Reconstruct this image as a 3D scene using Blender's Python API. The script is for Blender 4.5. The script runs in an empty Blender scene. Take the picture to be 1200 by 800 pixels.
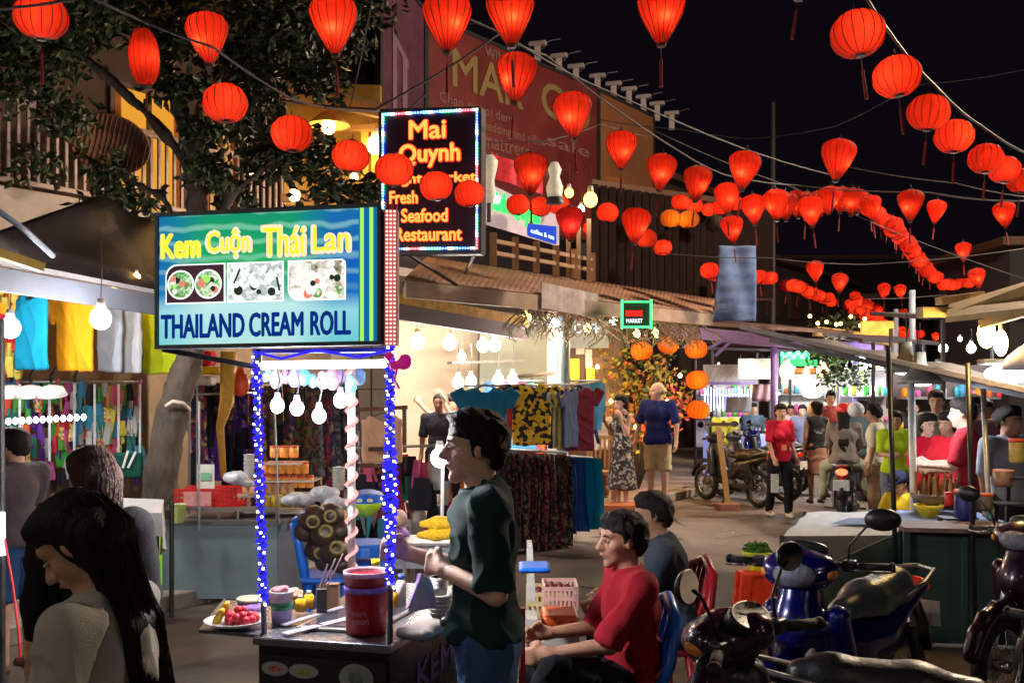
import bpy, math, random
import numpy as np
from mathutils import Vector, Matrix

# ------------------------------------------------------------------ camera, world, exposure
SC = bpy.context.scene
F, CZ, HZ = 1166.67, 1.78, 455.0
cam = bpy.data.objects.new('camera', bpy.data.cameras.new('camera'))
SC.collection.objects.link(cam)
cam.location = (0, 0, CZ)
cam.rotation_euler = (math.radians(90), 0, 0)
cam.data.lens = 35.0
cam.data.sensor_width = 36.0
cam.data.shift_y = 55.0 / 1200.0
cam.data.clip_start = 0.05
cam.data.clip_end = 3000
SC.camera = cam
wd = bpy.data.worlds.new('World')
SC.world = wd
wd.use_nodes = True
_bg = wd.node_tree.nodes['Background']
_sky = wd.node_tree.nodes.new('ShaderNodeTexSky')
_sky.sky_type = 'NISHITA'
_sky.sun_disc = False
_sky.sun_elevation = math.radians(-9.5)
_sky.sun_rotation = math.radians(140)
_sky.ozone_density = 4.0
_mx = wd.node_tree.nodes.new('ShaderNodeMixRGB')
_mx.blend_type = 'ADD'
_mx.inputs[0].default_value = 1.0
_mx.inputs[2].default_value = (0.022, 0.017, 0.030, 1)      # town glow in the night air
wd.node_tree.links.new(_sky.outputs[0], _mx.inputs[1])
wd.node_tree.links.new(_mx.outputs[0], _bg.inputs[0])
_bg.inputs[1].default_value = 0.09
SC.view_settings.view_transform = 'Standard'
SC.view_settings.look = 'None'
SC.view_settings.gamma = 1.0
SC.view_settings.use_curve_mapping = False
SC.view_settings.exposure = 0.6
SC.render.engine = 'CYCLES'
cy = SC.cycles
cy.use_denoising = True
cy.use_light_tree = True
cy.sample_clamp_indirect = 2.5
cy.sample_clamp_direct = 12.0
cy.max_bounces = 6
cy.diffuse_bounces = 3
cy.glossy_bounces = 3
cy.transmission_bounces = 4
cy.transparent_max_bounces = 8
cy.caustics_reflective = False
cy.caustics_refractive = False

# ------------------------------------------------------------------ helpers
def W(px, py, Y):
    return Vector(((px - 600) * Y / F, Y, CZ - (py - HZ) * Y / F))
def X(px, Y): return (px - 600) * Y / F
def Z(py, Y): return CZ - (py - HZ) * Y / F
R = random.Random(7)
U = Vector((0.562, 0.827, 0))        # along the street
N = Vector((0.827, -0.562, 0))       # across it, to the right

MATS = {}
def mat(name, col, rough=0.6, metal=0.0, var=0.18, scale=18.0, bump=0.15, emit=None, es=0.0,
        sample=True, coat=0.0, bscale=None, stretch=None, rnd=0.0, trans=0.0, spec=0.5):
    if name in MATS: return MATS[name]
    m = bpy.data.materials.new(name); m.use_nodes = True
    nt = m.node_tree; n = nt.nodes; L = nt.links
    b = n['Principled BSDF']
    b.inputs['Roughness'].default_value = rough
    b.inputs['Metallic'].default_value = metal
    b.inputs['Coat Weight'].default_value = coat
    b.inputs['Specular IOR Level'].default_value = spec
    if trans: b.inputs['Transmission Weight'].default_value = trans
    tc = n.new('ShaderNodeTexCoord')
    src = tc.outputs['Object']
    if stretch:
        mp = n.new('ShaderNodeMapping'); mp.inputs['Scale'].default_value = stretch
        L.new(src, mp.inputs[0]); src = mp.outputs[0]
    if var > 0 or rnd > 0:
        no = n.new('ShaderNodeTexNoise'); no.inputs['Scale'].default_value = scale
        no.inputs['Detail'].default_value = 6; no.inputs['Roughness'].default_value = 0.65
        L.new(src, no.inputs['Vector'])
        rp = n.new('ShaderNodeMapRange')
        rp.inputs[1].default_value = 0.3; rp.inputs[2].default_value = 0.7
        rp.inputs[3].default_value = 1 - var; rp.inputs[4].default_value = 1 + var
        L.new(no.outputs[0], rp.inputs[0])
        hs = n.new('ShaderNodeHueSaturation')
        hs.inputs['Color'].default_value = (*col, 1)
        L.new(rp.outputs[0], hs.inputs['Value'])
        if rnd > 0:
            oi = n.new('ShaderNodeObjectInfo'); r2 = n.new('ShaderNodeMapRange')
            r2.inputs[3].default_value = 0.5 - rnd; r2.inputs[4].default_value = 0.5 + rnd
            L.new(oi.outputs['Random'], r2.inputs[0]); L.new(r2.outputs[0], hs.inputs['Hue'])
        L.new(hs.outputs[0], b.inputs['Base Color'])
        r3 = n.new('ShaderNodeMapRange')
        r3.inputs[3].default_value = max(0.03, rough - 0.12); r3.inputs[4].default_value = min(1, rough + 0.12)
        L.new(no.outputs[0], r3.inputs[0]); L.new(r3.outputs[0], b.inputs['Roughness'])
    else:
        b.inputs['Base Color'].default_value = (*col, 1)
    if bump > 0:
        nb = n.new('ShaderNodeTexNoise'); nb.inputs['Scale'].default_value = bscale or scale * 3
        nb.inputs['Detail'].default_value = 5
        L.new(src, nb.inputs['Vector'])
        bp = n.new('ShaderNodeBump'); bp.inputs['Strength'].default_value = bump; bp.inputs['Distance'].default_value = 0.02
        L.new(nb.outputs[0], bp.inputs['Height']); L.new(bp.outputs[0], b.inputs['Normal'])
    if emit:
        b.inputs['Emission Color'].default_value = (*emit, 1)
        b.inputs['Emission Strength'].default_value = es
        m.cycles.emission_sampling = 'FRONT' if sample else 'NONE'
    MATS[name] = m
    return m

def glow(name, col, es, sample=True):
    if name in MATS: return MATS[name]
    m = bpy.data.materials.new(name); m.use_nodes = True
    nt = m.node_tree; nt.nodes.clear()
    o = nt.nodes.new('ShaderNodeOutputMaterial'); e = nt.nodes.new('ShaderNodeEmission')
    e.inputs[0].default_value = (*col, 1); e.inputs[1].default_value = es
    nt.links.new(e.outputs[0], o.inputs[0])
    m.cycles.emission_sampling = 'FRONT' if sample else 'NONE'
    MATS[name] = m
    return m

def silk(name, col, tr=0.75, grid=True):
    """thin lantern cloth: part of the light inside passes through it"""
    if name in MATS: return MATS[name]
    m = bpy.data.materials.new(name); m.use_nodes = True
    nt = m.node_tree; n = nt.nodes; n.clear(); L = nt.links
    o = n.new('ShaderNodeOutputMaterial'); d = n.new('ShaderNodeBsdfDiffuse'); dk_ = n.new('ShaderNodeMixRGB'); dk_.blend_type = 'MULTIPLY'; dk_.inputs[0].default_value = 1; dk_.inputs[2].default_value = (.45, .45, .45, 1); t = n.new('ShaderNodeBsdfTranslucent')
    mx = n.new('ShaderNodeMixShader'); mx.inputs[0].default_value = tr
    tc = n.new('ShaderNodeTexCoord'); no = n.new('ShaderNodeTexNoise'); no.inputs['Scale'].default_value = 22
    mp = n.new('ShaderNodeMapping'); mp.inputs['Scale'].default_value = (1, 1, 4)
    L.new(tc.outputs['Object'], mp.inputs[0]); L.new(mp.outputs[0], no.inputs['Vector'])
    hs = n.new('ShaderNodeHueSaturation'); hs.inputs['Color'].default_value = (*col, 1)
    r = n.new('ShaderNodeMapRange'); r.inputs[3].default_value = 0.75; r.inputs[4].default_value = 1.2
    oi = n.new('ShaderNodeObjectInfo'); r2 = n.new('ShaderNodeMapRange')
    r2.inputs[3].default_value = 0.5; r2.inputs[4].default_value = 1.12
    ml = n.new('ShaderNodeMath'); ml.operation = 'MULTIPLY'
    L.new(no.outputs[0], r.inputs[0]); L.new(oi.outputs['Random'], r2.inputs[0])
    L.new(r.outputs[0], ml.inputs[0]); L.new(r2.outputs[0], ml.inputs[1]); L.new(ml.outputs[0], hs.inputs['Value'])
    L.new(hs.outputs[0], dk_.inputs[1]); L.new(dk_.outputs[0], d.inputs[0]); L.new(hs.outputs[0], t.inputs[0])
    L.new(d.outputs[0], mx.inputs[1]); L.new(t.outputs[0], mx.inputs[2]); L.new(mx.outputs[0], o.inputs[0])
    MATS[name] = m
    return m

def pattern(name, cols, scale=14, kind='voronoi', rough=0.8):
    """printed cloth: a few colours in spots, shifted from garment to garment"""
    if name in MATS: return MATS[name]
    m = bpy.data.materials.new(name); m.use_nodes = True
    nt = m.node_tree; n = nt.nodes; L = nt.links
    b = n['Principled BSDF']; b.inputs['Roughness'].default_value = rough
    tc = n.new('ShaderNodeTexCoord'); oi = n.new('ShaderNodeObjectInfo')
    ad = n.new('ShaderNodeVectorMath'); ad.operation = 'ADD'
    sc = n.new('ShaderNodeMath'); sc.operation = 'MULTIPLY'; sc.inputs[1].default_value = 37.0
    L.new(oi.outputs['Random'], sc.inputs[0]); L.new(tc.outputs['Object'], ad.inputs[0]); L.new(sc.outputs[0], ad.inputs[1])
    if kind == 'voronoi':
        t = n.new('ShaderNodeTexVoronoi'); t.inputs['Scale'].default_value = scale
        out = t.outputs['Color']
    else:
        t = n.new('ShaderNodeTexNoise'); t.inputs['Scale'].default_value = scale; t.inputs['Detail'].default_value = 2
        out = t.outputs[0]
    L.new(ad.outputs[0], t.inputs['Vector'])
    rp = n.new('ShaderNodeValToRGB'); rp.color_ramp.interpolation = 'CONSTANT'
    while len(rp.color_ramp.elements) < len(cols): rp.color_ramp.elements.new(0.5)
    for i, c in enumerate(cols):
        e = rp.color_ramp.elements[i]
        e.position = i / len(cols) if kind == 'voronoi' else 0.3 + 0.4 * i / len(cols)
        e.color = (*c, 1)
    L.new(out, rp.inputs[0])
    L.new(rp.outputs[0], b.inputs['Base Color'])
    MATS[name] = m
    return m

ORG = {}
def org(o): return ORG.get(o.name, Matrix.Identity(4))
def link(o): SC.collection.objects.link(o); return o
def tag(o, label=None, cat=None, group=None, kind=None):
    if label: o['label'] = label
    if cat: o['category'] = cat
    if group: o['group'] = group
    if kind: o['kind'] = kind
    return o
def thing(name, label, cat, loc=(0, 0, 0), group=None, rot=0.0, R3=None, s=1.0):
    o = bpy.data.objects.new(name, None); link(o)
    o.empty_display_size = 0.1
    M = Matrix.Translation(Vector(loc)) @ (R3.to_4x4() if R3 else Matrix.Rotation(rot, 4, 'Z')) @ Matrix.Scale(s, 4)
    o.matrix_world = M
    ORG[o.name] = M
    return tag(o, label, cat, group)

def setmesh(name, V, Fc, mats, mi=None, smooth=False):
    me = bpy.data.meshes.new(name)
    me.from_pydata([tuple(v) for v in V], [], [tuple(f) for f in Fc])
    for m in (mats if isinstance(mats, (list, tuple)) else [mats]): me.materials.append(m)
    if mi is not None and len(mi): me.polygons.foreach_set('material_index', mi)
    if smooth: me.polygons.foreach_set('use_smooth', [True] * len(me.polygons))
    me.update()
    return me

def place(name, me, parent=None, bevel=0.0):
    o = bpy.data.objects.new(name, me); link(o)
    if parent is not None:
        o.parent = parent; ORG[o.name] = org(parent)
    if bevel:
        b = o.modifiers.new('bevel', 'BEVEL'); b.width = bevel; b.segments = 2; b.limit_method = 'ANGLE'
    return o

def rebase(V, parent, local):
    V = np.asarray(V, dtype=float)
    if parent is not None:
        if local: return V, None
        Mi = np.array(org(parent).inverted())
        return V @ Mi[:3, :3].T + Mi[:3, 3], None
    if local: return V, Vector((0, 0, 0))
    c = Vector(((V[:, 0].min() + V[:, 0].max()) / 2, (V[:, 1].min() + V[:, 1].max()) / 2, V[:, 2].min()))
    return V - np.array(c), c

class MB:
    def __init__(s): s.v = []; s.f = []; s.m = []; s.c = 0
    def mi(s, i): s.c = i; return s
    def add(s, vs, fs):
        o = len(s.v); s.v += [tuple(v) for v in vs]
        s.f += [tuple(i + o for i in f) for f in fs]; s.m += [s.c] * len(fs); return s
    def box(s, c, d, rot=None):
        M = rot if isinstance(rot, Matrix) else Matrix.Rotation(rot or 0, 3, 'Z')
        c = Vector(c); v = [c + M @ Vector((x * d[0] / 2, y * d[1] / 2, z * d[2] / 2)) for x in (-1, 1) for y in (-1, 1) for z in (-1, 1)]
        return s.add(v, [(0, 1, 3, 2), (4, 6, 7, 5), (0, 4, 5, 1), (2, 3, 7, 6), (0, 2, 6, 4), (1, 5, 7, 3)])
    def beam(s, a, b, w, h, up=(0, 0, 1)):
        a = Vector(a); b = Vector(b); d = (b - a).normalized(); r = d.cross(Vector(up)).normalized(); u = r.cross(d)
        v = [p + r * x * w / 2 + u * z * h / 2 for p in (a, b) for x, z in ((-1, -1), (1, -1), (1, 1), (-1, 1))]
        return s.add(v, [(3, 2, 1, 0), (4, 5, 6, 7), (0, 1, 5, 4), (1, 2, 6, 5), (2, 3, 7, 6), (3, 0, 4, 7)])
    def cyl(s, p0, p1, r0, r1=None, n=10, cap=True):
        r1 = r0 if r1 is None else r1
        p0 = Vector(p0); p1 = Vector(p1); d = (p1 - p0).normalized()
        a = d.orthogonal().normalized(); b = d.cross(a)
        v = []
        for p, r in ((p0, r0), (p1, r1)):
            v += [p + (a * math.cos(t) + b * math.sin(t)) * r for t in [2 * math.pi * i / n for i in range(n)]]
        f = [(i, (i + 1) % n, n + (i + 1) % n, n + i) for i in range(n)]
        if cap: f += [tuple(range(n - 1, -1, -1)), tuple(range(n, 2 * n))]
        return s.add(v, f)
    def tube(s, pts, r, n=6):
        pts = [Vector(p) for p in pts]; m = len(pts); v = []; a = None
        rr = r if isinstance(r, (list, tuple)) else [r] * m
        for i, p in enumerate(pts):
            d = (pts[min(i + 1, m - 1)] - pts[max(i - 1, 0)]).normalized()
            a = d.orthogonal().normalized() if a is None else (a - d * a.dot(d)).normalized()
            b = d.cross(a)
            v += [p + (a * math.cos(t) + b * math.sin(t)) * rr[i] for t in [2 * math.pi * j / n for j in range(n)]]
        f = [(i * n + j, i * n + (j + 1) % n, (i + 1) * n + (j + 1) % n, (i + 1) * n + j) for i in range(m - 1) for j in range(n)]
        f += [tuple(range(n - 1, -1, -1)), tuple(range((m - 1) * n, m * n))]
        return s.add(v, f)
    def lathe(s, c, prof, n=16, rot=None):
        c = Vector(c); M = rot or Matrix.Identity(3); v = []
        for r, z in prof:
            v += [c + M @ Vector((r * math.cos(2 * math.pi * i / n), r * math.sin(2 * math.pi * i / n), z)) for i in range(n)]
        m = len(prof)
        f = [(i * n + j, i * n + (j + 1) % n, (i + 1) * n + (j + 1) % n, (i + 1) * n + j) for i in range(m - 1) for j in range(n)]
        if prof[0][0] > 1e-5: f.append(tuple(range(n - 1, -1, -1)))
        if prof[-1][0] > 1e-5: f.append(tuple(range((m - 1) * n, m * n)))
        return s.add(v, f)
    def ball(s, c, r, n=10, rot=None):
        r = (r, r, r) if not isinstance(r, (tuple, list)) else r
        k = max(4, n // 2 + 1)
        pr = [(math.sin(math.pi * i / k), -math.cos(math.pi * i / k)) for i in range(k + 1)]
        M = (rot or Matrix.Identity(3)) @ Matrix.Diagonal(r)
        pr[0] = (0.001, -1); pr[-1] = (0.001, 1)
        return s.lathe(c, pr, n, M)
    def poly(s, pts): return s.add(pts, [tuple(range(len(pts)))])
    def prism(s, pts, vec):
        pts = [Vector(p) for p in pts]; vec = Vector(vec); n = len(pts)
        f = [tuple(range(n - 1, -1, -1)), tuple(range(n, 2 * n))] + [(i, (i + 1) % n, n + (i + 1) % n, n + i) for i in range(n)]
        return s.add(pts + [p + vec for p in pts], f)
    def grid(s, fn, nu, nv, thick=0.0):
        v = [fn(i / nu, j / nv) for j in range(nv + 1) for i in range(nu + 1)]
        f = [(j * (nu + 1) + i, j * (nu + 1) + i + 1, (j + 1) * (nu + 1) + i + 1, (j + 1) * (nu + 1) + i) for j in range(nv) for i in range(nu)]
        return s.add(v, f)
    def build(s, name, mats, parent=None, smooth=False, bevel=0.0, local=False):
        V, c = rebase(s.v, parent, local)
        o = place(name, setmesh(name, V, s.f, mats, s.m, smooth), parent, bevel)
        if c is not None: o.location = c; ORG[o.name] = Matrix.Translation(c)
        return o

def copy_tree(o, parent=None, M=None):
    c = o.copy(); link(c)
    if parent is not None: c.parent = parent
    if M is not None: c.matrix_world = M; 
    ORG[c.name] = M if M is not None else (org(parent) if parent else org(o))
    for ch in KIDS(o): copy_tree(ch, c)
    return c
def KIDS(o): return [x for x in o.children]

# ---- smooth solids: distance fields turned into one closed surface
def _seg(P, a, b, r0, r1):
    ab = b - a; t = np.clip(((P - a) @ ab) / max(float(ab @ ab), 1e-9), 0, 1)
    return np.linalg.norm(P - a - t[..., None] * ab, axis=-1) - (r0 + (r1 - r0) * t)
def _ell(P, c, r, M):
    q = P - c
    if M is not None: q = q @ M
    k0 = np.linalg.norm(q / r, axis=-1); k1 = np.linalg.norm(q / (r * r), axis=-1)
    return k0 * (k0 - 1) / np.maximum(k1, 1e-6)
def _box(P, c, h, M, rd):
    q = P - c
    if M is not None: q = q @ M
    q = np.abs(q) - (h - rd)
    return np.linalg.norm(np.maximum(q, 0), axis=-1) + np.minimum(q.max(axis=-1), 0) - rd
def A3(v): return np.array(v, dtype=np.float64)
def sdf(prims, vox, k=0.03, sub=(), cut=()):
    lo = []; hi = []
    for p in prims:
        if p[0] == 'c': a, b, r = A3(p[1]), A3(p[2]), max(p[3], p[4]); lo.append(np.minimum(a, b) - r); hi.append(np.maximum(a, b) + r)
        else: c, r = A3(p[1]), np.linalg.norm(A3(p[2])) if p[3] is not None else A3(p[2]); lo.append(c - r); hi.append(c + r)
    lo = np.array(lo); hi = np.array(hi); m = 3 * vox + k * 0.3
    g0 = lo.min(0) - m; g1 = hi.max(0) + m
    n = np.ceil((g1 - g0) / vox).astype(int) + 1
    D = np.full(n, 1.0)
    def region(l, h, mm):
        i0 = np.clip(np.floor((l - mm - g0) / vox).astype(int), 0, n - 1); i1 = np.clip(np.ceil((h + mm - g0) / vox).astype(int) + 1, 1, n)
        ax = [g0[a] + vox * np.arange(i0[a], i1[a]) for a in range(3)]
        return tuple(slice(i0[a], i1[a]) for a in range(3)), np.stack(np.meshgrid(*ax, indexing='ij'), -1)
    def ev(p, P):
        if p[0] == 'c': return _seg(P, A3(p[1]), A3(p[2]), p[3], p[4])
        M = None if p[3] is None else np.array(p[3])
        if p[0] == 'e': return _ell(P, A3(p[1]), A3(p[2]), M)
        return _box(P, A3(p[1]), A3(p[2]), M, p[4])
    for p, l, h in zip(prims, lo, hi):
        sl, P = region(l, h, k + 3 * vox)
        d = ev(p, P); o = D[sl]
        hh = np.maximum(k - np.abs(o - d), 0) / k
        D[sl] = np.minimum(o, d) - hh * hh * k * 0.25
    if sub or cut:
        for p in sub:
            r_ = np.linalg.norm(A3(p[2])) if p[0] != 'c' else p[3]
            q0, q1 = (A3(p[1]), A3(p[1])) if p[0] != 'c' else (np.minimum(A3(p[1]), A3(p[2])), np.maximum(A3(p[1]), A3(p[2])))
            sl, P = region(q0 - r_, q1 + r_, 4 * vox)
            if P.size: D[sl] = np.maximum(D[sl], -ev(p, P))
        for pt, nr in cut:
            sl, P = region(g0, g1, 0); D = np.maximum(D, (P - A3(pt)) @ A3(nr))
    # surface nets
    ins = D < 0
    c8 = [(i, j, l) for i in (0, 1) for j in (0, 1) for l in (0, 1)]
    sh = tuple(x - 1 for x in n)
    def S(A, o): return A[o[0]:o[0] + sh[0], o[1]:o[1] + sh[1], o[2]:o[2] + sh[2]]
    cnt = sum(S(ins, o).astype(np.int8) for o in c8)
    cells = np.argwhere((cnt > 0) & (cnt < 8))
    if len(cells) == 0: return np.zeros((0, 3)), np.zeros((0, 4), int)
    idx = -np.ones(sh, dtype=int); idx[cells[:, 0], cells[:, 1], cells[:, 2]] = np.arange(len(cells))
    acc = np.zeros((len(cells), 3)); num = np.zeros(len(cells))
    for a in c8:
        for ax in range(3):
            if a[ax]: continue
            b = list(a); b[ax] = 1
            da = D[cells[:, 0] + a[0], cells[:, 1] + a[1], cells[:, 2] + a[2]]
            db = D[cells[:, 0] + b[0], cells[:, 1] + b[1], cells[:, 2] + b[2]]
            x = (da < 0) != (db < 0)
            t = np.where(x, da / np.where(x, da - db, 1), 0)
            p = np.tile(np.array(a, float), (len(cells), 1)); p[:, ax] += t
            acc[x] += p[x]; num += x
    V = g0 + vox * (cells + acc / num[:, None])
    Q = []
    for ax in range(3):
        b1, b2 = (ax + 1) % 3, (ax + 2) % 3
        s0 = [slice(None)] * 3; s1 = [slice(None)] * 3; s0[ax] = slice(0, -1); s1[ax] = slice(1, None)
        A, B = ins[tuple(s0)], ins[tuple(s1)]
        e = np.argwhere(A != B)
        e = e[(e[:, b1] > 0) & (e[:, b2] > 0) & (e[:, b1] < n[b1] - 1) & (e[:, b2] < n[b2] - 1)]
        sg = A[e[:, 0], e[:, 1], e[:, 2]]
        def ci(d1, d2):
            q = e.copy(); q[:, b1] -= d1; q[:, b2] -= d2
            return idx[q[:, 0], q[:, 1], q[:, 2]]
        q = np.stack([ci(1, 1), ci(0, 1), ci(0, 0), ci(1, 0)], 1)
        q[~sg] = q[~sg][:, ::-1]
        Q.append(q)
    return V, np.concatenate(Q)

def relax(V, Q, it=1):
    for _ in range(it):
        s = np.zeros_like(V); c = np.zeros(len(V))
        for a, b in ((0, 1), (1, 2), (2, 3), (3, 0)):
            np.add.at(s, Q[:, a], V[Q[:, b]]); np.add.at(c, Q[:, a], 1)
            np.add.at(s, Q[:, b], V[Q[:, a]]); np.add.at(c, Q[:, b], 1)
        V = V * 0.5 + 0.5 * s / np.maximum(c, 1)[:, None]
    return V

def wrinkle(V, Q, amp, fr=22.0, seed=0, dirz=0.5):
    nr = np.zeros_like(V)
    fn = np.cross(V[Q[:, 2]] - V[Q[:, 0]], V[Q[:, 3]] - V[Q[:, 1]])
    for a in range(4): np.add.at(nr, Q[:, a], fn)
    nr /= np.maximum(np.linalg.norm(nr, axis=1), 1e-9)[:, None]
    r = random.Random(seed); d = np.zeros(len(V))
    w = V + 0.05 * np.sin(V[:, [1, 2, 0]] * fr * 0.5 + r.random() * 6)
    for i in range(5):
        u = np.array([r.uniform(-1, 1), r.uniform(-1, 1), r.uniform(-1, 1) * dirz]); u /= np.linalg.norm(u)
        ph = (w @ u) * fr * r.uniform(0.5, 1.5) + r.random() * 6
        d += (np.sin(ph) * .5 + (.6 - 1.6 * np.abs(np.sin(ph * .5 + 1)) ** .6)) / 5       # rounded swells and sharper creases
    d = np.clip((d - d.mean()) / max(d.std(), 1e-6), -1.6, 2.2)
    return V + nr * (amp * (.35 * d + .34))[:, None]

def blob(name, prims, mats, parent=None, vox=0.01, k=0.03, sub=(), cut=(), wr=0.0, local=True, it=1, seed=0, fr=22.0):
    V, Q = sdf(prims, vox, k, sub, cut)
    if it: V = relax(V, Q, it)
    if wr: V = wrinkle(V, Q, wr, fr, seed)
    V, c = rebase(V, parent, local)
    me = bpy.data.meshes.new(name)
    me.from_pydata(V.tolist(), [], Q.tolist())
    for m in (mats if isinstance(mats, (list, tuple)) else [mats]): me.materials.append(m)
    me.polygons.foreach_set('use_smooth', [True] * len(me.polygons)); me.update()
    o = place(name, me, parent)
    if c is not None: o.location = c; ORG[o.name] = Matrix.Translation(c)
    return o

# ---- lettering, made first and used later
TXT = {}
def letters(s, bold=0.0, ex=0.0):
    key = (s, bold, ex)
    if key in TXT: return TXT[key]
    cu = bpy.data.curves.new('lettering', 'FONT'); cu.body = s; cu.size = 1; cu.offset = bold; cu.extrude = ex; cu.resolution_u = 3
    ob = bpy.data.objects.new('lettering', cu); link(ob)
    dg = bpy.context.evaluated_depsgraph_get()
    me = bpy.data.meshes.new_from_object(ob.evaluated_get(dg))
    V = np.array([v.co for v in me.vertices]); Fc = [tuple(p.vertices) for p in me.polygons]
    bpy.data.objects.remove(ob); bpy.data.meshes.remove(me); bpy.data.curves.remove(cu)
    V[:, 0] -= V[:, 0].min(); V[:, 1] -= V[:, 1].min()
    TXT[key] = (V, Fc)
    return TXT[key]
def put_text(mb, s, o, r, u, w, h, bold=0.0, ex=0.0):
    """letters s filling a box w by h from corner o along r and u, raised towards the viewer"""
    V, Fc = letters(s, 0.0, ex)
    o = Vector(o); r = Vector(r).normalized(); u = Vector(u).normalized(); nn = r.cross(u)
    sx = w / V[:, 0].max(); sy = h / V[:, 1].max(); bw = bold * h * 1.1
    sh_ = [(0, 0)] if bold <= 0 else [(-1, 0), (1, 0), (0, -1), (0, 1), (-.7, -.7), (.7, .7), (-.7, .7), (.7, -.7)]
    for i, (dx, dy) in enumerate(sh_):      # heavier strokes: the same outline laid a little round itself
        mb.add([o + r * (v[0] * sx + dx * bw) + u * (v[1] * sy + dy * bw) + nn * (v[2] * sx + i * .00015) for v in V], Fc)
    return mb
# ------------------------------------------------------------------ shared materials
skin = mat('skin', (0.46, 0.26, 0.17), 0.52, var=0.22, scale=14, bump=0.18, bscale=150, spec=0.4)
skin_pale = mat('skin_pale', (0.58, 0.35, 0.26), 0.52, var=0.22, scale=14, bump=0.18, bscale=150, spec=0.4)
skin_dark = mat('skin_dark', (0.33, 0.17, 0.105), 0.52, var=0.22, scale=14, bump=0.18, bscale=150, spec=0.4)
hair_black = mat('hair_black', (0.009, 0.006, 0.006), 0.6, spec=.16, var=0.3, scale=60, bump=0.5, bscale=70, stretch=(3, 3, .35))
hair_brown = mat('hair_brown', (0.05, 0.022, 0.016), 0.6, spec=.2, var=0.35, scale=60, bump=0.8, bscale=70, stretch=(3, 3, .35))
hair_grey = mat('hair_grey', (0.20, 0.17, 0.15), 0.6, var=0.2, bump=0.5)
eye_white = mat('eye_white', (0.42, 0.40, 0.38), 0.2, var=0, bump=0)
eye_dark = mat('eye_dark', (0.01, 0.007, 0.006), 0.1, var=0, bump=0)
lip = mat('lip', (0.36, 0.12, 0.10), 0.45, var=0.05, bump=0)
black = mat('black_plastic', (0.012, 0.012, 0.014), 0.4, bump=0.05)
rubber = mat('rubber', (0.012, 0.012, 0.012), 0.75, bump=0.3, scale=40)
chrome = mat('chrome', (0.55, 0.55, 0.57), 0.22, 1.0, bump=0.02)
steel = mat('steel', (0.42, 0.43, 0.45), 0.34, 0.9, bump=0.1, scale=9)
darkmetal = mat('dark_metal', (0.05, 0.05, 0.055), 0.5, 0.6, bump=0.1)
white_pl = mat('white_plastic', (0.75, 0.75, 0.74), 0.4, bump=0.03)
red_pl = mat('red_plastic', (0.55, 0.02, 0.02), 0.35, bump=0.03)
blue_pl = mat('blue_plastic', (0.01, 0.13, 0.62), 0.35, bump=0.03)
def cloth(name, col, **kw):
    kw.setdefault('bump', 0.35); kw.setdefault('bscale', 260); kw.setdefault('var', 0.12); kw.setdefault('scale', 7)
    return mat(name, col, 0.9, spec=0.2, **kw)

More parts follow.
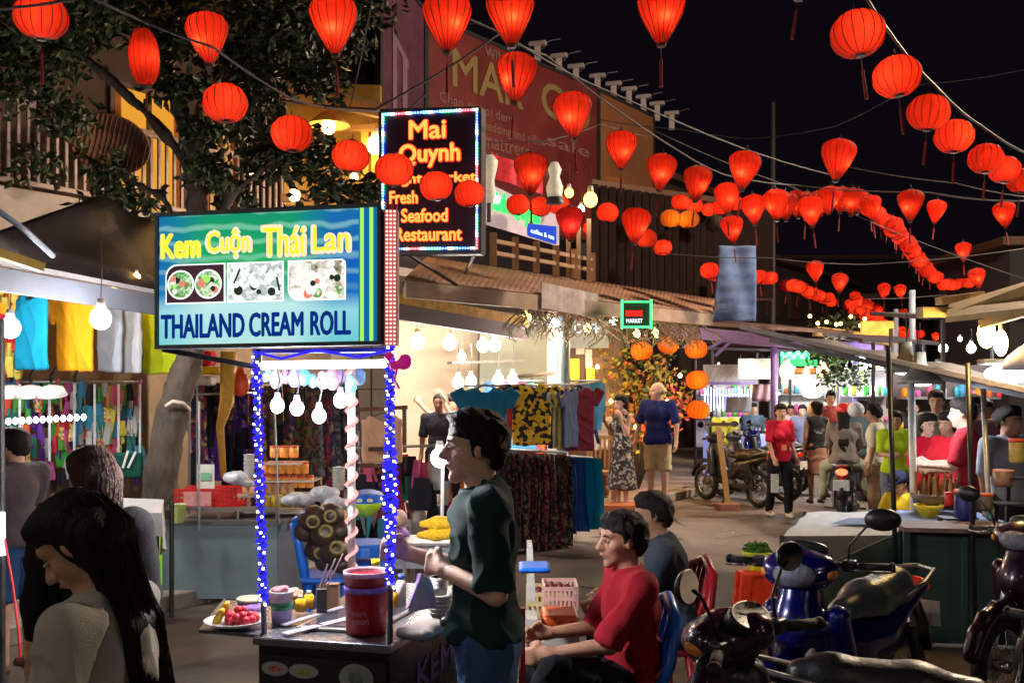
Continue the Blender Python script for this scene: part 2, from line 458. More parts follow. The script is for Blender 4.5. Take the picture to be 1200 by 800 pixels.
# ------------------------------------------------------------------ people
def Rz(a): return Matrix.Rotation(a, 3, 'Z')
def Rx(a): return Matrix.Rotation(a, 3, 'X')
def human(name, label, loc, a, H=1.65, vox=0.013, group=None, folds=1.0, hip=None, lean=0, twist=0, head=(0, 0), armL=None, armR=None, legL=None, legR=None,
          top=None, sleeve=0.75, bottom='trousers', bot=None, hair='short', hm=None, sk=None, shoe=None, fem=False, tl=-0.06,
          fat=1.0, wr=0.006, hat=None, curl=0.5, seed=0, ts=1.0):
    """body as one smooth skin; garments, hair and shoes are shells of their own. Local frame: x right, y ahead, z up"""
    sk = sk or skin; hm = hm or hair_black
    s = H / 1.72
    root = thing(name, label, 'person', loc, group, a)
    hz = (hip if hip is not None else 0.93 * s)
    Hp = Vector((0, 0, hz))
    TR = Rz(math.radians(twist)) @ Rx(-math.radians(lean))
    def T(x, y, z): return Hp + TR @ (Vector((x, y, z)) * s)           # torso frame, from the hip centre
    sw = 0.165 if fem else 0.19
    neckb = T(0, 0, 0.50); shL, shR = T(-sw, -0.005, 0.445), T(sw, -0.005, 0.445)
    f = fat
    chest = [('e', T(0, 0.0, 0.33), A3((0.150 * f, 0.105 * f, 0.15)) * s, TR), ('e', T(0, 0, 0.13), A3((0.128 * f, 0.095 * f, 0.14)) * s, TR),
             ('e', T(0, 0, -0.01), A3(((0.165 if fem else 0.155) * f, 0.115 * f, 0.115)) * s, TR),
             ('c', T(-sw + .03, -.01, .44), T(sw - .03, -.01, .44), 0.058 * s, 0.058 * s),
             ('c', T(0, 0, .40), T(0, -.005, .47), 0.085 * s, 0.06 * s)]
    if fem: chest += [('e', T(sx * .068, .085, .29), A3((.06, .055, .06)) * s, TR) for sx in (-1, 1)]
    def D(v): return Vector(v).normalized()
    armL = armL or ((-.12, 0, -1), (-.05, .18, -1)); armR = armR or ((.12, 0, -1), (.05, .18, -1))
    legL = legL or ((-.03, .02, -1), (0, -.03, -1)); legR = legR or ((.03, .02, -1), (0, -.03, -1))
    dn = 0.020 * s          # the body stays clear of the clothes over it
    arms = []; hands = []
    body = [('e', p[1], A3(p[2]) - dn, p[3]) if p[0] == 'e' else ('c', p[1], p[2], p[3] - dn * .7, p[4] - dn * (.7 if p is not chest[4] else 0)) for p in chest] if sleeve > 0 else list(chest)
    for sh, (u, w) in ((shL, armL), (shR, armR)):
        el = sh + TR @ D(u) * 0.27 * s; wr_ = el + TR @ D(w) * 0.24 * s
        arms.append((sh, el, wr_, TR @ D(w)))
        body += [('c', sh, el, (0.036 if sleeve > 0 else .044) * s * f ** .5, 0.036 * s), ('c', el, wr_, 0.037 * s, 0.026 * s)]
    legs = []
    for sx, (u, w) in ((-1, legL), (1, legR)):
        h0 = Hp + Rz(math.radians(twist)) @ Vector((sx * 0.085 * s, 0, -0.03 * s))
        kn = h0 + D(u) * 0.43 * s; an = kn + D(w) * 0.40 * s
        legs.append((h0, kn, an))
        body += [('c', h0, kn, 0.082 * s * f ** .5, 0.054 * s), ('c', kn, an, 0.052 * s, 0.034 * s), ('c', an, an + Vector((sx * .01, .11 * s, -.035 * s)), 0.033 * s, 0.026 * s)]
    # hands: palm, four unequal bent fingers and a thumb off the side of the palm
    fr = max(0.0085 * s, vox * 0.72)
    for sx, (sh, el, w_, d) in zip((-1, 1), arms):
        side = (Vector((0, 0, 1)) - d * d.z)
        side = side.normalized() if side.length > .2 else Vector((0, 1, 0))
        ax = d.cross(side).normalized()                   # palm normal
        pn = ax * (-sx) * 1.0
        # palm normal faces the body's middle
        if pn.dot(TR @ Vector((-sx, 0, 0))) < 0: pn = -pn
        pc = w_ + d * 0.045 * s
        for q in (-1, 0, 1): body.append(('c', w_ + d * .01 * s, w_ + d * 0.082 * s + side * q * 0.024 * s, 0.019 * s, 0.014 * s))
        for i, ln in enumerate((0.066, 0.078, 0.072, 0.056)):
            b = w_ + d * 0.086 * s + side * (0.030 - i * 0.020) * s
            c1 = curl * 0.9 + 0.08 * i; d1 = d * math.cos(c1) + pn * math.sin(c1)
            d2 = d * math.cos(c1 * 2.1) + pn * math.sin(c1 * 2.1)
            m = b + d1 * ln * .5 * s; e = m + d2 * ln * .5 * s
            body += [('c', b, m, fr, fr * .95), ('c', m, e, fr * .95, fr * .8)]
        tb = w_ + d * 0.03 * s + side * 0.028 * s
        tm = tb + (d * .75 + side * .6 + pn * .3).normalized() * 0.038 * s
        body += [('c', tb, tm, fr * 1.3, fr * 1.1), ('c', tm, tm + (d * .9 + pn * .5).normalized() * 0.03 * s, fr * 1.1, fr * .85)]
    # head
    HR = TR @ Rz(math.radians(head[1])) @ Rx(-math.radians(head[0]))
    hc = neckb + TR @ Vector((0, 0.02, 0.124)) * s + TR @ Rz(math.radians(head[1])) @ Vector((0, 0.03 * math.sin(math.radians(head[0])), 0)) * s
    def Hd(x, y, z): return hc + HR @ (Vector((x, y, z)) * s)
    hs = [('e', Hd(0, -.012, .035), A3((.074, .094, .086)) * s, HR), ('e', Hd(0, .02, -.03), A3((.057, .064, .072)) * s, HR),
          ('c', Hd(0, .03, -.060), Hd(0, .066, -.092), .038 * s, .023 * s),
          ('e', Hd(0, .060, .040), A3((.052, .030, .022)) * s, HR), ('e', Hd(.040, .052, -.020), A3((.018, .022, .018)) * s, HR), ('e', Hd(-.040, .052, -.020), A3((.018, .022, .018)) * s, HR),
          ('c', neckb - TR @ Vector((0, 0, .03)) * s, Hd(0, -.02, -.06), .056 * s, .05 * s)]
    body += hs
    fine = [('c', Hd(0, .082, .024), Hd(0, .113, -.020), .0075 * s, .012 * s), ('e', Hd(.010, .096, -.024), A3((.008, .009, .007)) * s, HR), ('e', Hd(-.010, .096, -.024), A3((.008, .009, .007)) * s, HR)]
    fine += [('e', Hd(sx * .076, -.008, -.002), A3((.008, .015, .026)) * s, HR @ Rz(-sx * .3)) for sx in (-1, 1)]
    fine += [('e', Hd(0, .084, -.053), A3((.022, .013, .010)) * s, HR)]
    socket = [('e', Hd(sx * .031, .092, .010), A3((.019, .014, .012)) * s, HR) for sx in (-1, 1)]
    V, Q = sdf(body + (fine if vox < .02 else fine[:1]), min(vox, .0055) if vox < .009 else vox, 0.018 * s if vox < .008 else 0.022 * s, sub=socket if vox < .011 else ())
    V = relax(V, Q, 1)
    me = bpy.data.meshes.new('body'); me.from_pydata(V.tolist(), [], Q.tolist()); me.materials.append(sk)
    me.polygons.foreach_set('use_smooth', [True] * len(me.polygons)); me.update()
    place('body', me, root)
    # face details
    eb = MB()
    for sx in (-1, 1):
        eb.mi(0).ball(Hd(sx * .031, .079, .010), (.012 * s, .0085 * s, .0052 * s), 10, HR)
        eb.mi(1).ball(Hd(sx * .031, .0845, .010), (.0062 * s, .005 * s, .0062 * s), 8, HR)
    eb.build('eyes', [eye_white, eye_dark], root, True, local=True)
    bw = MB()
    for sx in (-1, 1): bw.tube([Hd(sx * .013, .090, .029), Hd(sx * .03, .091, .035), Hd(sx * .05, .078, .029)], [.003 * s, .0038 * s, .002 * s], 5)
    bw.build('eyebrows', hm if hair != 'bald' else hair_grey, root, True, local=True)
    MB().tube([Hd(-.022, .088, -.053), Hd(-.009, .0965, -.0505), Hd(0, .098, -.052), Hd(.009, .0965, -.0505), Hd(.022, .088, -.053)], [.002 * s, .0046 * s, .005 * s, .0046 * s, .002 * s], 6).build('lips', lip, root, True, local=True)
    # hair
    cap = [('e', Hd(0, -.018, .042), A3((.086, .104, .095)) * s, HR)]
    cutf = [('b', Hd(0, .115, -.060), A3((.12, .10, .108)) * s, HR, .03 * s), ('b', Hd(0, .03, -.12), A3((.12, .085, .10)) * s, HR, .02 * s)]
    hv = max(vox * .9, .006)
    if hair in ('short', 'crop'):
        p = cap + [('e', Hd(0, -.055, -.01), A3((.074, .055, .07)) * s, HR), ('e', Hd(0, .03, .105), A3((.062, .06, .028)) * s, HR)]
        if hair == 'crop': p = [('e', Hd(0, -.018, .038), A3((.080, .099, .090)) * s, HR), ('e', Hd(0, -.055, -.01), A3((.07, .05, .06)) * s, HR)]
        blob('hair', p, hm, root, hv, .03, sub=cutf + [('b', Hd(0, -.05, -.135), A3((.12, .1, .07)) * s, HR, .01)], wr=.007 if hair == 'short' else .003, fr=70, seed=seed)
    elif hair in ('long', 'tail', 'bun'):
        p = cap + [('e', Hd(0, -.045, -.02), A3((.078, .07, .09)) * s, HR), ('e', Hd(0, .02, .095), A3((.07, .07, .035)) * s, HR)]
        if hair == 'long':
            nb = neckb; bk = T(0, -.13, .30); b2 = T(0, -.135, .02)
            for q in (-.045, 0, .045):
                p += [('c', Hd(q, -.07, 0), Vector(T(q, -.082, .42)), .042 * s, .026 * s), ('c', T(q, -.082, .42), T(q * 1.0, -.100, .22), .026 * s, .022 * s), ('c', T(q * 1.0, -.100, .22), T(q * .7, -.104, .0 + abs(q)), .022 * s, .008 * s)]
        if hair == 'tail':
            p += [('c', Hd(0, -.10, .03), Hd(0, -.135, -.03), .035 * s, .04 * s), ('c', Hd(0, -.135, -.03), T(0, -.13, .30), .04 * s, .03 * s), ('c', T(0, -.13, .30), T(0, -.14, .1), .03 * s, .012 * s)]
        if hair == 'bun': p += [('e', Hd(0, -.12, .07), A3((.045, .045, .045)) * s, HR)]
        blob('hair', p, hm, root, hv, .03, sub=cutf[:1], wr=.0035, fr=60, seed=seed)
    elif hair == 'bald':
        blob('hair', [('e', Hd(0, -.03, -.005), A3((.078, .08, .05)) * s, HR)], hair_grey, root, hv, .02, sub=[('b', Hd(0, .06, 0), A3((.12, .085, .2)) * s, HR, .01)])
    # garments
    g = 0.012 * s
    tm_ = top or cloth('plain_top', (.2, .2, .2))
    if tm_ is not None:
        sp = []
        for p in chest:
            if p[0] == 'e': sp.append(('e', p[1], A3(p[2]) * ts + g * (1.0 if p is chest[0] else 1.4), p[3]))
            else: sp.append(('c', p[1], p[2], p[3] + g * .7, p[4] + g * .7))
        sp.append(('e', T(0, 0, tl + .04), A3((.155 * f, .104 * f, .12)) * s * ts + g, TR))
        cuts = [(T(0, 0, tl), TR @ Vector((0, 0, -1)))]
        if bottom == 'dress': cuts = []
        if sleeve > 0:
            for sh, el, w_, d in arms:
                if sleeve <= 1: e = sh.lerp(el, sleeve); sp.append(('c', sh, e, 0.058 * s, 0.060 * s * ts))
                else: e = el.lerp(w_, sleeve - 1); sp += [('c', sh, el, 0.060 * s, 0.052 * s), ('c', el, e, 0.050 * s, 0.036 * s)]
        sub_ = [('e', neckb + TR @ Vector((0, .015, .035)) * s, A3((.062, .062, .045)) * s, TR)]
        if sleeve <= 1 and sleeve > 0:
            for sh, el, w_, d in arms:
                dd = (el - sh).normalized(); e = sh.lerp(el, sleeve)
                M = dd.to_track_quat('Z', 'Y').to_matrix()
                sub_.append(('b', e + dd * .062 * s, A3((.075, .075, .05)) * s, M, .004))
        blob('dress' if bottom == 'dress' else 'shirt', sp, tm_, root, max(vox, .009) if vox < .02 else vox, .035 * s, sub=sub_, cut=cuts, wr=wr * (2.4 if vox < .0095 else 1.6), seed=seed, fr=30)
    bm_ = bot or cloth('plain_trousers', (.03, .03, .04))
    if bottom in ('trousers', 'shorts'):
        sp = [('e', Hp + Vector((0, 0, -.02 * s)), A3((.166 * f, .122 * f, .12)) * s, Rz(math.radians(twist)))]
        sub_ = []
        for h0, kn, an in legs:
            if bottom == 'trousers': sp += [('c', h0, kn, .094 * s, .070 * s), ('c', kn, an, .068 * s, .052 * s)]
            else:
                e = h0.lerp(kn, .92); sp.append(('c', h0, e, .098 * s, .088 * s))
        for h0, kn, an in legs:
            a0, a1 = (kn, an) if bottom == 'trousers' else (h0, h0.lerp(kn, .92))
            dd = (a1 - a0).normalized(); M = dd.to_track_quat('Z', 'Y').to_matrix()
            sub_.append(('b', a1 + dd * .065 * s, A3((.1, .1, .06)) * s, M, .004))
        blob('trousers' if bottom == 'trousers' else 'shorts', sp, bm_, root, max(vox, .010), .03 * s, sub=sub_, cut=[(Hp + Vector((0, 0, (.085 if hip is None else .17) * s)), (0, 0, 1))], wr=wr * 1.8, seed=seed + 3, fr=34)
    elif bottom in ('skirt', 'dress'):
        ll = .62 if bottom == 'dress' else .45
        blob('skirt', [('e', Hp, A3((.175, .125, .12)) * s, None), ('c', Hp + Vector((0, 0, -.1)) * s, Hp + Vector((0, 0, -ll)) * s, .15 * s, .22 * s)],
             bm_, root, max(vox, .012), .05, cut=[(Hp + Vector((0, 0, -ll)) * s, (0, 0, -1)), (Hp + Vector((0, 0, .08)) * s, (0, 0, 1))], wr=.012, seed=seed + 3)
    sm = shoe or mat('shoe_dark', (.03, .025, .02), .6)
    for (h0, kn, an) in legs:
        tz = an + Vector((0, .1 * s, -.045 * s)); base = an + Vector((0, -.02 * s, -.045 * s))
        blob('shoe', [('c', base, tz, .036 * s, .034 * s), ('c', tz, tz + Vector((0, .03 * s, -.005 * s)), .034 * s, .028 * s)], sm, root, max(.009, vox * .7), .02, cut=[(an + Vector((0, 0, -.075 * s)), (0, 0, -1))])
    if hat: hat(root, Hd, HR, s)
    return root, dict(Hd=Hd, T=T, arms=arms, legs=legs, HR=HR, TR=TR, s=s)

# ------------------------------------------------------------------ motorbikes
def torus(c, Rr, r, n=32, m=8, axis='X'):
    v = []; f = []
    for i in range(n):
        t = 2 * math.pi * i / n
        for j in range(m):
            q = 2 * math.pi * j / m; rr = Rr + r * math.cos(q)
            v.append((c[0] + r * 1.05 * math.sin(q), c[1] + rr * math.cos(t), c[2] + rr * math.sin(t)))
    f = [(i * m + j, i * m + (j + 1) % m, ((i + 1) % n) * m + (j + 1) % m, ((i + 1) % n) * m + j) for i in range(n) for j in range(m)]
    return v, f
def wheel(root, y, r, rim=chrome, spokes=True, w=.042):
    b = MB(); b.add(*torus((0, y, r), r - w, w, 40, 10)); t = b.build('tyre', rubber, root, True, local=True)
    b = MB(); b.add(*torus((0, y, r), r - w * 1.9, .014, 40, 6)); b.cyl((-.045, y, r), (.045, y, r), .035, n=14)
    rm = b.build('rim', rim, t, True, local=True)
    b = MB()
    for i in range(18 if spokes else 5):
        q = 2 * math.pi * i / (18 if spokes else 5) + (.12 if i % 2 else -.12)
        s0 = 2 * math.pi * i / (18 if spokes else 5)
        b.tube([((-.03 if i % 2 else .03), y + .03 * math.cos(q), r + .03 * math.sin(q)), (0, y + (r - w * 2) * math.cos(s0), r + (r - w * 2) * math.sin(s0))], .0022 if spokes else .016, 4 if spokes else 6)
    b.build('spokes', rim, t, True, local=True)
    b = MB(); b.cyl((.048, y, r), (.053, y, r), .1, n=24); b.build('brake_disc', steel, t, False, local=True)
def mirror(root, M, sx, stem, head_, face_n, rx=.075, rz=.05):
    b = MB(); b.tube([Vector(p) for p in stem], .0055, 6); st = b.build('mirror_stem', black, root, True, local=True)
    nrm = Vector(face_n).normalized(); q = nrm.to_track_quat('Z', 'Y').to_matrix()
    b = MB(); b.lathe(head_, [(.001, -.03), (.55, -.026), (.9, -.012), (1, 0), (.97, .004)], 24, q @ Matrix.Diagonal((rx, rz, 1)))
    b.build('mirror_shell', black, root, True, local=True)
    b = MB(); b.lathe(Vector(head_) + nrm * .005, [(.93, -.001), (.93, .0), (.001, .0005)], 24, q @ Matrix.Diagonal((rx, rz, 1)))
    b.build('mirror_glass', mat('mirror_glass', (.8, .82, .86), .06, 1.0, var=0, bump=0), root, False, local=True)

def motorbike(name, label, loc, a, paint, seatm, s=1.0, mirrors=(1, 1), steer=0.0, lean=0.0, group=None, lights=False, vox=.011, box=False, trim=None):
    root = thing(name, label, 'motorbike', loc, group, R3=Rz(a) @ Matrix.Rotation(lean, 3, 'Y'), s=s)
    r = .285
    wheel(root, .62, r); wheel(root, -.60, r)
    trim = trim or paint
    blob('mudguard', [('c', (0, .62 + .33 * math.cos(t), r + .33 * math.sin(t)), (0, .62 + .33 * math.cos(t + .35), r + .33 * math.sin(t + .35)), .052, .052) for t in (.35, .7, 1.05, 1.4, 1.75, 2.1)], trim, root, vox, .02,
         sub=[('c', (-.09, .62, r), (.09, .62, r), .318, .318)])
    b = MB()
    for sx in (-.07, .07): b.cyl((sx, .62, r), (sx, .47, .62), .018, n=10); b.cyl((sx, .50, .55), (sx, .41, .80), .025, n=10)
    b.build('fork', steel, root, True, local=True)
    # body shells
    body = [('c', (0, .40, .92), (0, .45, .74), .085, .10), ('c', (0, .43, .78), (0, .34, .45), .10, .075),
            ('c', (-.15, .36, .80), (-.19, .27, .44), .05, .035), ('c', (.15, .36, .80), (.19, .27, .44), .05, .035), ('c', (-.08, .40, .74), (-.10, .31, .44), .07, .05), ('c', (.08, .40, .74), (.10, .31, .44), .07, .05)]
    blob('front_shield', body, paint, root, vox, .035, sub=[('c', (0, .24, 1.0), (0, .16, .3), .11, .11)])
    blob('inner_shield', [('c', (0, .33, .88), (0, .22, .45), .07, .085), ('c', (0, .22, .45), (0, .0, .42), .08, .08)], black, root, vox, .05)
    blob('frame_cover', [('c', (0, .22, .42), (0, -.12, .50), .055, .085), ('e', (0, -.30, .58), (.115, .32, .11), Rx(.10)), ('c', (-.07, -.3, .62), (-.05, -.82, .76), .05, .028), ('c', (.07, -.3, .62), (.05, -.82, .76), .05, .028)], paint, root, vox, .06)
    blob('seat', [('c', (0, .0, .735), (0, -.22, .745), .075, .105), ('c', (0, -.22, .745), (0, -.55, .785), .115, .095), ('c', (0, -.55, .785), (0, -.66, .80), .09, .06)], seatm, root, vox, .06,
         cut=[((0, -.3, .70), Vector((0, .07, -1)).normalized())])
    b = MB()
    for sx in (-1, 1): b.tube([(sx * .10, -.48, .76), (sx * .12, -.66, .80), (sx * .10, -.84, .84), (0, -.88, .85)], .012, 8)
    b.build('grab_rail', steel, root, True, local=True)
    blob('tail_light', [('e', (0, -.84, .755), (.075, .035, .045), None)], mat('tail_lens' + ('_lit' if lights else ''), (.5, .01, .01), .15, emit=(1, .05, .02), es=6.0 if lights else .15, sample=False, bump=0), root, vox, .02)
    blob('engine', [('e', (0, .02, .30), (.12, .17, .11), None), ('c', (0, .12, .33), (0, .30, .36), .06, .065), ('c', (.08, -.05, .27), (.10, -.05, .27), .09, .09)], darkmetal, root, vox, .02)
    b = MB(); b.tube([(.07, .28, .30), (.09, .15, .19), (.12, -.15, .20), (.13, -.3, .24)], .018, 8); b.cyl((.14, -.3, .25), (.16, -.78, .36), .036, .05, 14)
    b.build('exhaust', steel, root, True, local=True)
    b = MB(); b.beam((.07, -.1, .3), (.06, -.62, .285), .03, .06); b.beam((-.07, -.1, .3), (-.06, -.62, .285), .03, .06); b.cyl((-.1, -.6, .3), (-.11, -.5, .62), .022); b.cyl((.1, -.6, .3), (.11, -.5, .62), .022)
    b.build('swingarm', darkmetal, root, local=True)
    b = MB(); b.tube([(0, -.80, .70), (0, -.88, .55), (0, -.90, .42)], [.03, .05, .06], 6); b.build('rear_mudguard', black, root, True, local=True)
    b = MB(); b.box((0, -.915, .60), (.19, .006, .13)); b.build('number_plate', mat('plate_white', (.7, .7, .66), .5), root, local=True, bevel=.003)
    b = MB(); b.tube([(-.06, .02, .2), (-.2, .0, .02)], .012, 6); b.box((0, .03, .22), (.52, .03, .025)); b.build('stand', darkmetal, root, True, local=True)
    # steering assembly
    S = Matrix.Translation((0, .40, 0)) @ Matrix.Rotation(steer, 4, 'Z') @ Matrix.Translation((0, -.40, 0))
    def st(p): return S @ Vector(p)
    blob('headlight_cowl', [('e', st((0, .42, .985)), (.135, .11, .085), S.to_3x3()), ('c', st((-.1, .40, 1.0)), st((.1, .40, 1.0)), .06, .06), ('c', st((0, .38, 1.0)), st((0, .30, 1.03)), .085, .06)], paint, root, vox, .05)
    blob('headlight', [('e', st((0, .475, .985)), (.10, .065, .062), S.to_3x3())], mat('headlamp_glass', (.30, .33, .42), .08, .5, var=.3, scale=60, bump=.4), root, vox * .8, .01)
    for sx in (-1, 1):
        blob('indicator', [('e', st((sx * .13, .42, .985)), (.035, .05, .028), S.to_3x3())], mat('amber_lens', (.7, .25, .03), .12, bump=.3), root, vox * .8, .01)
    b = MB(); b.tube([st((-.33, .26, 1.0)), st((-.2, .32, 1.01)), st((-.06, .38, 1.03)), st((.06, .38, 1.03)), st((.2, .32, 1.01)), st((.33, .26, 1.0))], .012, 8)
    hb = b.build('handlebar', darkmetal, root, True, local=True)
    for sx in (-1, 1):
        b = MB(); b.cyl(st((sx * .23, .305, 1.005)), st((sx * .35, .25, 1.0)), .018, n=12); b.cyl(st((sx * .35, .25, 1.0)), st((sx * .365, .243, 1.0)), .022, n=12); b.build('grip', rubber, root, True, local=True)
        b = MB(); b.tube([st((sx * .2, .35, 1.0)), st((sx * .28, .34, .99)), st((sx * .36, .30, .985))], .006, 6); b.build('brake_lever', chrome, root, True, local=True)
        b = MB(); b.box(st((sx * .195, .32, 1.01)), (.06, .05, .05), S.to_3x3()); b.build('switch_block', black, root, local=True, bevel=.01)
        if mirrors[0 if sx < 0 else 1]:
            mirror(root, S, sx, [st((sx * .19, .32, 1.03)), st((sx * .20, .34, 1.10)), st((sx * .27, .34, 1.18)), st((sx * .31, .335, 1.20))], st((sx * .34, .34, 1.215)), S.to_3x3() @ Vector((sx * -.15, -1, .12)))
    b = MB(); gq = S.to_3x3() @ Rx(math.radians(38))
    b.lathe(st((0, .315, 1.075)), [(1, -.03), (1.02, 0), (.98, .008), (.90, .006)], 28, gq @ Matrix.Diagonal((.105, .058, 1)))
    g = b.build('gauge_housing', black, root, True, local=True)
    b = MB(); b.lathe(st((0, .315, 1.075)), [(.93, .003), (.001, .0035)], 28, gq @ Matrix.Diagonal((.105, .058, 1)))
    b.build('gauge_face', mat('gauge_face', (.25, .25, .42), .12, .3, var=.6, scale=45, bump=0), g, local=True)
    b = MB()
    for i in range(11):
        q = math.radians(-40 + i * 26)
        p0 = st((0, .315, 1.075)) + gq @ Vector((.082 * math.cos(q), .044 * math.sin(q), .006)); p1 = st((0, .315, 1.075)) + gq @ Vector((.066 * math.cos(q), .035 * math.sin(q), .006))
        b.tube([p0, p1], .0014, 4)
    b.tube([st((0, .315, 1.075)) + gq @ Vector((0, 0, .008)), st((0, .315, 1.075)) + gq @ Vector((-.05, .02, .008))], .0018, 4)
    b.build('gauge_marks', mat('mark_white', (.7, .7, .75), .4, bump=0, var=0), g, local=True)
    return root
# ------------------------------------------------------------------ light sources used all over
BW = glow('bulb_white', (1.0, 0.93, 0.84), 240.0)
BWS = glow('bulb_white_small', (1.0, 0.96, 0.90), 60.0)
BY = glow('bulb_warm', (1.0, 0.55, 0.16), 190.0)
TUBE = glow('tube_white', (0.86, 0.93, 1.0), 30.0)
LEDS = [glow('led_' + n, c, 9.0, False) for n, c in (('white', (1, .95, .9)), ('cyan', (.1, .7, 1)), ('blue', (.05, .12, 1)), ('red', (1, .06, .08)), ('green', (.1, 1, .3)), ('pink', (1, .35, .5)))]

def bulb(p, r=0.045, m=None, parent=None, label=None, cord=0.5, cat='light bulb', group=None, shade=None, name='hanging_bulb'):
    p = Vector(p)
    t = thing(name, label, cat, p, group)
    b = MB(); b.ball(p, (r, r, r * 1.12), 12); b.build('glass', m or BW, t, True)
    b = MB(); b.cyl(p + Vector((0, 0, r * .95)), p + Vector((0, 0, r * 1.9)), r * .5, r * .36, 10); b.build('socket', white_pl, t, True)
    b = MB(); b.tube([p + Vector((0, 0, r * 1.8)), p + Vector((.01, 0, r * 1.8 + cord * .5)), p + Vector((0, 0, r * 1.8 + cord))], .004, 5); b.build('cord', black, t)
    if shade:
        b = MB(); b.lathe(p, [(r * .6, r * 2.1), (r * .9, r * 1.9), (r * 2.9, r * .2), (r * 3.0, 0), (r * 2.8, r * .2), (r * .8, r * 1.75)], 18); b.build('shade', shade, t, True)
    return t

# ------------------------------------------------------------------ ground
asph = mat('asphalt', (0.125, 0.098, 0.080), 0.72, var=0.35, scale=1.6, bump=0.5, bscale=90)
b = MB()
b.grid(lambda u, v: Vector((-60 + 200 * u, -6 + 260 * v ** 2.2, 0.02 * math.sin(u * 40 + v * 9) * .3)), 60, 60)
o = b.build('road', asph, smooth=True); tag(o, kind='structure')
b = MB()
rr = random.Random(3)
for i in range(26):                      # patched and oil-stained spots in the asphalt
    c = Vector((rr.uniform(-1, 7), rr.uniform(6, 22), .012)); ra = rr.uniform(.12, .5); n = 12
    b.add([c + Vector((math.cos(t) * ra * rr.uniform(.6, 1.2) * 1.6, math.sin(t) * ra * rr.uniform(.7, 1.2), 0)) for t in [2 * math.pi * k / n for k in range(n)]], [tuple(range(n))])
o = b.build('road_patches', mat('asphalt_patch', (0.070, 0.055, 0.046), 0.6, var=.4, scale=4, bump=.4, bscale=80)); tag(o, kind='structure')
for nd in asph.node_tree.nodes:
    if nd.type == 'TEX_NOISE': nd.inputs['Detail'].default_value = 13; nd.inputs['Roughness'].default_value = .72
    if nd.type == 'BUMP': nd.inputs['Strength'].default_value = .9
b = MB()
for i in range(160):                     # trodden litter
    c = Vector((rr.uniform(-2.5, 9), rr.uniform(6, 19), .014)); s_ = rr.uniform(.01, .035); a_ = rr.uniform(0, 6)
    b.mi(i % 3).add([c + Vector((s_ * math.cos(a_ + k * 1.57) * rr.uniform(.6, 1.2), s_ * math.sin(a_ + k * 1.57), .006 * (k % 2))) for k in range(4)], [(0, 1, 2, 3)])
o = b.build('litter', [mat('litter_a', (.4, .36, .3), .8), mat('litter_b', (.12, .09, .06), .8), mat('litter_c', (.25, .12, .08), .8)]); tag(o, 'small scraps of trodden litter scattered over the road', 'litter', kind='stuff')
b = MB()
for i in range(9):                       # cracks
    p = Vector((rr.uniform(0, 7), rr.uniform(7, 17), .010)); d = Vector((rr.uniform(-1, 1), rr.uniform(-.4, 1), 0)).normalized(); L0 = []
    for k in range(14): L0.append(p.copy()); d = (d + Vector((rr.uniform(-.5, .5), rr.uniform(-.5, .5), 0))).normalized(); p = p + d * .22
    for k in range(13):
        q = (L0[k + 1] - L0[k]).normalized().cross(Vector((0, 0, 1))) * .009; b.add([L0[k] - q, L0[k + 1] - q, L0[k + 1] + q, L0[k] + q], [(0, 1, 2, 3)])
o = b.build('road_cracks', mat('crack', (.02, .016, .014), .9)); tag(o, kind='structure')
# kerb and pavement on the left
K0 = Vector((2.55, 15.7, 0))
o = MB()
def KP(t, off, z): return K0 + U * t + N * off + Vector((0, 0, z))
o.prism([KP(-11, -.24, 0), KP(32, -.24, 0), KP(32, -9, 0), KP(-5, -9, 0), KP(-11, -5, 0)], (0, 0, .112))
pv = o.build('pavement', mat('concrete', (0.20, 0.16, 0.13), 0.8, var=.3, scale=3, bump=.4)); tag(pv, kind='structure')
kb = MB(); kb.box((0, 0, .065), (.235, .965, .13)); kbme = None
km = mat('kerb_stone', (0.26, 0.22, 0.18), 0.8, var=.35, scale=5, bump=.5)
ker = thing('kerb', 'row of kerb stones along the left side of the road', 'kerb', KP(-11, -.12, 0)); ker['kind'] = 'structure'; del ker['category']
first = None
for i in range(30):
    if first is None:
        first = kb.build('kerb_stone', km, ker, bevel=.012, local=True); c = first
    else: c = first.copy(); link(c)
    c.location = U * (i * .985 + .5) + Vector((0, 0, R.uniform(-.006, .006))); c.rotation_euler = (0, 0, -math.atan2(U.x, U.y) + R.uniform(-.01, .01))
sl = MB(); sl.box((0, 0, .012), (.485, .485, .024)); f2 = None
for i in range(24):
    for j in range(7):
        if f2 is None: f2 = sl.build('paving_slab', mat('paving', (0.24, 0.17, 0.13), .75, var=.25, scale=4, bump=.4, rnd=.02), pv, local=True, bevel=.004); c = f2
        else: c = f2.copy(); link(c); c.parent = pv
        p = KP(-7.0 + i * .5, -.5 - j * .5, .112) - pv.location
        c.location = p + Vector((0, 0, R.uniform(0, .004))); c.rotation_euler = (0, 0, -math.atan2(U.x, U.y))

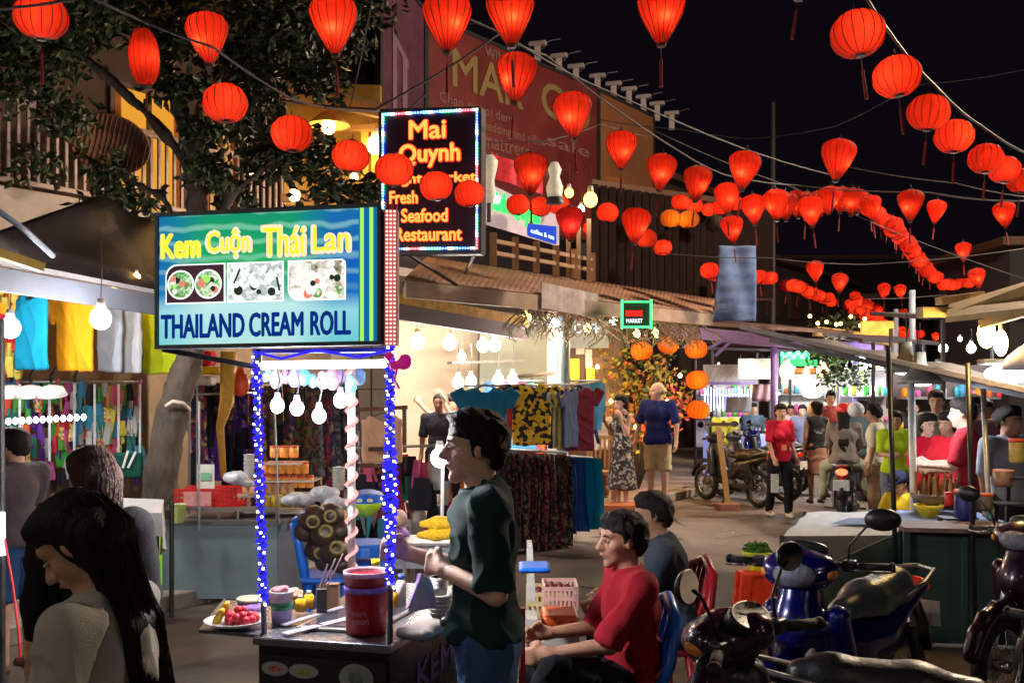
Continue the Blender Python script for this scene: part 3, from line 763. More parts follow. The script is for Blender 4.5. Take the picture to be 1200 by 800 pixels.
# out-of-view street lamp lighting the road; unseen fill lamp and bulbs added near camera
def street_lamp(x, y, h, r, m, lab):
    t = thing('street_lamp', lab, 'street lamp', (x, y, 0))
    b = MB(); b.tube([(x + 1.6, y, 0), (x + 1.6, y, h * .8), (x + 1.3, y, h + .25), (x, y, h + .42)], [.09, .07, .05, .04], 10); b.build('pole', darkmetal, t, True)
    b = MB(); b.lathe((x, y, h + .1), [(r * 1.1, 0), (r * 1.25, .05), (r * .8, .28), (.05, .32)], 18); b.build('lamp_hood', darkmetal, t, True)
    b = MB(); b.ball((x, y, h), (r, r, r * .7), 14); b.build('lamp', m, t, True)
street_lamp(8.8, 13.5, 8.0, .25, glow('street_lamp_glow', (1, .76, .55), 1700.0), 'tall street lamp on the right side of the road above the stalls')
street_lamp(5.8, -3.0, 7.0, .20, glow('fill_lamp_near', (1, .74, .52), 70.0), 'unseen fill lamp added on a pole behind the camera')  # unseen lamp added as fill for the foreground
for i, (x, y, z) in enumerate(((-2.4, -.8, 2.7), (.9, -2.6, 3.0), (4.4, -1.2, 2.7), (-3.4, 2.0, 2.6))):  # unseen fill bulbs added around the camera
    bulb((x, y, z), .07, glow('bulb_fill', (1, .86, .7), 110.0), label='unseen fill bulb added out of view, ' + ['left of the camera', 'behind the camera', 'behind the camera to the right', 'beyond the left edge'][i], cord=.5)

# ------------------------------------------------------------------ buildings
A0 = Vector((-5.9, 11.5, 0))
def FP(t, off, z): return A0 + U * t + N * off + Vector((0, 0, z))
def slab(b, t0, t1, o0, o1, z0, z1):
    b.prism([FP(t0, o0, z0), FP(t1, o0, z0), FP(t1, o1, z0), FP(t0, o1, z0)], (0, 0, z1 - z0)); return b
tan = mat('tan_render', (0.22, 0.155, 0.10), .85, var=.2, scale=2.5, bump=.35)
dark_wall = mat('dark_render', (0.045, 0.034, 0.037), .85, var=.3, scale=2, bump=.35)
pale_wall = mat('pale_render', (0.40, 0.35, 0.33), .8, var=.2, scale=2.5, bump=.3)
cream = mat('cream_panel', (0.62, 0.52, 0.40), .7, var=.1, scale=2, bump=.15)
wood = mat('pale_wood', (0.34, 0.20, 0.10), .6, var=.3, scale=6, bump=.3, stretch=(6, 6, 1))
darkwood = mat('dark_wood', (0.10, 0.05, 0.03), .55, var=.4, scale=6, bump=.3, stretch=(6, 6, 1))
lit_room = glow('lit_room', (1.0, 0.42, 0.04), 0.55, False)
lb = thing('balcony_house', 'dark two storey house with a railed balcony and yellow lit windows behind the tree', 'building', FP(0, 0, 0))
b = MB(); slab(b, -7, 5.6, -.25, -5, 0, 3.45); b.build('lower_wall', tan, lb)
b = MB(); slab(b, -7, 5.6, -2.3, -5, 3.45, 8.2); b.build('upper_wall', mat('brown_render', (0.075, 0.042, 0.032), .85, var=.3, scale=2), lb)
b = MB(); slab(b, -7, 5.6, .15, -2.35, 3.45, 4.1); b.build('balcony_slab', pale_wall, lb, bevel=.02)
b = MB(); slab(b, -7, 5.6, .2, -4.9, 7.5, 7.75); b.build('eaves', darkwood, lb)
# windows lit from inside: frame proud of the wall, pane set back, a curtain
for (t0, t1, z0, z1) in ((2.9, 4.3, 4.5, 6.5), (4.55, 5.45, 4.2, 6.5), (-.8, .5, 4.6, 6.2)):
    w = MB()
    for (a, c, d, e) in ((t0, t0 + .07, z0, z1), (t1 - .07, t1, z0, z1), (t0 + .07, t1 - .07, z1 - .07, z1), (t0 + .07, t1 - .07, z0, z0 + .07), ((t0 + t1) / 2 - .03, (t0 + t1) / 2 + .03, z0 + .07, z1 - .07)):
        slab(w, a, c, -2.22, -2.32, d, e)
    wo = w.build('window', darkwood, lb)
    p = MB(); slab(p, t0 + .07, t1 - .07, -2.285, -2.30, z0 + .07, z1 - .07); p.build('pane', lit_room if t0 > 0 else mat('dark_glass', (.02, .02, .03), .08, bump=0), wo)
    for q in range(2):
        cu = MB(); a = t0 + .08 + q * (t1 - t0 - .3); cu.grid(lambda u, v: FP(a + u * .14, -2.275 + .006 * math.sin(u * 25), z0 + .1 + v * (z1 - z0 - .2)), 14, 1); cu.build('curtain', mat('curtain', (.5, .16, .03), .8), wo)
rail = thing('balcony_railing', 'pale railing of upright bars along the left balcony', 'railing', FP(0, 0, 4.1))
rm = mat('rail_paint', (0.34, 0.26, 0.25), .6, var=.2, scale=8)
b = MB(); slab(b, -3, 5.6, .09, .02, 5.08, 5.16); b.build('top_rail', rm, rail, bevel=.01)
b = MB(); slab(b, -3, 5.6, .08, .03, 4.16, 4.22); b.build('bottom_rail', rm, rail, bevel=.01)
f1 = None
for i in range(72):
    p = FP(-2.95 + i * .12, .055, 0) - Vector(rail.location)
    if f1 is None:
        q = MB(); q.box((0, 0, 4.65), (.035, .035, .86), rot=-math.atan2(U.x, U.y)); f1 = q.build('baluster', rm, rail, local=True); c = f1
    else: c = f1.copy(); link(c)
    c.location = (p.x, p.y, -4.1)
# magenta glow on the wall, put in as a glowing strip under the balcony
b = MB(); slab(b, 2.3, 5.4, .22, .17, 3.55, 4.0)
o = b.build('pink_glow_strip', mat('pink_glow_strip', (.5, .05, .14), .5, var=.3, scale=3, emit=(1, .03, .2), es=.10, sample=False)); tag(o, 'added strip standing for pink light on the wall left of the cream roll sign', 'sign')
# woven tray hung outside the railing
wt = thing('woven_tray', 'big round woven bamboo tray hanging tilted against the balcony railing', 'tray', W(128, 178, 11.9))
q = Matrix.Rotation(math.radians(62), 3, 'X') @ Matrix.Rotation(math.radians(25), 3, 'Y')
wm = mat('bamboo', (0.22, 0.10, 0.06), .7, var=.3, scale=10)
b = MB(); b.lathe((0, 0, 0), [(.001, 0), (.15, .02), (.3, .06), (.44, .13), (.45, .15), (.43, .14), (.29, .075), (.001, .02)], 30, q); b.build('dish', wm, wt, True, local=True)
b = MB()
for i in range(-7, 8):
    x = i * .055; L_ = math.sqrt(max(.02, .43 ** 2 - x * x))
    b.tube([q @ Vector((x, yy, .034 + .62 * (x * x + yy * yy))) for yy in [L_ * k / 5 for k in range(-5, 6)]], .008, 5)
b.build('weave_strips', mat('bamboo_dark', (.10, .04, .03), .7), wt, local=True)

# middle building with shop, and the far dark blocks
mb_ = thing('shop_building', 'long dark building over the open clothes shop with big billboards on its upper wall', 'building', FP(11, 0, 0))
b = MB(); slab(b, 5.7, 17.5, -.6, -8, 3.9, 8.55); b.build('upper_wall', dark_wall, mb_)
b = MB(); slab(b, 5.7, 17.5, -3.2, -8, .11, 3.9); b.build('shop_back_wall', cream, mb_)
b = MB(); slab(b, 5.7, 17.5, -.05, -8, 3.75, 3.9); b.build('floor_slab', pale_wall, mb_)
b = MB()
for z in (1.0, 1.75, 2.5, 3.2): slab(b, 5.75, 12.5, -3.17, -3.2, z, z + .025)
for t in (7.0, 8.4, 9.8): slab(b, t, t + .02, -3.168, -3.2, .2, 3.7)
b.build('panel_joints', mat('joint', (.2, .15, .1), .8), mb_)
# billboards
def board(name, label, px0, y0a, y0b, px1, y1a, y1b, Ya, Yb, m, th=.12):
    t = thing(name, label, 'billboard', W((px0 + px1) / 2, (y0b + y1b) / 2, (Ya + Yb) / 2))
    a, c, d, e = W(px0, y0a, Ya), W(px0, y0b, Ya), W(px1, y1b, Yb), W(px1, y1a, Yb)
    nn = (d - c).cross(a - c).normalized()
    b = MB(); b.prism([c, d, e, a], -nn * th); b.build('panel', m, t)
    fr = MB()
    for p, q2 in ((a, e), (c, d), (a, c), (e, d)): fr.beam(p - nn * .02, q2 - nn * .02, .07, .09, nn)
    fr.build('frame', darkmetal, t)
    return t, a, c, d, e, nn
redb = mat('red_print', (0.145, 0.022, 0.020), .5, var=.35, scale=1.2, bump=.05)
tt, a, c, d, e, nn = board('billboard', 'large red billboard with big MAR lettering under the row of floodlights', 500, 18, 255, 700, 104, 285, 17.6, 23.0, redb)
r_ = (d - c).normalized(); u_ = (a - c).normalized()
def BP(u, v): return c + (d - c) * u + ((a - c) * (1 - u) + (e - d) * u) * v + nn * .012
goldp = mat('gold_print', (0.23, 0.17, 0.06), .5)
palep = mat('pale_print', (0.24, 0.12, 0.11), .5)
def BX(px, py):          # the point of the board behind a place in the picture, for lettering and print
    k = (px - 600) / F; u = (c.x - k * c.y) / (k * (d.y - c.y) - (d.x - c.x)); Y = c.y + (d.y - c.y) * u
    return Vector((c.x + (d.x - c.x) * u, Y, Z(py, Y))) + nn * .012
def BT(b, s, px0, px1, py, h, bold=.02):
    p, q = BX(px0, py), BX(px1, py); put_text(b, s, p, r_, Vector((0, 0, 1)), (Vector((q.x, q.y, 0)) - Vector((p.x, p.y, 0))).length, h, bold, .004)
b = MB(); BT(b, 'MAR', 530, 612, 100, .68); BT(b, 'OU', 634, 690, 134, .72)
b.build('lettering', goldp, tt)
b = MB(); BT(b, 'WIN', 568, 590, 66, .20)
for i, (uu, vv, w_) in enumerate(((.12, .40, 2.4), (.3, .33, 2.6), (.33, .26, 2.4), (.33, .19, 2.8), (.7, .40, 1.3))):
    BT(b, ['Chan ga goi dem', 'bedding and pillow', 'mattress', 'discount', 'sale'][i], *((514, 600, 122), (566, 640, 155), (566, 620, 172), (566, 650, 190), (640, 690, 170))[i], .24, .008)
b.build('small_print', palep, tt)
brn = mat('brown_print', (0.24, 0.10, 0.045), .5, var=.25, scale=1.0, bump=.05)
tt2, a, c, d, e, nn = board('billboard', 'plain brown billboard at the right end of the roof under the last floodlights', 702, 106, 262, 766, 137, 262, 23.1, 25.4, brn)
b = MB(); r2 = (d - c).normalized(); u2 = (a - c).normalized()
b.prism([c + nn * .01 + r2 * .3 + u2 * .5, c + nn * .01 + r2 * 1.2 + u2 * .5, c + nn * .01 + r2 * 1.2 + u2 * 1.1, c + nn * .01 + r2 * .3 + u2 * 1.1], nn * .01)
b.build('printed_panel', mat('print_orange', (.34, .13, .04), .5), tt2)
pk = mat('pink_print', (0.10, 0.028, 0.06), .5, var=.5, scale=1.4, bump=.05)
tt3, a, c, d, e, nn = board('billboard', 'pink and magenta billboard with a pale bed picture left of the red billboard', 446, -60, 128, 498, 14, 235, 16.3, 17.5, pk)
b = MB(); r2 = (d - c).normalized(); u2 = (a - c).normalized()
o_ = c + nn * .01
for (x0, z0, x1, z1) in ((.45, 0, .62, 1.6), (.45, 1.6, 1.1, 1.75), (.85, .2, 1.05, 1.6), (.1, 2.2, .5, 3.0)):
    b.prism([o_ + r2 * x0 + u2 * z0, o_ + r2 * x1 + u2 * z0, o_ + r2 * x1 + u2 * z1, o_ + r2 * x0 + u2 * z1], nn * .01)
b.build('printed_picture', mat('print_lilac', (.22, .12, .18), .5), tt3)
# row of floodlights on brackets along the roof edge
fl_p = [(654, 90), (684, 82), (532, 58)] and [(533, 40), (655, 62), (677, 75), (694, 88), (717, 90), (735, 100), (750, 112), (768, 118), (782, 130)]
fm = mat('flood_paint', (0.42, 0.36, 0.36), .5)
for i, (px, py) in enumerate([(533, 40), (630, 58), (655, 72), (675, 84), (700, 95), (719, 104), (737, 110), (754, 119), (770, 127), (787, 138)]):
    Y = 19 + (px - 533) / 254 * 7.5
    p = W(px, py, Y); s = .9
    t = thing('floodlight', 'unlit floodlight on a bracket over the billboards, %s' % ['leftmost behind the teardrop lantern', 'second of the row', 'third of the row', 'fourth of the row', 'fifth of the row', 'sixth of the row', 'seventh of the row', 'eighth of the row', 'next to last', 'last one at the right end'][i], 'floodlight', p - Vector((0, 0, .35)), 'floodlights along the roof edge')
    b = MB(); b.box(p + Vector((0, 0, .12)), (.44 * s, .14, .10), rot=-.3); b.build('lamp_housing', fm, t, bevel=.02)
    b = MB(); b.box(p + Vector((0, 0, -.13)), (.14, .08, .40)); b.build('bracket', fm, t)
    b = MB(); b.tube([p + Vector((.1, 0, 0)), p + Vector((.25, .05, .2)), p + Vector((.5, .1, .26))], .014, 5); b.build('arm', darkmetal, t)
# dark blocks along the left side further off, and at the end
for nm, lab, t0, t1, z1, mcol, o0 in (('terrace_house', 'dark unlit house behind the blue tarp panel', 17.6, 25, 7.4, (0.05, 0.03, 0.028), -.4), ('terrace_house', 'dark low house further down the left side', 25.1, 37, 6.0, (0.04, 0.03, 0.035), -.2), ('terrace_house', 'farthest dark house on the left side of the street', 37.2, 60, 5.6, (0.035, 0.028, 0.03), .4)):
    h = thing(nm, lab, 'building', FP((t0 + t1) / 2, -2, 0))
    b = MB(); slab(b, t0, t1, o0, -7, 0.1, z1); b.build('wall', mat('wall_' + str(t0), mcol, .85, var=.3, scale=2), h)
    b = MB(); slab(b, t0 - .1, t1 + .1, o0 + .35, -7, z1, z1 + .18); b.build('roof', darkwood, h)
    n_ = int((t1 - t0) / 2.2)
    for i in range(n_):
        a_ = t0 + .6 + i * 2.2
        w = MB(); slab(w, a_, a_ + 1.2, o0 + .05, o0, 4.2, z1 - .6); wo = w.build('window', mat('shutter_wood', (.07, .035, .02), .7), h)
        w = MB()
        for q in range(9): slab(w, a_ + .06, a_ + 1.14, o0 + .08, o0 + .052, 4.26 + q * (z1 - 4.9) / 9, 4.26 + (q + .62) * (z1 - 4.9) / 9)
        w.build('shutter_slats', mat('shutter_wood2', (.10, .05, .03), .7), wo)
for nm, lab, x0, x1, Y0, z1 in (('far_building', 'black block closing the end of the street', 14, 30, 52, 8.5), ('far_building', 'dark block behind the right stalls', 12, 19, 24, 5.2)):
    h = thing(nm, lab, 'building', ((x0 + x1) / 2, Y0, 0))
    b = MB(); b.box(((x0 + x1) / 2, Y0 + 2, z1 / 2), (x1 - x0, 4, z1)); b.build('wall', mat('far_wall', (0.03, 0.025, 0.03), .9), h)
    b = MB(); b.box(((x0 + x1) / 2, Y0 + 2, z1 + .1), (x1 - x0 + .6, 4.6, .2)); b.build('roof', darkwood, h)
    for i in range(5):
        w = MB(); w.box((x0 + 1.2 + i * (x1 - x0 - 2) / 5, Y0 - .03, z1 * .7), (.9, .05, 1.1)); w.build('window', mat('dark_glass', (.02, .02, .03), .08, bump=0), h)

# corrugated awning over the shop
aw = thing('shop_awning', 'long rusty corrugated awning over the open clothes shop', 'awning', W(660, 340, 12))
e0, e1 = W(474, 326, 10.0), W(834, 366, 14.6)
b0, b1 = W(500, 301, 12.3), W(838, 350, 17.2)
def awf(u, v):
    p = (e0.lerp(e1, u)).lerp(b0.lerp(b1, u), v); return p + Vector((0, 0, .003 * math.sin(u * 2 * math.pi * 62)))
b = MB(); b.grid(awf, 372, 3)
o = b.build('roof_sheet', mat('rusty_sheet', (0.30, 0.16, 0.095), .6, var=.4, scale=2.2, bump=.3), aw, True)
so = o.modifiers.new('thickness', 'SOLIDIFY'); so.thickness = .02
b = MB(); b.beam(e0 - Vector((0, 0, .11)), e1 - Vector((0, 0, .11)), .05, .17); b.build('fascia', mat('fascia_paint', (0.42, 0.30, 0.22), .7, var=.4, scale=2), aw)
b = MB()
for i in range(9):
    u = i / 8; b.beam(e0.lerp(e1, u) - Vector((0, 0, .06)), b0.lerp(b1, u) - Vector((0, 0, .06)), .05, .07)
b.beam(e0.lerp(b0, .5) - Vector((0, 0, .12)), e1.lerp(b1, .5) - Vector((0, 0, .12)), .06, .06)
b.build('rafters', darkwood, aw)
# clutter of rolled tarps and vines hung under the fascia
b = MB(); rr = random.Random(11)
for i in range(230):
    u = .28 + .68 * rr.random(); p = e0.lerp(e1, u) + Vector((0, rr.uniform(.1, .5), -.18))
    pts = [p]
    for k in range(4): pts.append(pts[-1] + Vector((rr.uniform(-.12, .12), rr.uniform(-.05, .05), -rr.uniform(.02, .12))))
    b.mi(rr.randrange(3)).tube(pts, rr.uniform(.004, .010), 5)
o = b.build('hanging_vines', [mat('dry_vine', (.22, .14, .09), .8), mat('old_cloth', (.35, .27, .22), .8), mat('green_vine', (.07, .09, .03), .7)]); tag(o, 'tangle of dry vines and rolled cloth under the awning edge', 'vines', kind='stuff')
bn = MB(); p0, p1 = W(634, 331, 11.6), W(700, 345, 12.5); bn.grid(lambda u, v: p0.lerp(p1, u) + Vector((0, -.04 + .01 * math.sin(u * 17), -.30 * v)), 24, 3)
o = bn.build('awning_banner', mat('old_banner', (.5, .42, .40), .7, var=.4, scale=6)); so = o.modifiers.new('t', 'SOLIDIFY'); so.thickness = .01
tag(o, 'worn pale banner strip tied on the awning fascia', 'banner')
# inner awning with yellow underside
ia = thing('inner_awning', 'low inner awning with a dark front beam and yellow lit underside', 'awning', W(540, 372, 11.0))
q0, q1 = W(466, 350, 10.6), W(618, 378, 12.9)
b = MB(); b.beam(q0 - Vector((0, 0, .14)), q1 - Vector((0, 0, .14)), .08, .17); b.build('front_beam', mat('plum_paint', (.10, .055, .07), .6), ia)
b = MB(); b.prism([q0 + Vector((0, .1, .0)), q1 + Vector((0, .1, 0)), q1 + Vector((-.6, 1.6, .22)), q0 + Vector((-.6, 1.6, .22))], (0, 0, .03)); b.build('cloth_roof', mat('yellow_tarp', (.55, .33, .04), .6, var=.3, scale=3), ia)
b = MB(); b.beam(q0 + Vector((0, -.02, 0)), q1 + Vector((0, -.02, 0)), .03, .13); b.build('valance', mat('yellow_valance', (.60, .38, .06), .7, var=.5, scale=8), ia)
# raised timber balcony rail on top of the awning
br = thing('roof_rail', 'pale timber railing standing on the shop awning', 'railing', W(640, 325, 13.5))
r0, r1 = W(578, 298, 12.6), W(694, 318, 14.6)
for z, w_ in ((.02, .05), (.17, .05)):
    b = MB(); b.beam(r0 + Vector((0, 0, z)), r1 + Vector((0, 0, z)), .05, w_); b.build('rail', wood, br)
for i in range(6):
    p = r0.lerp(r1, i / 5); b = MB(); b.box(p + Vector((0, 0, .06)), (.09, .09, .42)); b.build('post', wood, br)
for px in (666, 678, 690):
    b = MB(); p = W(px, 330, 14.3); b.box(p + Vector((0, 0, .4)), (.06, .06, 1.0)); b.build('tall_post', wood, br)
# dark timber shed at the back of the awning
sh = thing('roof_shed', 'dark plank shed on the roof behind the hanging lanterns', 'shed', W(770, 340, 19))
b = MB(); b.prism([W(694, 350, 18), W(905, 352, 23), W(905, 240, 23), W(694, 210, 18)], (0, .1, 0)); b.build('wall', darkwood, sh)
for i in range(26):
    u = i / 25; b = MB(); p = W(697, 350, 17.95).lerp(W(902, 352, 22.9), u); b.box(p + Vector((0, -.04, 1.05)), (.13, .04, 2.0)); b.build('plank', mat('plank', (.016, .009, .008), .8, spec=.08, var=.4, scale=4, rnd=.01), sh)
# blue tarp panel
bt = MB()
bt.grid(lambda u, v: W(836 + 50 * u + 6 * v * (1 - u), 376 - 88 * v, 17.2) + Vector((0, .03 * math.sin(u * 9 + v * 4) + .01 * math.sin(v * 37), 0)), 18, 22)
o = bt.build('tarp_panel', mat('blue_tarp', (0.10, 0.16, 0.32), .85, var=.5, scale=2.5, bump=.2), smooth=True); so = o.modifiers.new('t', 'SOLIDIFY'); so.thickness = .02
tag(o, 'faded blue tarp panel standing above the far awning', 'tarp')

# ------------------------------------------------------------------ overhead cables
def cable(pts, r=.012, label='', sag=None):
    P = [W(*p) for p in pts]; out = []
    for i in range(len(P) - 1):
        for k in range(6):
            t = k / 6; out.append(P[i].lerp(P[i + 1], t) - Vector((0, 0, .04 * math.sin(math.pi * t) * (P[i + 1] - P[i]).length * .4)))
    out.append(P[-1])
    o = MB().tube(out, r * .62, 5).build('overhead_cable', mat('cable', (0.06, 0.055, 0.06), .6, bump=0), smooth=True)
    tag(o, label, 'cable')
cable([(-40, 14, 5.5), (105, -3, 5.6), (250, 56, 6.5), (345, 118, 7.5), (445, 130, 9.4)], .014, 'grey cable crossing the top left corner above the lanterns')
cable([(330, 118, 8), (440, 128, 8.2), (585, 40, 9), (640, 65, 10), (800, 180, 12), (850, 205, 13), (930, 217, 14), (1090, 226, 13), (1210, 236, 11)], .016, 'bundle of cables running right from the red billboard over the street')
cable([(470, -20, 7), (590, 40, 8), (720, 110, 10), (985, 208, 14)], .014, 'cable slanting down from the top edge behind the second lantern row')
cable([(1005, -20, 5.6), (1040, 35, 6.2), (1095, 100, 7.3), (1150, 148, 8.4), (1215, 185, 9.5)], .016, 'cable at the upper right carrying the round lanterns')
cable([(700, 140, 12), (800, 152, 12), (875, 163, 12), (980, 148, 11), (1070, 100, 10), (1210, 80, 9)], .009, 'thin cable wandering across the dark sky at the right')
cable([(540, 165, 9.4), (640, 165, 10), (705, 145, 11), (760, 160, 12)], .009, 'thin wire looping right from the top of the neon letter sign')
cable([(770, 296, 16), (900, 302, 16), (1010, 310, 16), (1210, 290, 15)], .012, 'cable stretched level behind the middle lanterns')
cable([(760, 150, 14), (930, 220, 15), (1210, 330, 16)], .01, 'cable slanting to the lower right behind the lanterns')
cable([(990, 195, 14), (1120, 215, 13), (1210, 232, 12)], .012, 'second strand of the cable bundle at the right')
cable([(1015, 350, 18), (1100, 346, 18), (1215, 345, 17)], .01, 'low cable over the far right lanterns')
cable([(438, -10, 7), (425, 60, 7.4), (410, 125, 8)], .008, 'thin wire hanging from the top edge left of the pink billboard')
for (px, y0, y1, Y, lab, m) in ((1069, 340, 460, 16, 'thin blue-grey pole behind the right stalls', 'grey'), (1050, 362, 470, 21, 'short pale pole further behind the right stalls', 'grey'), (906, 120, 405, 24, 'tall dark pole rising behind the middle lanterns', 'dark')):
    o = MB().cyl(W(px, y1, Y) * 1.0 - Vector((0, 0, Z(y1, Y) - .0)), W(px, y0, Y), .07 if m == 'dark' else .05, .05, 10).build('utility_pole', mat('pole_' + m, (.22, .27, .36) if m == 'grey' else (.06, .045, .045), .6, bump=.1), smooth=True)
    tag(o, lab, 'pole')

# ------------------------------------------------------------------ tree at the left
tr = thing('street_tree', 'leaning grey-brown tree whose dark crown fills the upper left', 'tree', W(185, 600, 8.9) - Vector((0, 0, Z(600, 8.9))))
bark = mat('bark', (0.058, 0.043, 0.033), .85, var=.5, scale=7, bump=.9, bscale=30, stretch=(1, 1, .4))
pr = []
path = [(178, 700, 8.9, .26), (184, 600, 8.9, .20), (190, 550, 8.9, .185), (204, 480, 8.95, .17), (222, 420, 9.0, .15), (238, 360, 9.2, .14), (240, 300, 9.3, .13), (230, 235, 9.5, .12), (226, 180, 9.6, .105), (212, 130, 9.7, .09), (196, 85, 9.8, .075), (202, 30, 9.9, .06), (225, -40, 10, .05)]
for i in range(len(path) - 1):
    a_, c_ = path[i], path[i + 1]; pr.append(('c', W(*a_[:3]), W(*c_[:3]), a_[3], c_[3]))
for br_ in ([(238, 300, 9.3, .08), (270, 230, 9.5, .05), (330, 180, 9.8, .03), (390, 160, 10, .015)], [(228, 200, 9.6, .07), (160, 120, 9.8, .045), (90, 60, 10, .03), (30, 30, 10.2, .015)], [(200, 60, 9.9, .05), (280, 20, 10, .03), (380, -10, 10.2, .02)], [(240, 320, 9.2, .06), (190, 230, 9.6, .035), (110, 190, 10, .02), (60, 150, 10.1, .012)]):
    for i in range(len(br_) - 1):
        a_, c_ = br_[i], br_[i + 1]; pr.append(('c', W(*a_[:3]), W(*c_[:3]), a_[3], c_[3]))
blob('trunk', [(p[0], p[1], p[2], p[3] * .72, p[4] * .72) for p in pr], bark, tr, .022, .03, local=False, wr=.03, fr=16, it=1)
MB().tube([W(194, 476, 8.75), W(203, 470, 8.74), W(214, 472, 8.76), W(222, 480, 8.9)], .018, 6).build('tied_cord', mat('cord_pale', (.5, .42, .35), .8), tr, True)
rr = random.Random(21)
leafm = [mat('leaf_a', (0.024, 0.042, 0.012), .45, var=.3, scale=5, bump=0), mat('leaf_b', (0.04, 0.06, 0.018), .45, var=.3, scale=5, bump=0), mat('leaf_c', (0.016, 0.026, 0.010), .5, var=.3, scale=5, bump=0)]
def leaves(b, c, rad, n, sz, rr):
    for _ in range(n):
        v = Vector((rr.gauss(0, 1), rr.gauss(0, 1), rr.gauss(0, 1))).normalized() * rad * rr.random() ** .45
        p = c + Vector((v.x, v.y, v.z * .75)); s = sz * rr.uniform(.6, 1.3)
        d = Vector((rr.gauss(0, 1), rr.gauss(0, 1), rr.gauss(-.5, .7))).normalized(); sd = d.orthogonal().normalized(); sd = (sd + d.cross(sd) * rr.uniform(-1, 1)).normalized()
        up = d.cross(sd) * s * .12
        b.mi(rr.choice((0, 0, 1, 2))); b.add([p, p + d * s * .5 + sd * s * .27, p + d * s, p + d * s * .5 - sd * s * .27, p + d * s * .5 - up], [(0, 4, 1), (1, 4, 2), (2, 4, 3), (3, 4, 0)])
b = MB()
for (px, py, Y, rad, n) in ((20, -10, 10, .8, 600), (110, -20, 10, .9, 700), (200, -30, 10.2, .9, 600), (300, -20, 10.3, .9, 700), (390, -30, 10.4, .8, 500), (60, 60, 10.2, .6, 330), (10, 100, 10, .5, 260),
                            (140, 30, 10, .55, 300), (330, 40, 10.1, .6, 380), (300, 100, 10.1, .55, 300), (360, 190, 10.1, .5, 330), (310, 190, 9.9, .45, 260), (260, 150, 10, .4, 160), (90, 130, 10.2, .45, 200), (130, 205, 10, .42, 200), (160, 235, 9.8, .35, 130),
                            (420, 215, 10.4, .35, 160), (380, 225, 10.2, .4, 200), (250, 40, 10.2, .5, 260), (40, 190, 10.4, .35, 90), (215, 90, 9.4, .4, 260), (235, 150, 9.3, .3, 150), (185, 45, 9.5, .42, 240), (255, 200, 9.2, .25, 200), (90, 10, 9.8, .6, 500), (300, 60, 9.8, .55, 420), (370, 90, 10, .4, 260), (20, 40, 9.8, .5, 350), (100, 250, 10, .25, 60), (410, 30, 10.4, .5, 200), (230, 210, 9.7, .3, 90), (290, 235, 9.8, .35, 140)):
    for k in range(3):
        leaves(b, W(px, py, Y) + Vector((rr.uniform(-.5, .5), rr.uniform(-.4, .4), rr.uniform(-.35, .35))) * rad, rad * .62, n // 3, .13, rr)
o = b.build('crown', leafm, tr); o['kind'] = 'stuff'
# ------------------------------------------------------------------ lanterns
red_silk = silk('red_silk', (0.86, 0.050, 0.020), .7)
orange_silk = silk('orange_silk', (1.0, 0.30, 0.03), .8)
wine_silk = silk('wine_silk', (0.55, 0.02, 0.02), .6)
rib_m = mat('rib_wire', (0.04, 0.004, 0.004), .6, bump=0, var=0)
tas_m = mat('tassel_red', (0.26, 0.015, 0.02), .8, bump=.4, scale=60, stretch=(1, 1, .1))
LB = glow('lantern_bulb', (1.0, 0.58, 0.32), 138.0)
LBO = glow('lantern_bulb_orange', (1.0, 0.55, 0.2), 130.0)
PROF = {  # radius, height: unit width 1
    'globe': [(.10, -.40), (.26, -.375), (.40, -.27), (.48, -.13), (.50, 0), (.48, .13), (.40, .27), (.26, .375), (.10, .40)],
    'tear': [(.07, -.66), (.13, -.58), (.23, -.42), (.34, -.22), (.44, -.01), (.495, .17), (.49, .30), (.42, .42), (.28, .51), (.10, .545)],
    'tall': [(.10, -.92), (.26, -.86), (.40, -.62), (.48, -.3), (.50, 0), (.48, .3), (.40, .62), (.26, .86), (.10, .92)]}
def smoothprof(p, k=3):
    out = []
    for i in range(len(p) - 1):
        a0, a1, a2, a3 = p[max(i - 1, 0)], p[i], p[i + 1], p[min(i + 2, len(p) - 1)]
        for j in range(k):
            t = j / k
            out.append(tuple(.5 * (2 * a1[q] + (a2[q] - a0[q]) * t + (2 * a0[q] - 5 * a1[q] + 4 * a2[q] - a3[q]) * t * t + (3 * a1[q] - a0[q] - 3 * a2[q] + a3[q]) * t ** 3) for q in (0, 1)))
    return out + [p[-1]]
LP = {}
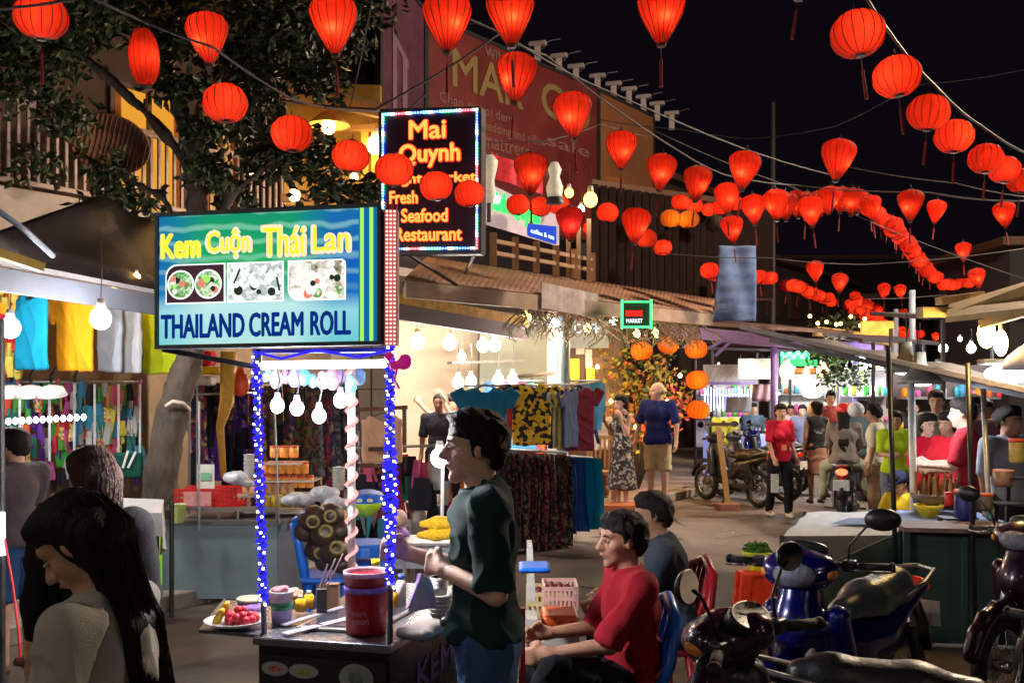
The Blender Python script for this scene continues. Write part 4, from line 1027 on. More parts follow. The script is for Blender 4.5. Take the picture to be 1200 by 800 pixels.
def lantern_proto(kind, silk_m, bm, nrib=16):
    key = (kind, silk_m.name)
    if key in LP: return LP[key]
    pr = smoothprof(PROF[kind]); n = nrib * 4; ms = {}
    v = []; f = []
    for r, z in pr:
        for j in range(n):
            ph = (j % 4) / 4; dip = 1 - .030 * math.sin(math.pi * ph)           # cloth sinks a little between the wires
            t = 2 * math.pi * j / n; v.append((r * dip * math.cos(t), r * dip * math.sin(t), z))
    m = len(pr)
    f = [(i * n + j, i * n + (j + 1) % n, (i + 1) * n + (j + 1) % n, (i + 1) * n + j) for i in range(m - 1) for j in range(n)]
    ms['shell'] = (setmesh('shell', v, f, silk_m, smooth=True), 0)
    b = MB()
    for j in range(nrib):
        t = 2 * math.pi * j / nrib; b.tube([(r * 1.004 * math.cos(t), r * 1.004 * math.sin(t), z) for r, z in pr[::2] + [pr[-1]]], .0105, 4)
    ms['wire_ribs'] = (setmesh('wire_ribs', b.v, b.f, rib_m), 0)
    zt, zb = pr[-1][1], pr[0][1]
    b = MB(); b.cyl((0, 0, zt - .02), (0, 0, zt + .04), .115, .10, 14); b.cyl((0, 0, zb - .045), (0, 0, zb + .02), .085, .10, 14)
    b.tube([(0, 0, zt + .04), (.02, 0, zt + .12), (0, 0, zt + .2), (-.02, 0, zt + .12), (0, 0, zt + .04)], .008, 4)
    ms['end_caps'] = (setmesh('end_caps', b.v, b.f, mat('cap_dark', (.05, .012, .01), .5, bump=0)), 0)
    b = MB(); b.cyl((0, 0, zb - .04), (0, 0, zb - .30), .007, n=5); b.ball((0, 0, zb - .30), .028, 8); b.cyl((0, 0, zb - .32), (0, 0, zb - .86), .030, .036, 9)
    ms['tassel'] = (setmesh('tassel', b.v, b.f, tas_m), 0)
    zc = 0 if kind != 'tear' else -.10
    b = MB(); b.ball((.03, -.24, zc - .03), .055, 6)
    ms['lamp'] = (setmesh('lamp', b.v, b.f, bm), 0)
    LP[key] = ms
    return ms
def lantern(px, py, w, kind, label, silk_m=None, bm=None, group='red silk lanterns strung over the street', D=.35, name='lantern', tassel=True, Y=None):
    silk_m = silk_m or red_silk; bm = bm or LB
    Y = Y or D * F / w; D = w * Y / F * .97 / math.sqrt(1 + ((px - 600) / F) ** 2 + .35 * ((py - HZ) / F) ** 2)
    off = 0 if kind != 'tear' else .06
    p = W(px, py, Y) + Vector((0, 0, off * D))
    t = thing(name, label, 'lantern', p, group, R3=Matrix.Rotation(R.uniform(-.13, .13), 3, 'X') @ Matrix.Rotation(R.uniform(-.13, .13), 3, 'Y') @ Rz(R.uniform(-1.1, 1.1)), s=D)
    ms = lantern_proto(kind, silk_m, bm)
    for nm, (me, _) in ms.items():
        if nm == 'tassel' and not tassel: continue
        o = bpy.data.objects.new(nm, me); link(o); o.parent = t; ORG[o.name] = ORG[t.name]
    return t
BIG = [
 (48, 20, 71, 'globe', 'wide round red lantern in the top left corner'),
 (169, 67, 39, 'tall', 'tall egg-shaped red lantern, the only narrow one, at the upper left'),
 (243, 46, 54, 'tear', 'teardrop red lantern right of the tall narrow lantern'),
 (264, 121, 57, 'globe', 'round red lantern hanging just below the first teardrop lantern'),
 (342, 157, 52, 'globe', 'round red lantern over the cream roll sign, below the lit porch'),
 (391, 30, 60, 'tear', 'teardrop red lantern at the top edge left of the billboards'),
 (411, 183, 46, 'globe', 'round red lantern just left of the neon letter sign'),
 (462, 199, 47, 'globe', 'round red lantern overlapping the left edge of the neon letter sign'),
 (511, 218, 41, 'globe', 'smaller round red lantern in front of the middle of the neon letter sign'),
 (550, 227, 37, 'globe', 'round red lantern at the right edge of the neon letter sign'),
 (524, 28, 61, 'tear', 'teardrop red lantern at the top edge in front of the pink billboard'),
 (598, 20, 60, 'tear', 'teardrop red lantern cut by the top edge over the red billboard'),
 (605, 92, 50, 'tear', 'teardrop red lantern hanging over the MAR lettering'),
 (671, 136, 47, 'tear', 'teardrop red lantern over the right part of the red billboard'),
 (728, 176, 38, 'tear', 'teardrop red lantern near the right end of the billboards'),
 (775, 202, 37, 'tear', 'teardrop red lantern just right of the billboards'),
 (775, 18, 61, 'tear', 'teardrop red lantern alone against the black sky at the top edge'),
 (622, 204, 41, 'tear', 'teardrop red lantern above the cluster by the green lit sign'),
 (817, 216, 36, 'tear', 'teardrop red lantern below the cable bundle left of centre right'),
 (872, 200, 40, 'tear', 'brightest teardrop red lantern hanging from the cable bundle'),
 (982, 188, 44, 'tear', 'teardrop red lantern hanging alone above the dense far string'),
 (1005, 40, 70, 'globe', 'largest round red lantern at the upper right'),
 (1051, 90, 62, 'globe', 'second round red lantern on the upper right cable'),
 (1088, 132, 55, 'globe', 'third round red lantern on the upper right cable'),
 (1118, 160, 51, 'globe', 'fourth round red lantern on the upper right cable'),
 (1155, 186, 46, 'globe', 'fifth round red lantern on the upper right cable'),
 (1177, 199, 42, 'globe', 'sixth round red lantern near the right edge'),
 (1197, 212, 39, 'globe', 'round red lantern cut by the right edge'),
 (852, 233, 32, 'tear', 'teardrop red lantern left under the brightest teardrop'),
 (883, 246, 31, 'tear', 'long teardrop red lantern right under the brightest teardrop'),
 (858, 269, 28, 'tear', 'small teardrop red lantern hanging lowest under the cable bundle'),
 (950, 248, 32, 'tear', 'teardrop red lantern in front of the dense far string'),
 (1067, 241, 34, 'tear', 'teardrop red lantern at the right bend of the dense string'),
 (1097, 248, 25, 'tear', 'small teardrop red lantern right of the dense string'),
 (1177, 252, 29, 'tear', 'small teardrop red lantern near the right edge under the round ones'),
 (1129, 295, 21, 'tear', 'small teardrop red lantern above the yellow lit canopy'),
 (745, 265, 36, 'tear', 'teardrop red lantern right of the dim one by the balcony posts'),
 (607, 240, 29, 'globe', 'round red lantern at the left of the cluster over green lettering'),
 (633, 242, 28, 'globe', 'round red lantern in the middle of the cluster over green lettering'),
 (655, 240, 27, 'globe', 'round red lantern at the right of the cluster over green lettering'),
 (712, 249, 27, 'globe', 'round red lantern between the yellow globe lamps and the teardrops'),
 (955, 318, 22, 'tear', 'small teardrop red lantern above the far plants'),
 (984, 332, 21, 'tear', 'small teardrop red lantern right above the far plants'),
 (1036, 341, 17, 'tear', 'left of a pair of tiny teardrop red lanterns'),
 (1055, 342, 16, 'tear', 'right of a pair of tiny teardrop red lanterns'),
 (1059, 368, 12, 'tear', 'tiny red lantern by the thin blue-grey pole'),
 (1145, 326, 22, 'tear', 'small teardrop red lantern ending the right curving string'),
 (1105, 376, 12, 'tear', 'tiny red lantern below the yellow canopy tip'),
 (1097, 395, 11, 'tear', 'tiny red lantern left of the far white light'),
 (1114, 398, 11, 'tear', 'lowest tiny red lantern left of the far white light'),
 (794, 297, 19, 'tall', 'small narrow red lantern over the far awning'),
 (757, 279, 27, 'globe', 'round red lantern below the teardrops above the far awning'),
 (777, 290, 23, 'globe', 'small round red lantern beside the narrow one above the far awning')]
for e in BIG: lantern(*e, D=.27 if e[0] in (169, 511, 550) else .35, tassel=e[3] != 'globe' or e[0] > 980 or e[0] < 60)
lantern(668, 262, 34, 'tear', 'unlit-looking dim wine red lantern in front of the balcony posts', wine_silk)
lantern(940, -34, 60, 'tear', 'red lantern above the top edge whose tassel hangs into view')
for px, py, w in ((786, 256, 26), (807, 257, 26)):
    lantern(px, py, w, 'globe', 'yellow-orange round lantern, %s of the pair under the cable bundle' % ('left' if px < 800 else 'right'), orange_silk, LBO, 'orange lanterns', tassel=False)
lantern(838, 262, 24, 'globe', 'unlit grey round lantern right of the two orange ones', silk('grey_silk', (.25, .18, .15), .3), mat('dead_bulb', (.3, .3, .3)), 'orange lanterns', tassel=False)
for i, (px, py, w) in enumerate([(752, 411, 27), (783, 404, 26), (816, 409, 28), (817, 445, 28), (818, 480, 28)]):
    lantern(px, py, w, 'globe', 'orange round lantern ' + ['leftmost under the small green framed sign', 'between the green framed sign and the hanging column', 'topmost of the column of three by the flowers', 'middle one of the column of three by the flowers', 'lowest of the column of three beside the bald man'][i], orange_silk, LBO, 'orange lanterns', tassel=False, Y=15.6 if i > 1 else 15.2)
# dense strings far away
ORD = 'first second third fourth fifth sixth seventh eighth ninth tenth eleventh twelfth thirteenth fourteenth fifteenth sixteenth seventeenth eighteenth nineteenth twentieth twenty-first twenty-second twenty-third twenty-fourth twenty-fifth twenty-sixth twenty-seventh'.split()
def string(pts, w0, w1, n, kind, label, jit=2.5, kinds=None):
    seg = [0]
    for i in range(len(pts) - 1): seg.append(seg[-1] + math.hypot(pts[i + 1][0] - pts[i][0], pts[i + 1][1] - pts[i][1]))
    for k in range(n):
        u = k / (n - 1); d = u * seg[-1]
        i = max(j for j in range(len(pts) - 1) if seg[j] <= d + 1e-6); t = (d - seg[i]) / (seg[i + 1] - seg[i])
        x = pts[i][0] * (1 - t) + pts[i + 1][0] * t + R.uniform(-jit, jit); y = pts[i][1] * (1 - t) + pts[i + 1][1] * t + R.uniform(-jit, jit)
        lantern(x, y, (w0 + (w1 - w0) * u) * R.uniform(.92, 1.08), kind, label.replace('one', ORD[k], 1) if k < n - 1 else label.replace('one', 'last', 1), group=label.replace('one of ', ''), tassel=(k % 3 == 0))
string([(909, 242), (930, 243), (975, 237), (1000, 236), (1020, 243)], 30, 26, 10, 'tear', 'one of the touching teardrop lanterns in the upper dense row', 3)
string([(1018, 244), (1035, 258), (1048, 262)], 24, 22, 8, 'globe', 'one of the small red lanterns where the dense row bends down', 2)
string([(1046, 266), (1062, 285), (1078, 306), (1096, 326)], 24, 18, 24, 'globe', 'one of the packed red lanterns in the string sloping down to the right', 2)
string([(1107, 333), (1120, 332), (1140, 333)], 17, 15, 9, 'globe', 'one of the red lanterns in the short level run at the right', 2)
string([(832, 318), (850, 322), (870, 327), (888, 325), (903, 324)], 22, 18, 12, 'globe', 'one of the red lanterns in the level run in front of the blue tarp', 2)
string([(922, 333), (940, 338), (958, 346), (974, 352)], 19, 15, 12, 'globe', 'one of the small red lanterns in the string dropping right of the tarp', 2)
string([(994, 356), (1010, 366), (1030, 376), (1050, 388), (1080, 393)], 16, 12, 28, 'globe', 'one of the tiny red lanterns in the farthest string over the street', 2.5)
string([(1000, 352), (1016, 358), (1034, 370)], 14, 12, 9, 'tear', 'one of the tiny lanterns behind the farthest string', 3)
string([(1150, 330), (1172, 328), (1198, 332)], 15, 13, 8, 'globe', 'one of the small red lanterns seen over the yellow canopy', 3)
string([(800, 238), (828, 243), (862, 240)], 22, 20, 5, 'globe', 'one of the dim red lanterns behind the row of big teardrops', 3)
string([(690, 268), (728, 276), (760, 290)], 20, 18, 4, 'globe', 'one of the round red lanterns over the shop awning', 3)
# hangers: cords from near lanterns up to a carrier wire
# ------------------------------------------------------------------ neon letter sign hung from the awning
ns = thing('neon_sign', 'dark hanging sign with glowing orange Mai Quynh market lettering and a colour-changing LED border', 'sign', W(504, 297, 9.5))
S0, S1, S2, S3 = W(446, 297, 9.6), W(563, 296, 9.3), W(563, 127, 9.3), W(446, 130, 9.6)
nr = (S1 - S0).normalized(); nu = Vector((0, 0, 1)); nn = nr.cross(nu)
b = MB(); b.prism([S0, S1, S2, S3], -nn * .12); b.build('sign_box', mat('sign_black', (0.018, 0.006, 0.015), .35, bump=0), ns)
b = MB()
for p, q in ((S0, S1), (S1, S2), (S2, S3), (S3, S0)): b.beam(p - nn * .05, q - nn * .05, .03, .13, nn)
b.build('sign_frame', darkmetal, ns)
w_, h_ = (S1 - S0).length, (S3 - S0).length
def NP(u, v): return S0.lerp(S1, u) + (S3 - S0) * v + nn * .006
orn = glow('neon_orange', (1.0, 0.30, 0.05), 1.5, False)
for s_, u0, v0, uw, vh in (('Mai', .30, .79, .36, .125), ('Quynh', .20, .595, .60, .155), ('Night Market', .06, .465, .90, .085), ('Fresh', .10, .345, .28, .085), ('o', .81, .35, .07, .06), ('Seafood', .22, .215, .46, .09), ('Restaurant', .16, .085, .66, .09)):
    b = MB(); put_text(b, s_, NP(u0, v0), nr, nu, uw * w_, vh * h_, .075, .003); b.build('lettering_glow', glow('neon_red', (1, .03, .01), 1.1, False), ns)
    b = MB(); put_text(b, s_, NP(u0, v0) + nn * .008, nr, nu, uw * w_, vh * h_, .028, .004); b.build('lettering', orn, ns)
b = MB(); k = 0
for p, q in ((NP(.03, .03), NP(.97, .03)), (NP(.97, .03), NP(.97, .97)), (NP(.97, .97), NP(.03, .97)), (NP(.03, .97), NP(.03, .03))):
    n = int((q - p).length / .028)
    for i in range(n):
        b.mi([0, 1, 2, 2, 0, 3, 3, 0, 1, 4, 1, 2][(k // 2) % 12]); b.box(p.lerp(q, i / n) + nn * .01, (.016, .016, .016)); k += 1
o = b.build('led_border', LEDS, ns); o['kind'] = 'stuff'
b = MB(); b.tube([W(478, 298, 9.6), W(535, 334, 10.4)], .018, 6); b.tube([W(556, 298, 9.4), W(545, 320, 10.3)], .018, 6); b.tube([W(480, 128, 9.6), W(500, 110, 12)], .012, 5)
b.build('brace', darkmetal, ns)

# ------------------------------------------------------------------ green lit shop sign above the awning
gs = thing('shop_sign', 'grey shop sign with glowing green script lettering and a blue lower corner above the awning', 'sign', W(612, 280, 14))
G0, G1, G2, G3 = W(566, 262, 14.5), W(652, 288, 15.5), W(652, 252, 15.5), W(566, 212, 14.5)
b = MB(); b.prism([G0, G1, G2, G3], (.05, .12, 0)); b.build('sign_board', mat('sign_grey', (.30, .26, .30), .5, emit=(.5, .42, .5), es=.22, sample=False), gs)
gr = (G1 - G0).normalized(); gu = (G3 - G0).normalized()
b = MB(); put_text(b, 'Minh Quynh', G0 + gu * .17 + gr * .1 + Vector((0, -.02, 0)), gr, gu, 1.04, .36, .03, .015); b.build('lettering', glow('neon_green', (.02, .9, .08), 2.2, False), gs)
b = MB(); b.prism([G1 + gr * -.62 + Vector((0, -.012, .02)), G1 + Vector((0, -.012, .02)), G1 + Vector((0, -.012, .30)), G1 + gr * -.62 + Vector((0, -.012, .2))], (0, .008, 0)); b.build('blue_panel', glow('panel_blue', (.05, .12, .9), .5, False), gs)
b = MB(); put_text(b, 'coffee & tea', G1 + gr * -.55 + Vector((0, -.02, .08)), gr, gu, .5, .07, .01, .003); b.build('small_lettering', glow('neon_pale', (.5, .7, 1), 2, False), gs)
b = MB(); b.ball(G3 + gr * .26 + gu * -.22 + Vector((0, -.05, 0)), .06, 10); b.build('green_lamp', glow('lamp_green', (.3, 1, .7), 12), gs, True)
b = MB(); b.box(G0 + gr * .02 + Vector((0, -.03, .25)), (.06, .04, .28)); b.build('blue_mark', glow('mark_blue', (.05, .02, .9), 1.2, False), gs)
bn2 = MB(); bn2.grid(lambda u, v: W(576 + 60 * u, 180 + 20 * u + 28 * v, 15.2) + Vector((0, .03 * math.sin(u * 14), 0)), 20, 3)
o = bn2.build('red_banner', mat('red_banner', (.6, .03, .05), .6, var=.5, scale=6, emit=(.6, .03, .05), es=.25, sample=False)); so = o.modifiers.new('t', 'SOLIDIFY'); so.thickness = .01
tag(o, 'crumpled red banner between the letter sign and the lantern cluster', 'banner')
tc_ = thing('topiary_lamp', 'white upright vase-shaped lamp right beside the neon letter sign', 'lamp', W(573, 240, 13))
b = MB(); b.lathe(W(573, 238, 13), [(.06, 0), (.09, .12), (.07, .3), (.10, .42), (.12, .55), (.06, .62)], 14); b.build('shade', mat('lamp_white', (.7, .7, .6), .5, emit=(1, .95, .75), es=.12, sample=False), tc_, True)
b = MB(); b.cyl(W(573, 238, 13) - Vector((0, 0, .25)), W(573, 238, 13), .03); b.build('stem', darkmetal, tc_)
for px, py, r, s_ in ((667, 226, .065, 'left and dimmer of the two yellow globe lamps above the shop'), (692, 234, .10, 'right and larger of the two yellow globe lamps above the shop')):
    bulb(W(px, py, 14), r, glow('globe_yellow', (1, .55, .12), 3.2), label=s_, cord=.3, cat='globe lamp', name='globe_lamp')
bulb(W(681, 245, 14), .05, BWS, label='small white bulb under the two yellow globe lamps', cord=.2)
fg = thing('figurine', 'white figurine-shaped lamp left of the yellow globe lamps', 'lamp', W(650, 232, 14))
b = MB(); b.lathe(W(650, 232, 14), [(.10, 0), (.12, .15), (.07, .3), (.10, .4), (.05, .5)], 12); b.build('figure', mat('lamp_white', (.7, .7, .6)), fg, True)
b = MB(); b.lathe(W(650, 232, 14), [(.13, -.08), (.13, 0)], 12); b.build('base', darkmetal, fg, True)
# porch seen through the tree, warm lit
pc = thing('porch', 'small lit porch with pale roof beams and yellow walls behind the tree crown', 'porch', W(400, 240, 14))
b = MB(); b.prism([W(335, 240, 15), W(446, 240, 15), W(446, 100, 15), W(335, 96, 15)], (0, .1, 0)); b.build('back_wall', mat('porch_yellow', (.62, .36, .06), .7, var=.3, scale=3), pc)
b = MB(); b.beam(W(330, 108, 13.2), W(452, 134, 13.2), .12, .12); b.beam(W(330, 150, 14), W(452, 150, 14), .1, .08); b.beam(W(330, 232, 14), W(452, 232, 14), .1, .1); b.build('beam', wood, pc)
for px in (338, 428, 440): b = MB(); b.beam(W(px, 240, 14.2), W(px, 140, 14.2), .1, .1, (0, 1, 0)); b.build('post', mat('post_yellow', (.7, .45, .1), .6), pc)
b = MB(); b.prism([W(330, 104, 13), W(452, 130, 13), W(452, 126, 15), W(330, 98, 15)], (0, 0, .06)); b.build('roof', wood, pc)
bulb(W(385, 148, 13.6), .10, glow('porch_lamp', (1, .6, .15), 22.0), label='yellow lamp under the porch roof beam behind the tree', cord=.1, cat='lamp', shade=mat('shade_warm', (.7, .45, .15)), name='porch_lamp')
bulb(W(440, 170, 13.8), .12, glow('porch_lamp', (1, .6, .15), 22.0), label='bright yellow lamp beside the left edge of the neon letter sign', cord=.1, cat='lamp', name='porch_lamp')
bulb(W(415, 208, 12.5), .05, BY, label='small yellow bulb in the leaves under the round lantern', cord=.2)
bulb(W(345, 229, 12), .07, BY, label='warm bulb glowing just above the cream roll sign', cord=.2)
bulb(W(294, 201, 12.3), .035, BY, label='tiny warm bulb in the leaves between the two round lanterns', cord=.1)

# ------------------------------------------------------------------ dark awning, beam and shirts at the left
la = thing('stall_awning', 'black sloping stall awning with a grey front beam at the left edge', 'awning', W(90, 330, 8))
n0, n1 = W(-60, 296, 7.0), W(335, 372, 10.6)
m0, m1 = n0 + Vector((.2, 2.0, .75)), n1 + Vector((-.7, 1.2, .75))
b = MB(); b.grid(lambda u, v: n0.lerp(n1, u).lerp(m0.lerp(m1, u), v) + Vector((0, 0, .03 + .03 * math.sin(u * 23) * v)), 40, 4); o = b.build('tarp', mat('black_tarp', (.022, .018, .022), .55, bump=.3), la, True)
so = o.modifiers.new('t', 'SOLIDIFY'); so.thickness = .012
b = MB(); b.beam(n0 - Vector((0, 0, .13)), n1 - Vector((0, 0, .10)), .05, .17); b.build('front_beam', mat('beam_grey', (.13, .145, .19), .5, var=.2, scale=3), la)
b = MB(); b.beam(n0 + Vector((0, .0, .0)), n1 + Vector((0, 0, .0)), .07, .035); b.build('edge_pipe', mat('pipe_pale', (.4, .38, .4), .5), la)
b = MB(); p = W(-4, 296, 6.9); q = W(50, 314, 7.1); b.beam(p, q, .10, .06); b.build('yellow_batten', mat('batten', (.55, .38, .08), .5), la)
MB().tube([W(-5, 245, 6.5), W(30, 270, 6.8), W(62, 300, 7.3)], .02, 6).build('strut', mat('strut_blue', (.15, .2, .3), .5), la, True)
BLF = glow('bulb_left', (1, .95, .9), 210.0)
tube_l = [W(0, 325, 8.6), W(22, 321, 8.7)]
for i, (px, py, r, m, lab) in enumerate([(12, 384, .075, BLF, 'bright white bulb at the left edge beside the teal shirt'), (118, 373, .08, BLF, 'bright white bulb hanging in front of the grey shirts'),
        (160, 325, .035, BY, 'small warm bulb on the awning beam above the lime shirt'), (28, 305, .02, BY, 'tiny warm bulb under the yellow batten, left one'), (41, 308, .02, BY, 'tiny warm bulb under the yellow batten, right one')]):
    bulb(W(px, py, 7.7 if i < 2 else 8.8), r, m, label=lab, cord=.45 if i < 2 else .05, group='stall bulbs on the left')
# back curtain of goods behind the shirts
tanm = mat('canvas_tan', (.24, .16, .10), .85, var=.25, scale=4)
b = MB(); b.grid(lambda u, v: W(-40, 470, 9.7).lerp(W(176, 470, 10.6), u) + Vector((0, .03 * math.sin(u * 30), -1.9 + 3.0 * v)), 50, 3)
o = b.build('canvas_wall', tanm, smooth=True); so = o.modifiers.new('t', 'SOLIDIFY'); so.thickness = .012; tag(o, 'tan canvas back wall of the left clothes stall', 'canvas wall')
def shirt(p, a, m, label, s=1.0, tank=False, wid=.22, ln=.62, group='shirts hung in a row at the left stall', wr=.012, open_=False):
    t = thing('shirt', label, 'shirt', p, group, a, s=s)
    pr = [('b', (0, 0, -.05 - ln / 2), (wid, .016, ln / 2), None, .015), ('b', (0, 0, -.08), (wid * .75, .016, .06), None, .015)]
    if not tank: pr += [('b', (sx * (wid + .05), 0, -.13), (.075, .015, .10), Matrix.Rotation(-sx * -.55, 3, 'Y'), .02) for sx in (-1, 1)]
    blob('cloth', pr, m, t, .011, .02, sub=[('e', (0, 0, -.02), (.075, .06, .05), None)], wr=wr * 1.1, seed=int(p[0] * 99) % 97, fr=20)
    b = MB(); b.tube([(-wid * .85, 0, -.045), (0, 0, .01), (wid * .85, 0, -.045)], .006, 5); b.tube([(0, 0, .01), (0, 0, .05), (.02, 0, .075), (0, 0, .095), (-.02, 0, .08)], .003, 5)
    b.build('hanger', mat('hanger_dark', (.1, .08, .07), .5), t, True, local=True)
    return t
rail_z = 2.62
for i, (px, m, lab, tank, w_) in enumerate([(37, cloth('teal_cloth', (0.0, 0.14, 0.24)), 'teal sleeveless shirt, first of the hanging row at the left', True, .175), (88, cloth('amber_cloth', (0.55, 0.22, 0.004)), 'amber yellow shirt hanging second in the row', False, .20),
        (129, cloth('grey_cloth', (.21, .23, .27)), 'darker grey shirt hanging behind the white bulb', True, .13), (151, cloth('grey_cloth2', (.28, .29, .31)), 'lighter grey shirt next to the lime one', True, .14), (189, cloth('lime_cloth', (.26, .32, .004)), 'lime green shirt partly behind the cream roll sign', False, .20)]):
    Y = 8.15 + .9 * px / 180
    shirt(W(px, [342, 346, 349, 352, 354][i], Y), -.38, m, lab, 1.0, tank, w_, .60)
MB().tube([W(-30, 329, 7.9), W(90, 335, 8.5), W(215, 342, 9.3)], .010, 6).build('hanging_rail', steel, smooth=True)
tag(bpy.data.objects['hanging_rail'], 'thin steel rail carrying the row of coloured shirts', 'rail')
for px, lab in ((88, 'print'), (189, 'print')): pass
# orange display with small hanging goods at the far left
gm = [cloth('g%d' % i, c, rnd=.03) for i, c in enumerate([(.75, .28, .02), (.6, .06, .03), (.05, .25, .4), (.08, .35, .05), (.6, .5, .1), (.5, .5, .5), (.1, .03, .25), (.02, .02, .03), (.55, .1, .25), (.03, .2, .18)])]
rr = random.Random(5)
def goods(name, label, cat, cells, mats, Yf, group=None, sz=(.12, .05, .3)):
    """a display of small hanging pieces, each one an object of its own"""
    t = thing(name, label, cat, W(*cells[0][:2], Yf(cells[0][0])), group)
    protos = []
    for k in range(5):
        b = MB(); h = sz[2] * (.7 + .15 * k); w = sz[0] * (.7 + .12 * ((k * 3) % 5))
        b.grid(lambda u, v: Vector(((u - .5) * w * (1 - .35 * math.sin(v * 3.1 + k)), .02 * math.sin(u * 7 + k), -h * v)), 5, 6); protos.append((b.v, b.f))
    made = {}
    for (px, py) in cells:
        k = rr.randrange(5); mi_ = rr.randrange(len(mats)); Y = Yf(px)
        if (k, mi_) not in made:
            me = setmesh('garment', protos[k][0], protos[k][1], mats[mi_], smooth=True); made[(k, mi_)] = me
        o = bpy.data.objects.new('garment', made[(k, mi_)]); link(o); o.parent = t
        o.location = W(px, py, Y) + Vector((0, rr.uniform(-.06, .06), 0)) - t.location; o.rotation_euler = (rr.uniform(-.1, .1), 0, rr.uniform(-.9, .9))
    return t
fy = lambda px: 9.2 + .9 * px / 180
t = goods('orange_display', 'bunch of small orange and yellow trinkets hanging at the far left edge', 'display', [(rr.uniform(-5, 24), rr.uniform(322, 430)) for _ in range(46)], [gm[0], gm[4], gm[1]], lambda px: 9.0, sz=(.09, .04, .12))
# swimwear rack: white rods with rows of small coloured pieces
rk = goods('swimwear_rack', 'rack crowded with small colourful swimwear under the row of shirts', 'clothes rack', [(px + rr.uniform(-4, 4), py + rr.uniform(-8, 4)) for px in range(2, 168, 7) for py in (450, 463, 478, 494, 510, 527, 545)], gm[1:] + [pattern('swim_print', [(.05, .3, .2), (.7, .5, .05), (.5, .05, .1), (.6, .6, .6)], 40)], fy, sz=(.075, .04, .17))
b = MB(); b.tube([W(-12, 447, fy(-12)), W(166, 447, fy(166))], .014, 6); b.build('top_rail', steel, rk, True)
for i, px in enumerate((23, 58, 87, 111, 139, 164)):
    b = MB(); b.cyl(W(px, 450, fy(px) - .12), W(px, 540, fy(px) - .12), .012, n=6); b.build('white_rod', mat('rod_white', (.72, .72, .78), .4, bump=0), rk)
for i, px in enumerate((14, 36, 60, 88)):
    b = MB(); p = W(px, 448, fy(px) - .05); b.tube([p, p + Vector((0, 0, .06)), p + Vector((.05, 0, .15))], .016, 6); b.build('black_hook', black, rk, True)
ls = thing('led_lamp_bar', 'row of small white LED lamps on a bar across the swimwear rack', 'lamp bar', W(50, 492, 8.9))
b = MB(); b.tube([W(-10, 496, 8.7), W(104, 488, 9.2)], .012, 6); b.build('bar', steel, ls)
for i in range(13):
    b = MB(); b.ball(W(2 + i * 8, 494 - i * .45, 8.7 + i * .03), (.022, .022, .03), 8); b.build('lamp', glow('lamp_row', (.85, .92, 1), 14.0), ls, True)
for i, (px, lab) in enumerate(((12, 'leftmost'), (34, 'middle'), (60, 'rightmost'))):
    t = thing('tray_lamp', 'flat white tray lamp over the swimwear rack, %s of three' % lab, 'lamp', W(px, 461, 8.4), 'flat tray lamps over the swimwear rack')
    b = MB(); b.lathe(W(px, 461, 8.4), [(.03, .07), (.10, .05), (.13, -.02), (.12, -.025), (.09, .03)], 16, Rx(.2)); b.build('shade', white_pl, t, True)
    b = MB(); b.ball(W(px, 462, 8.4), (.06, .06, .025), 10); b.build('lamp', glow('tray_glow', (.9, .95, 1), 9.0), t, True)
# folded sign board with ATM-like white strokes on dark green, leaning
dg = thing('shoulder_bag', 'dark green bag with white stripes hanging by the tree trunk', 'bag', W(150, 560, 9.3))
blob('body', [('b', W(150, 545, 9.3), (.14, .04, .12), None, .03)], cloth('bag_green', (.01, .08, .06)), dg, .016, .02, local=False)
b = MB(); b.beam(W(144, 548, 9.22), W(150, 528, 9.22), .02, .01, (0, 1, 0)); b.beam(W(150, 548, 9.22), W(159, 529, 9.22), .02, .01, (0, 1, 0)); b.build('stripe', white_pl, dg)
b = MB(); b.tube([W(142, 536, 9.3), W(150, 505, 9.3), W(160, 536, 9.3)], .01, 6); b.build('strap', black, dg, True)
# white cloth table right of the girl
tb = thing('cloth_table', 'table under a white cloth right behind the long haired woman', 'table', (X(150, 7.1), 7.1, 0))
b = MB()
c0, c1, c2, c3 = W(90, 600, 6.8), W(190, 602, 6.9), W(192, 577, 7.7), W(100, 568, 8.0)
zt = .92
P4 = [Vector((p.x, p.y, zt)) for p in (c0, c1, c2, c3)]
def tc(u, v): return P4[0].lerp(P4[1], u).lerp(P4[3].lerp(P4[2], u), v)
b.grid(lambda u, v: tc(u, v) + Vector((0, 0, .004 * math.sin(u * 9) * math.sin(v * 7))), 20, 10)
for (pa, pb) in ((P4[0], P4[1]), (P4[1], P4[2])):
    b.grid(lambda u, v: pa.lerp(pb, u) + Vector((.02 * math.sin(u * 19) * v + .015 * v, -.03 * v + .02 * math.sin(u * 23) * v, -.24 * v * (1 + .35 * math.sin(u * 5)))), 30, 5)
b.build('cloth', cloth('white_cloth', (.62, .62, .64)), tb, True)
for p in P4:
    b = MB(); b.cyl((p.x + (.05 if p.x < -2.6 else -.05), p.y + .03, 0), (p.x + (.05 if p.x < -2.6 else -.05), p.y + .03, .9), .02, n=8); b.build('leg', darkmetal, tb)
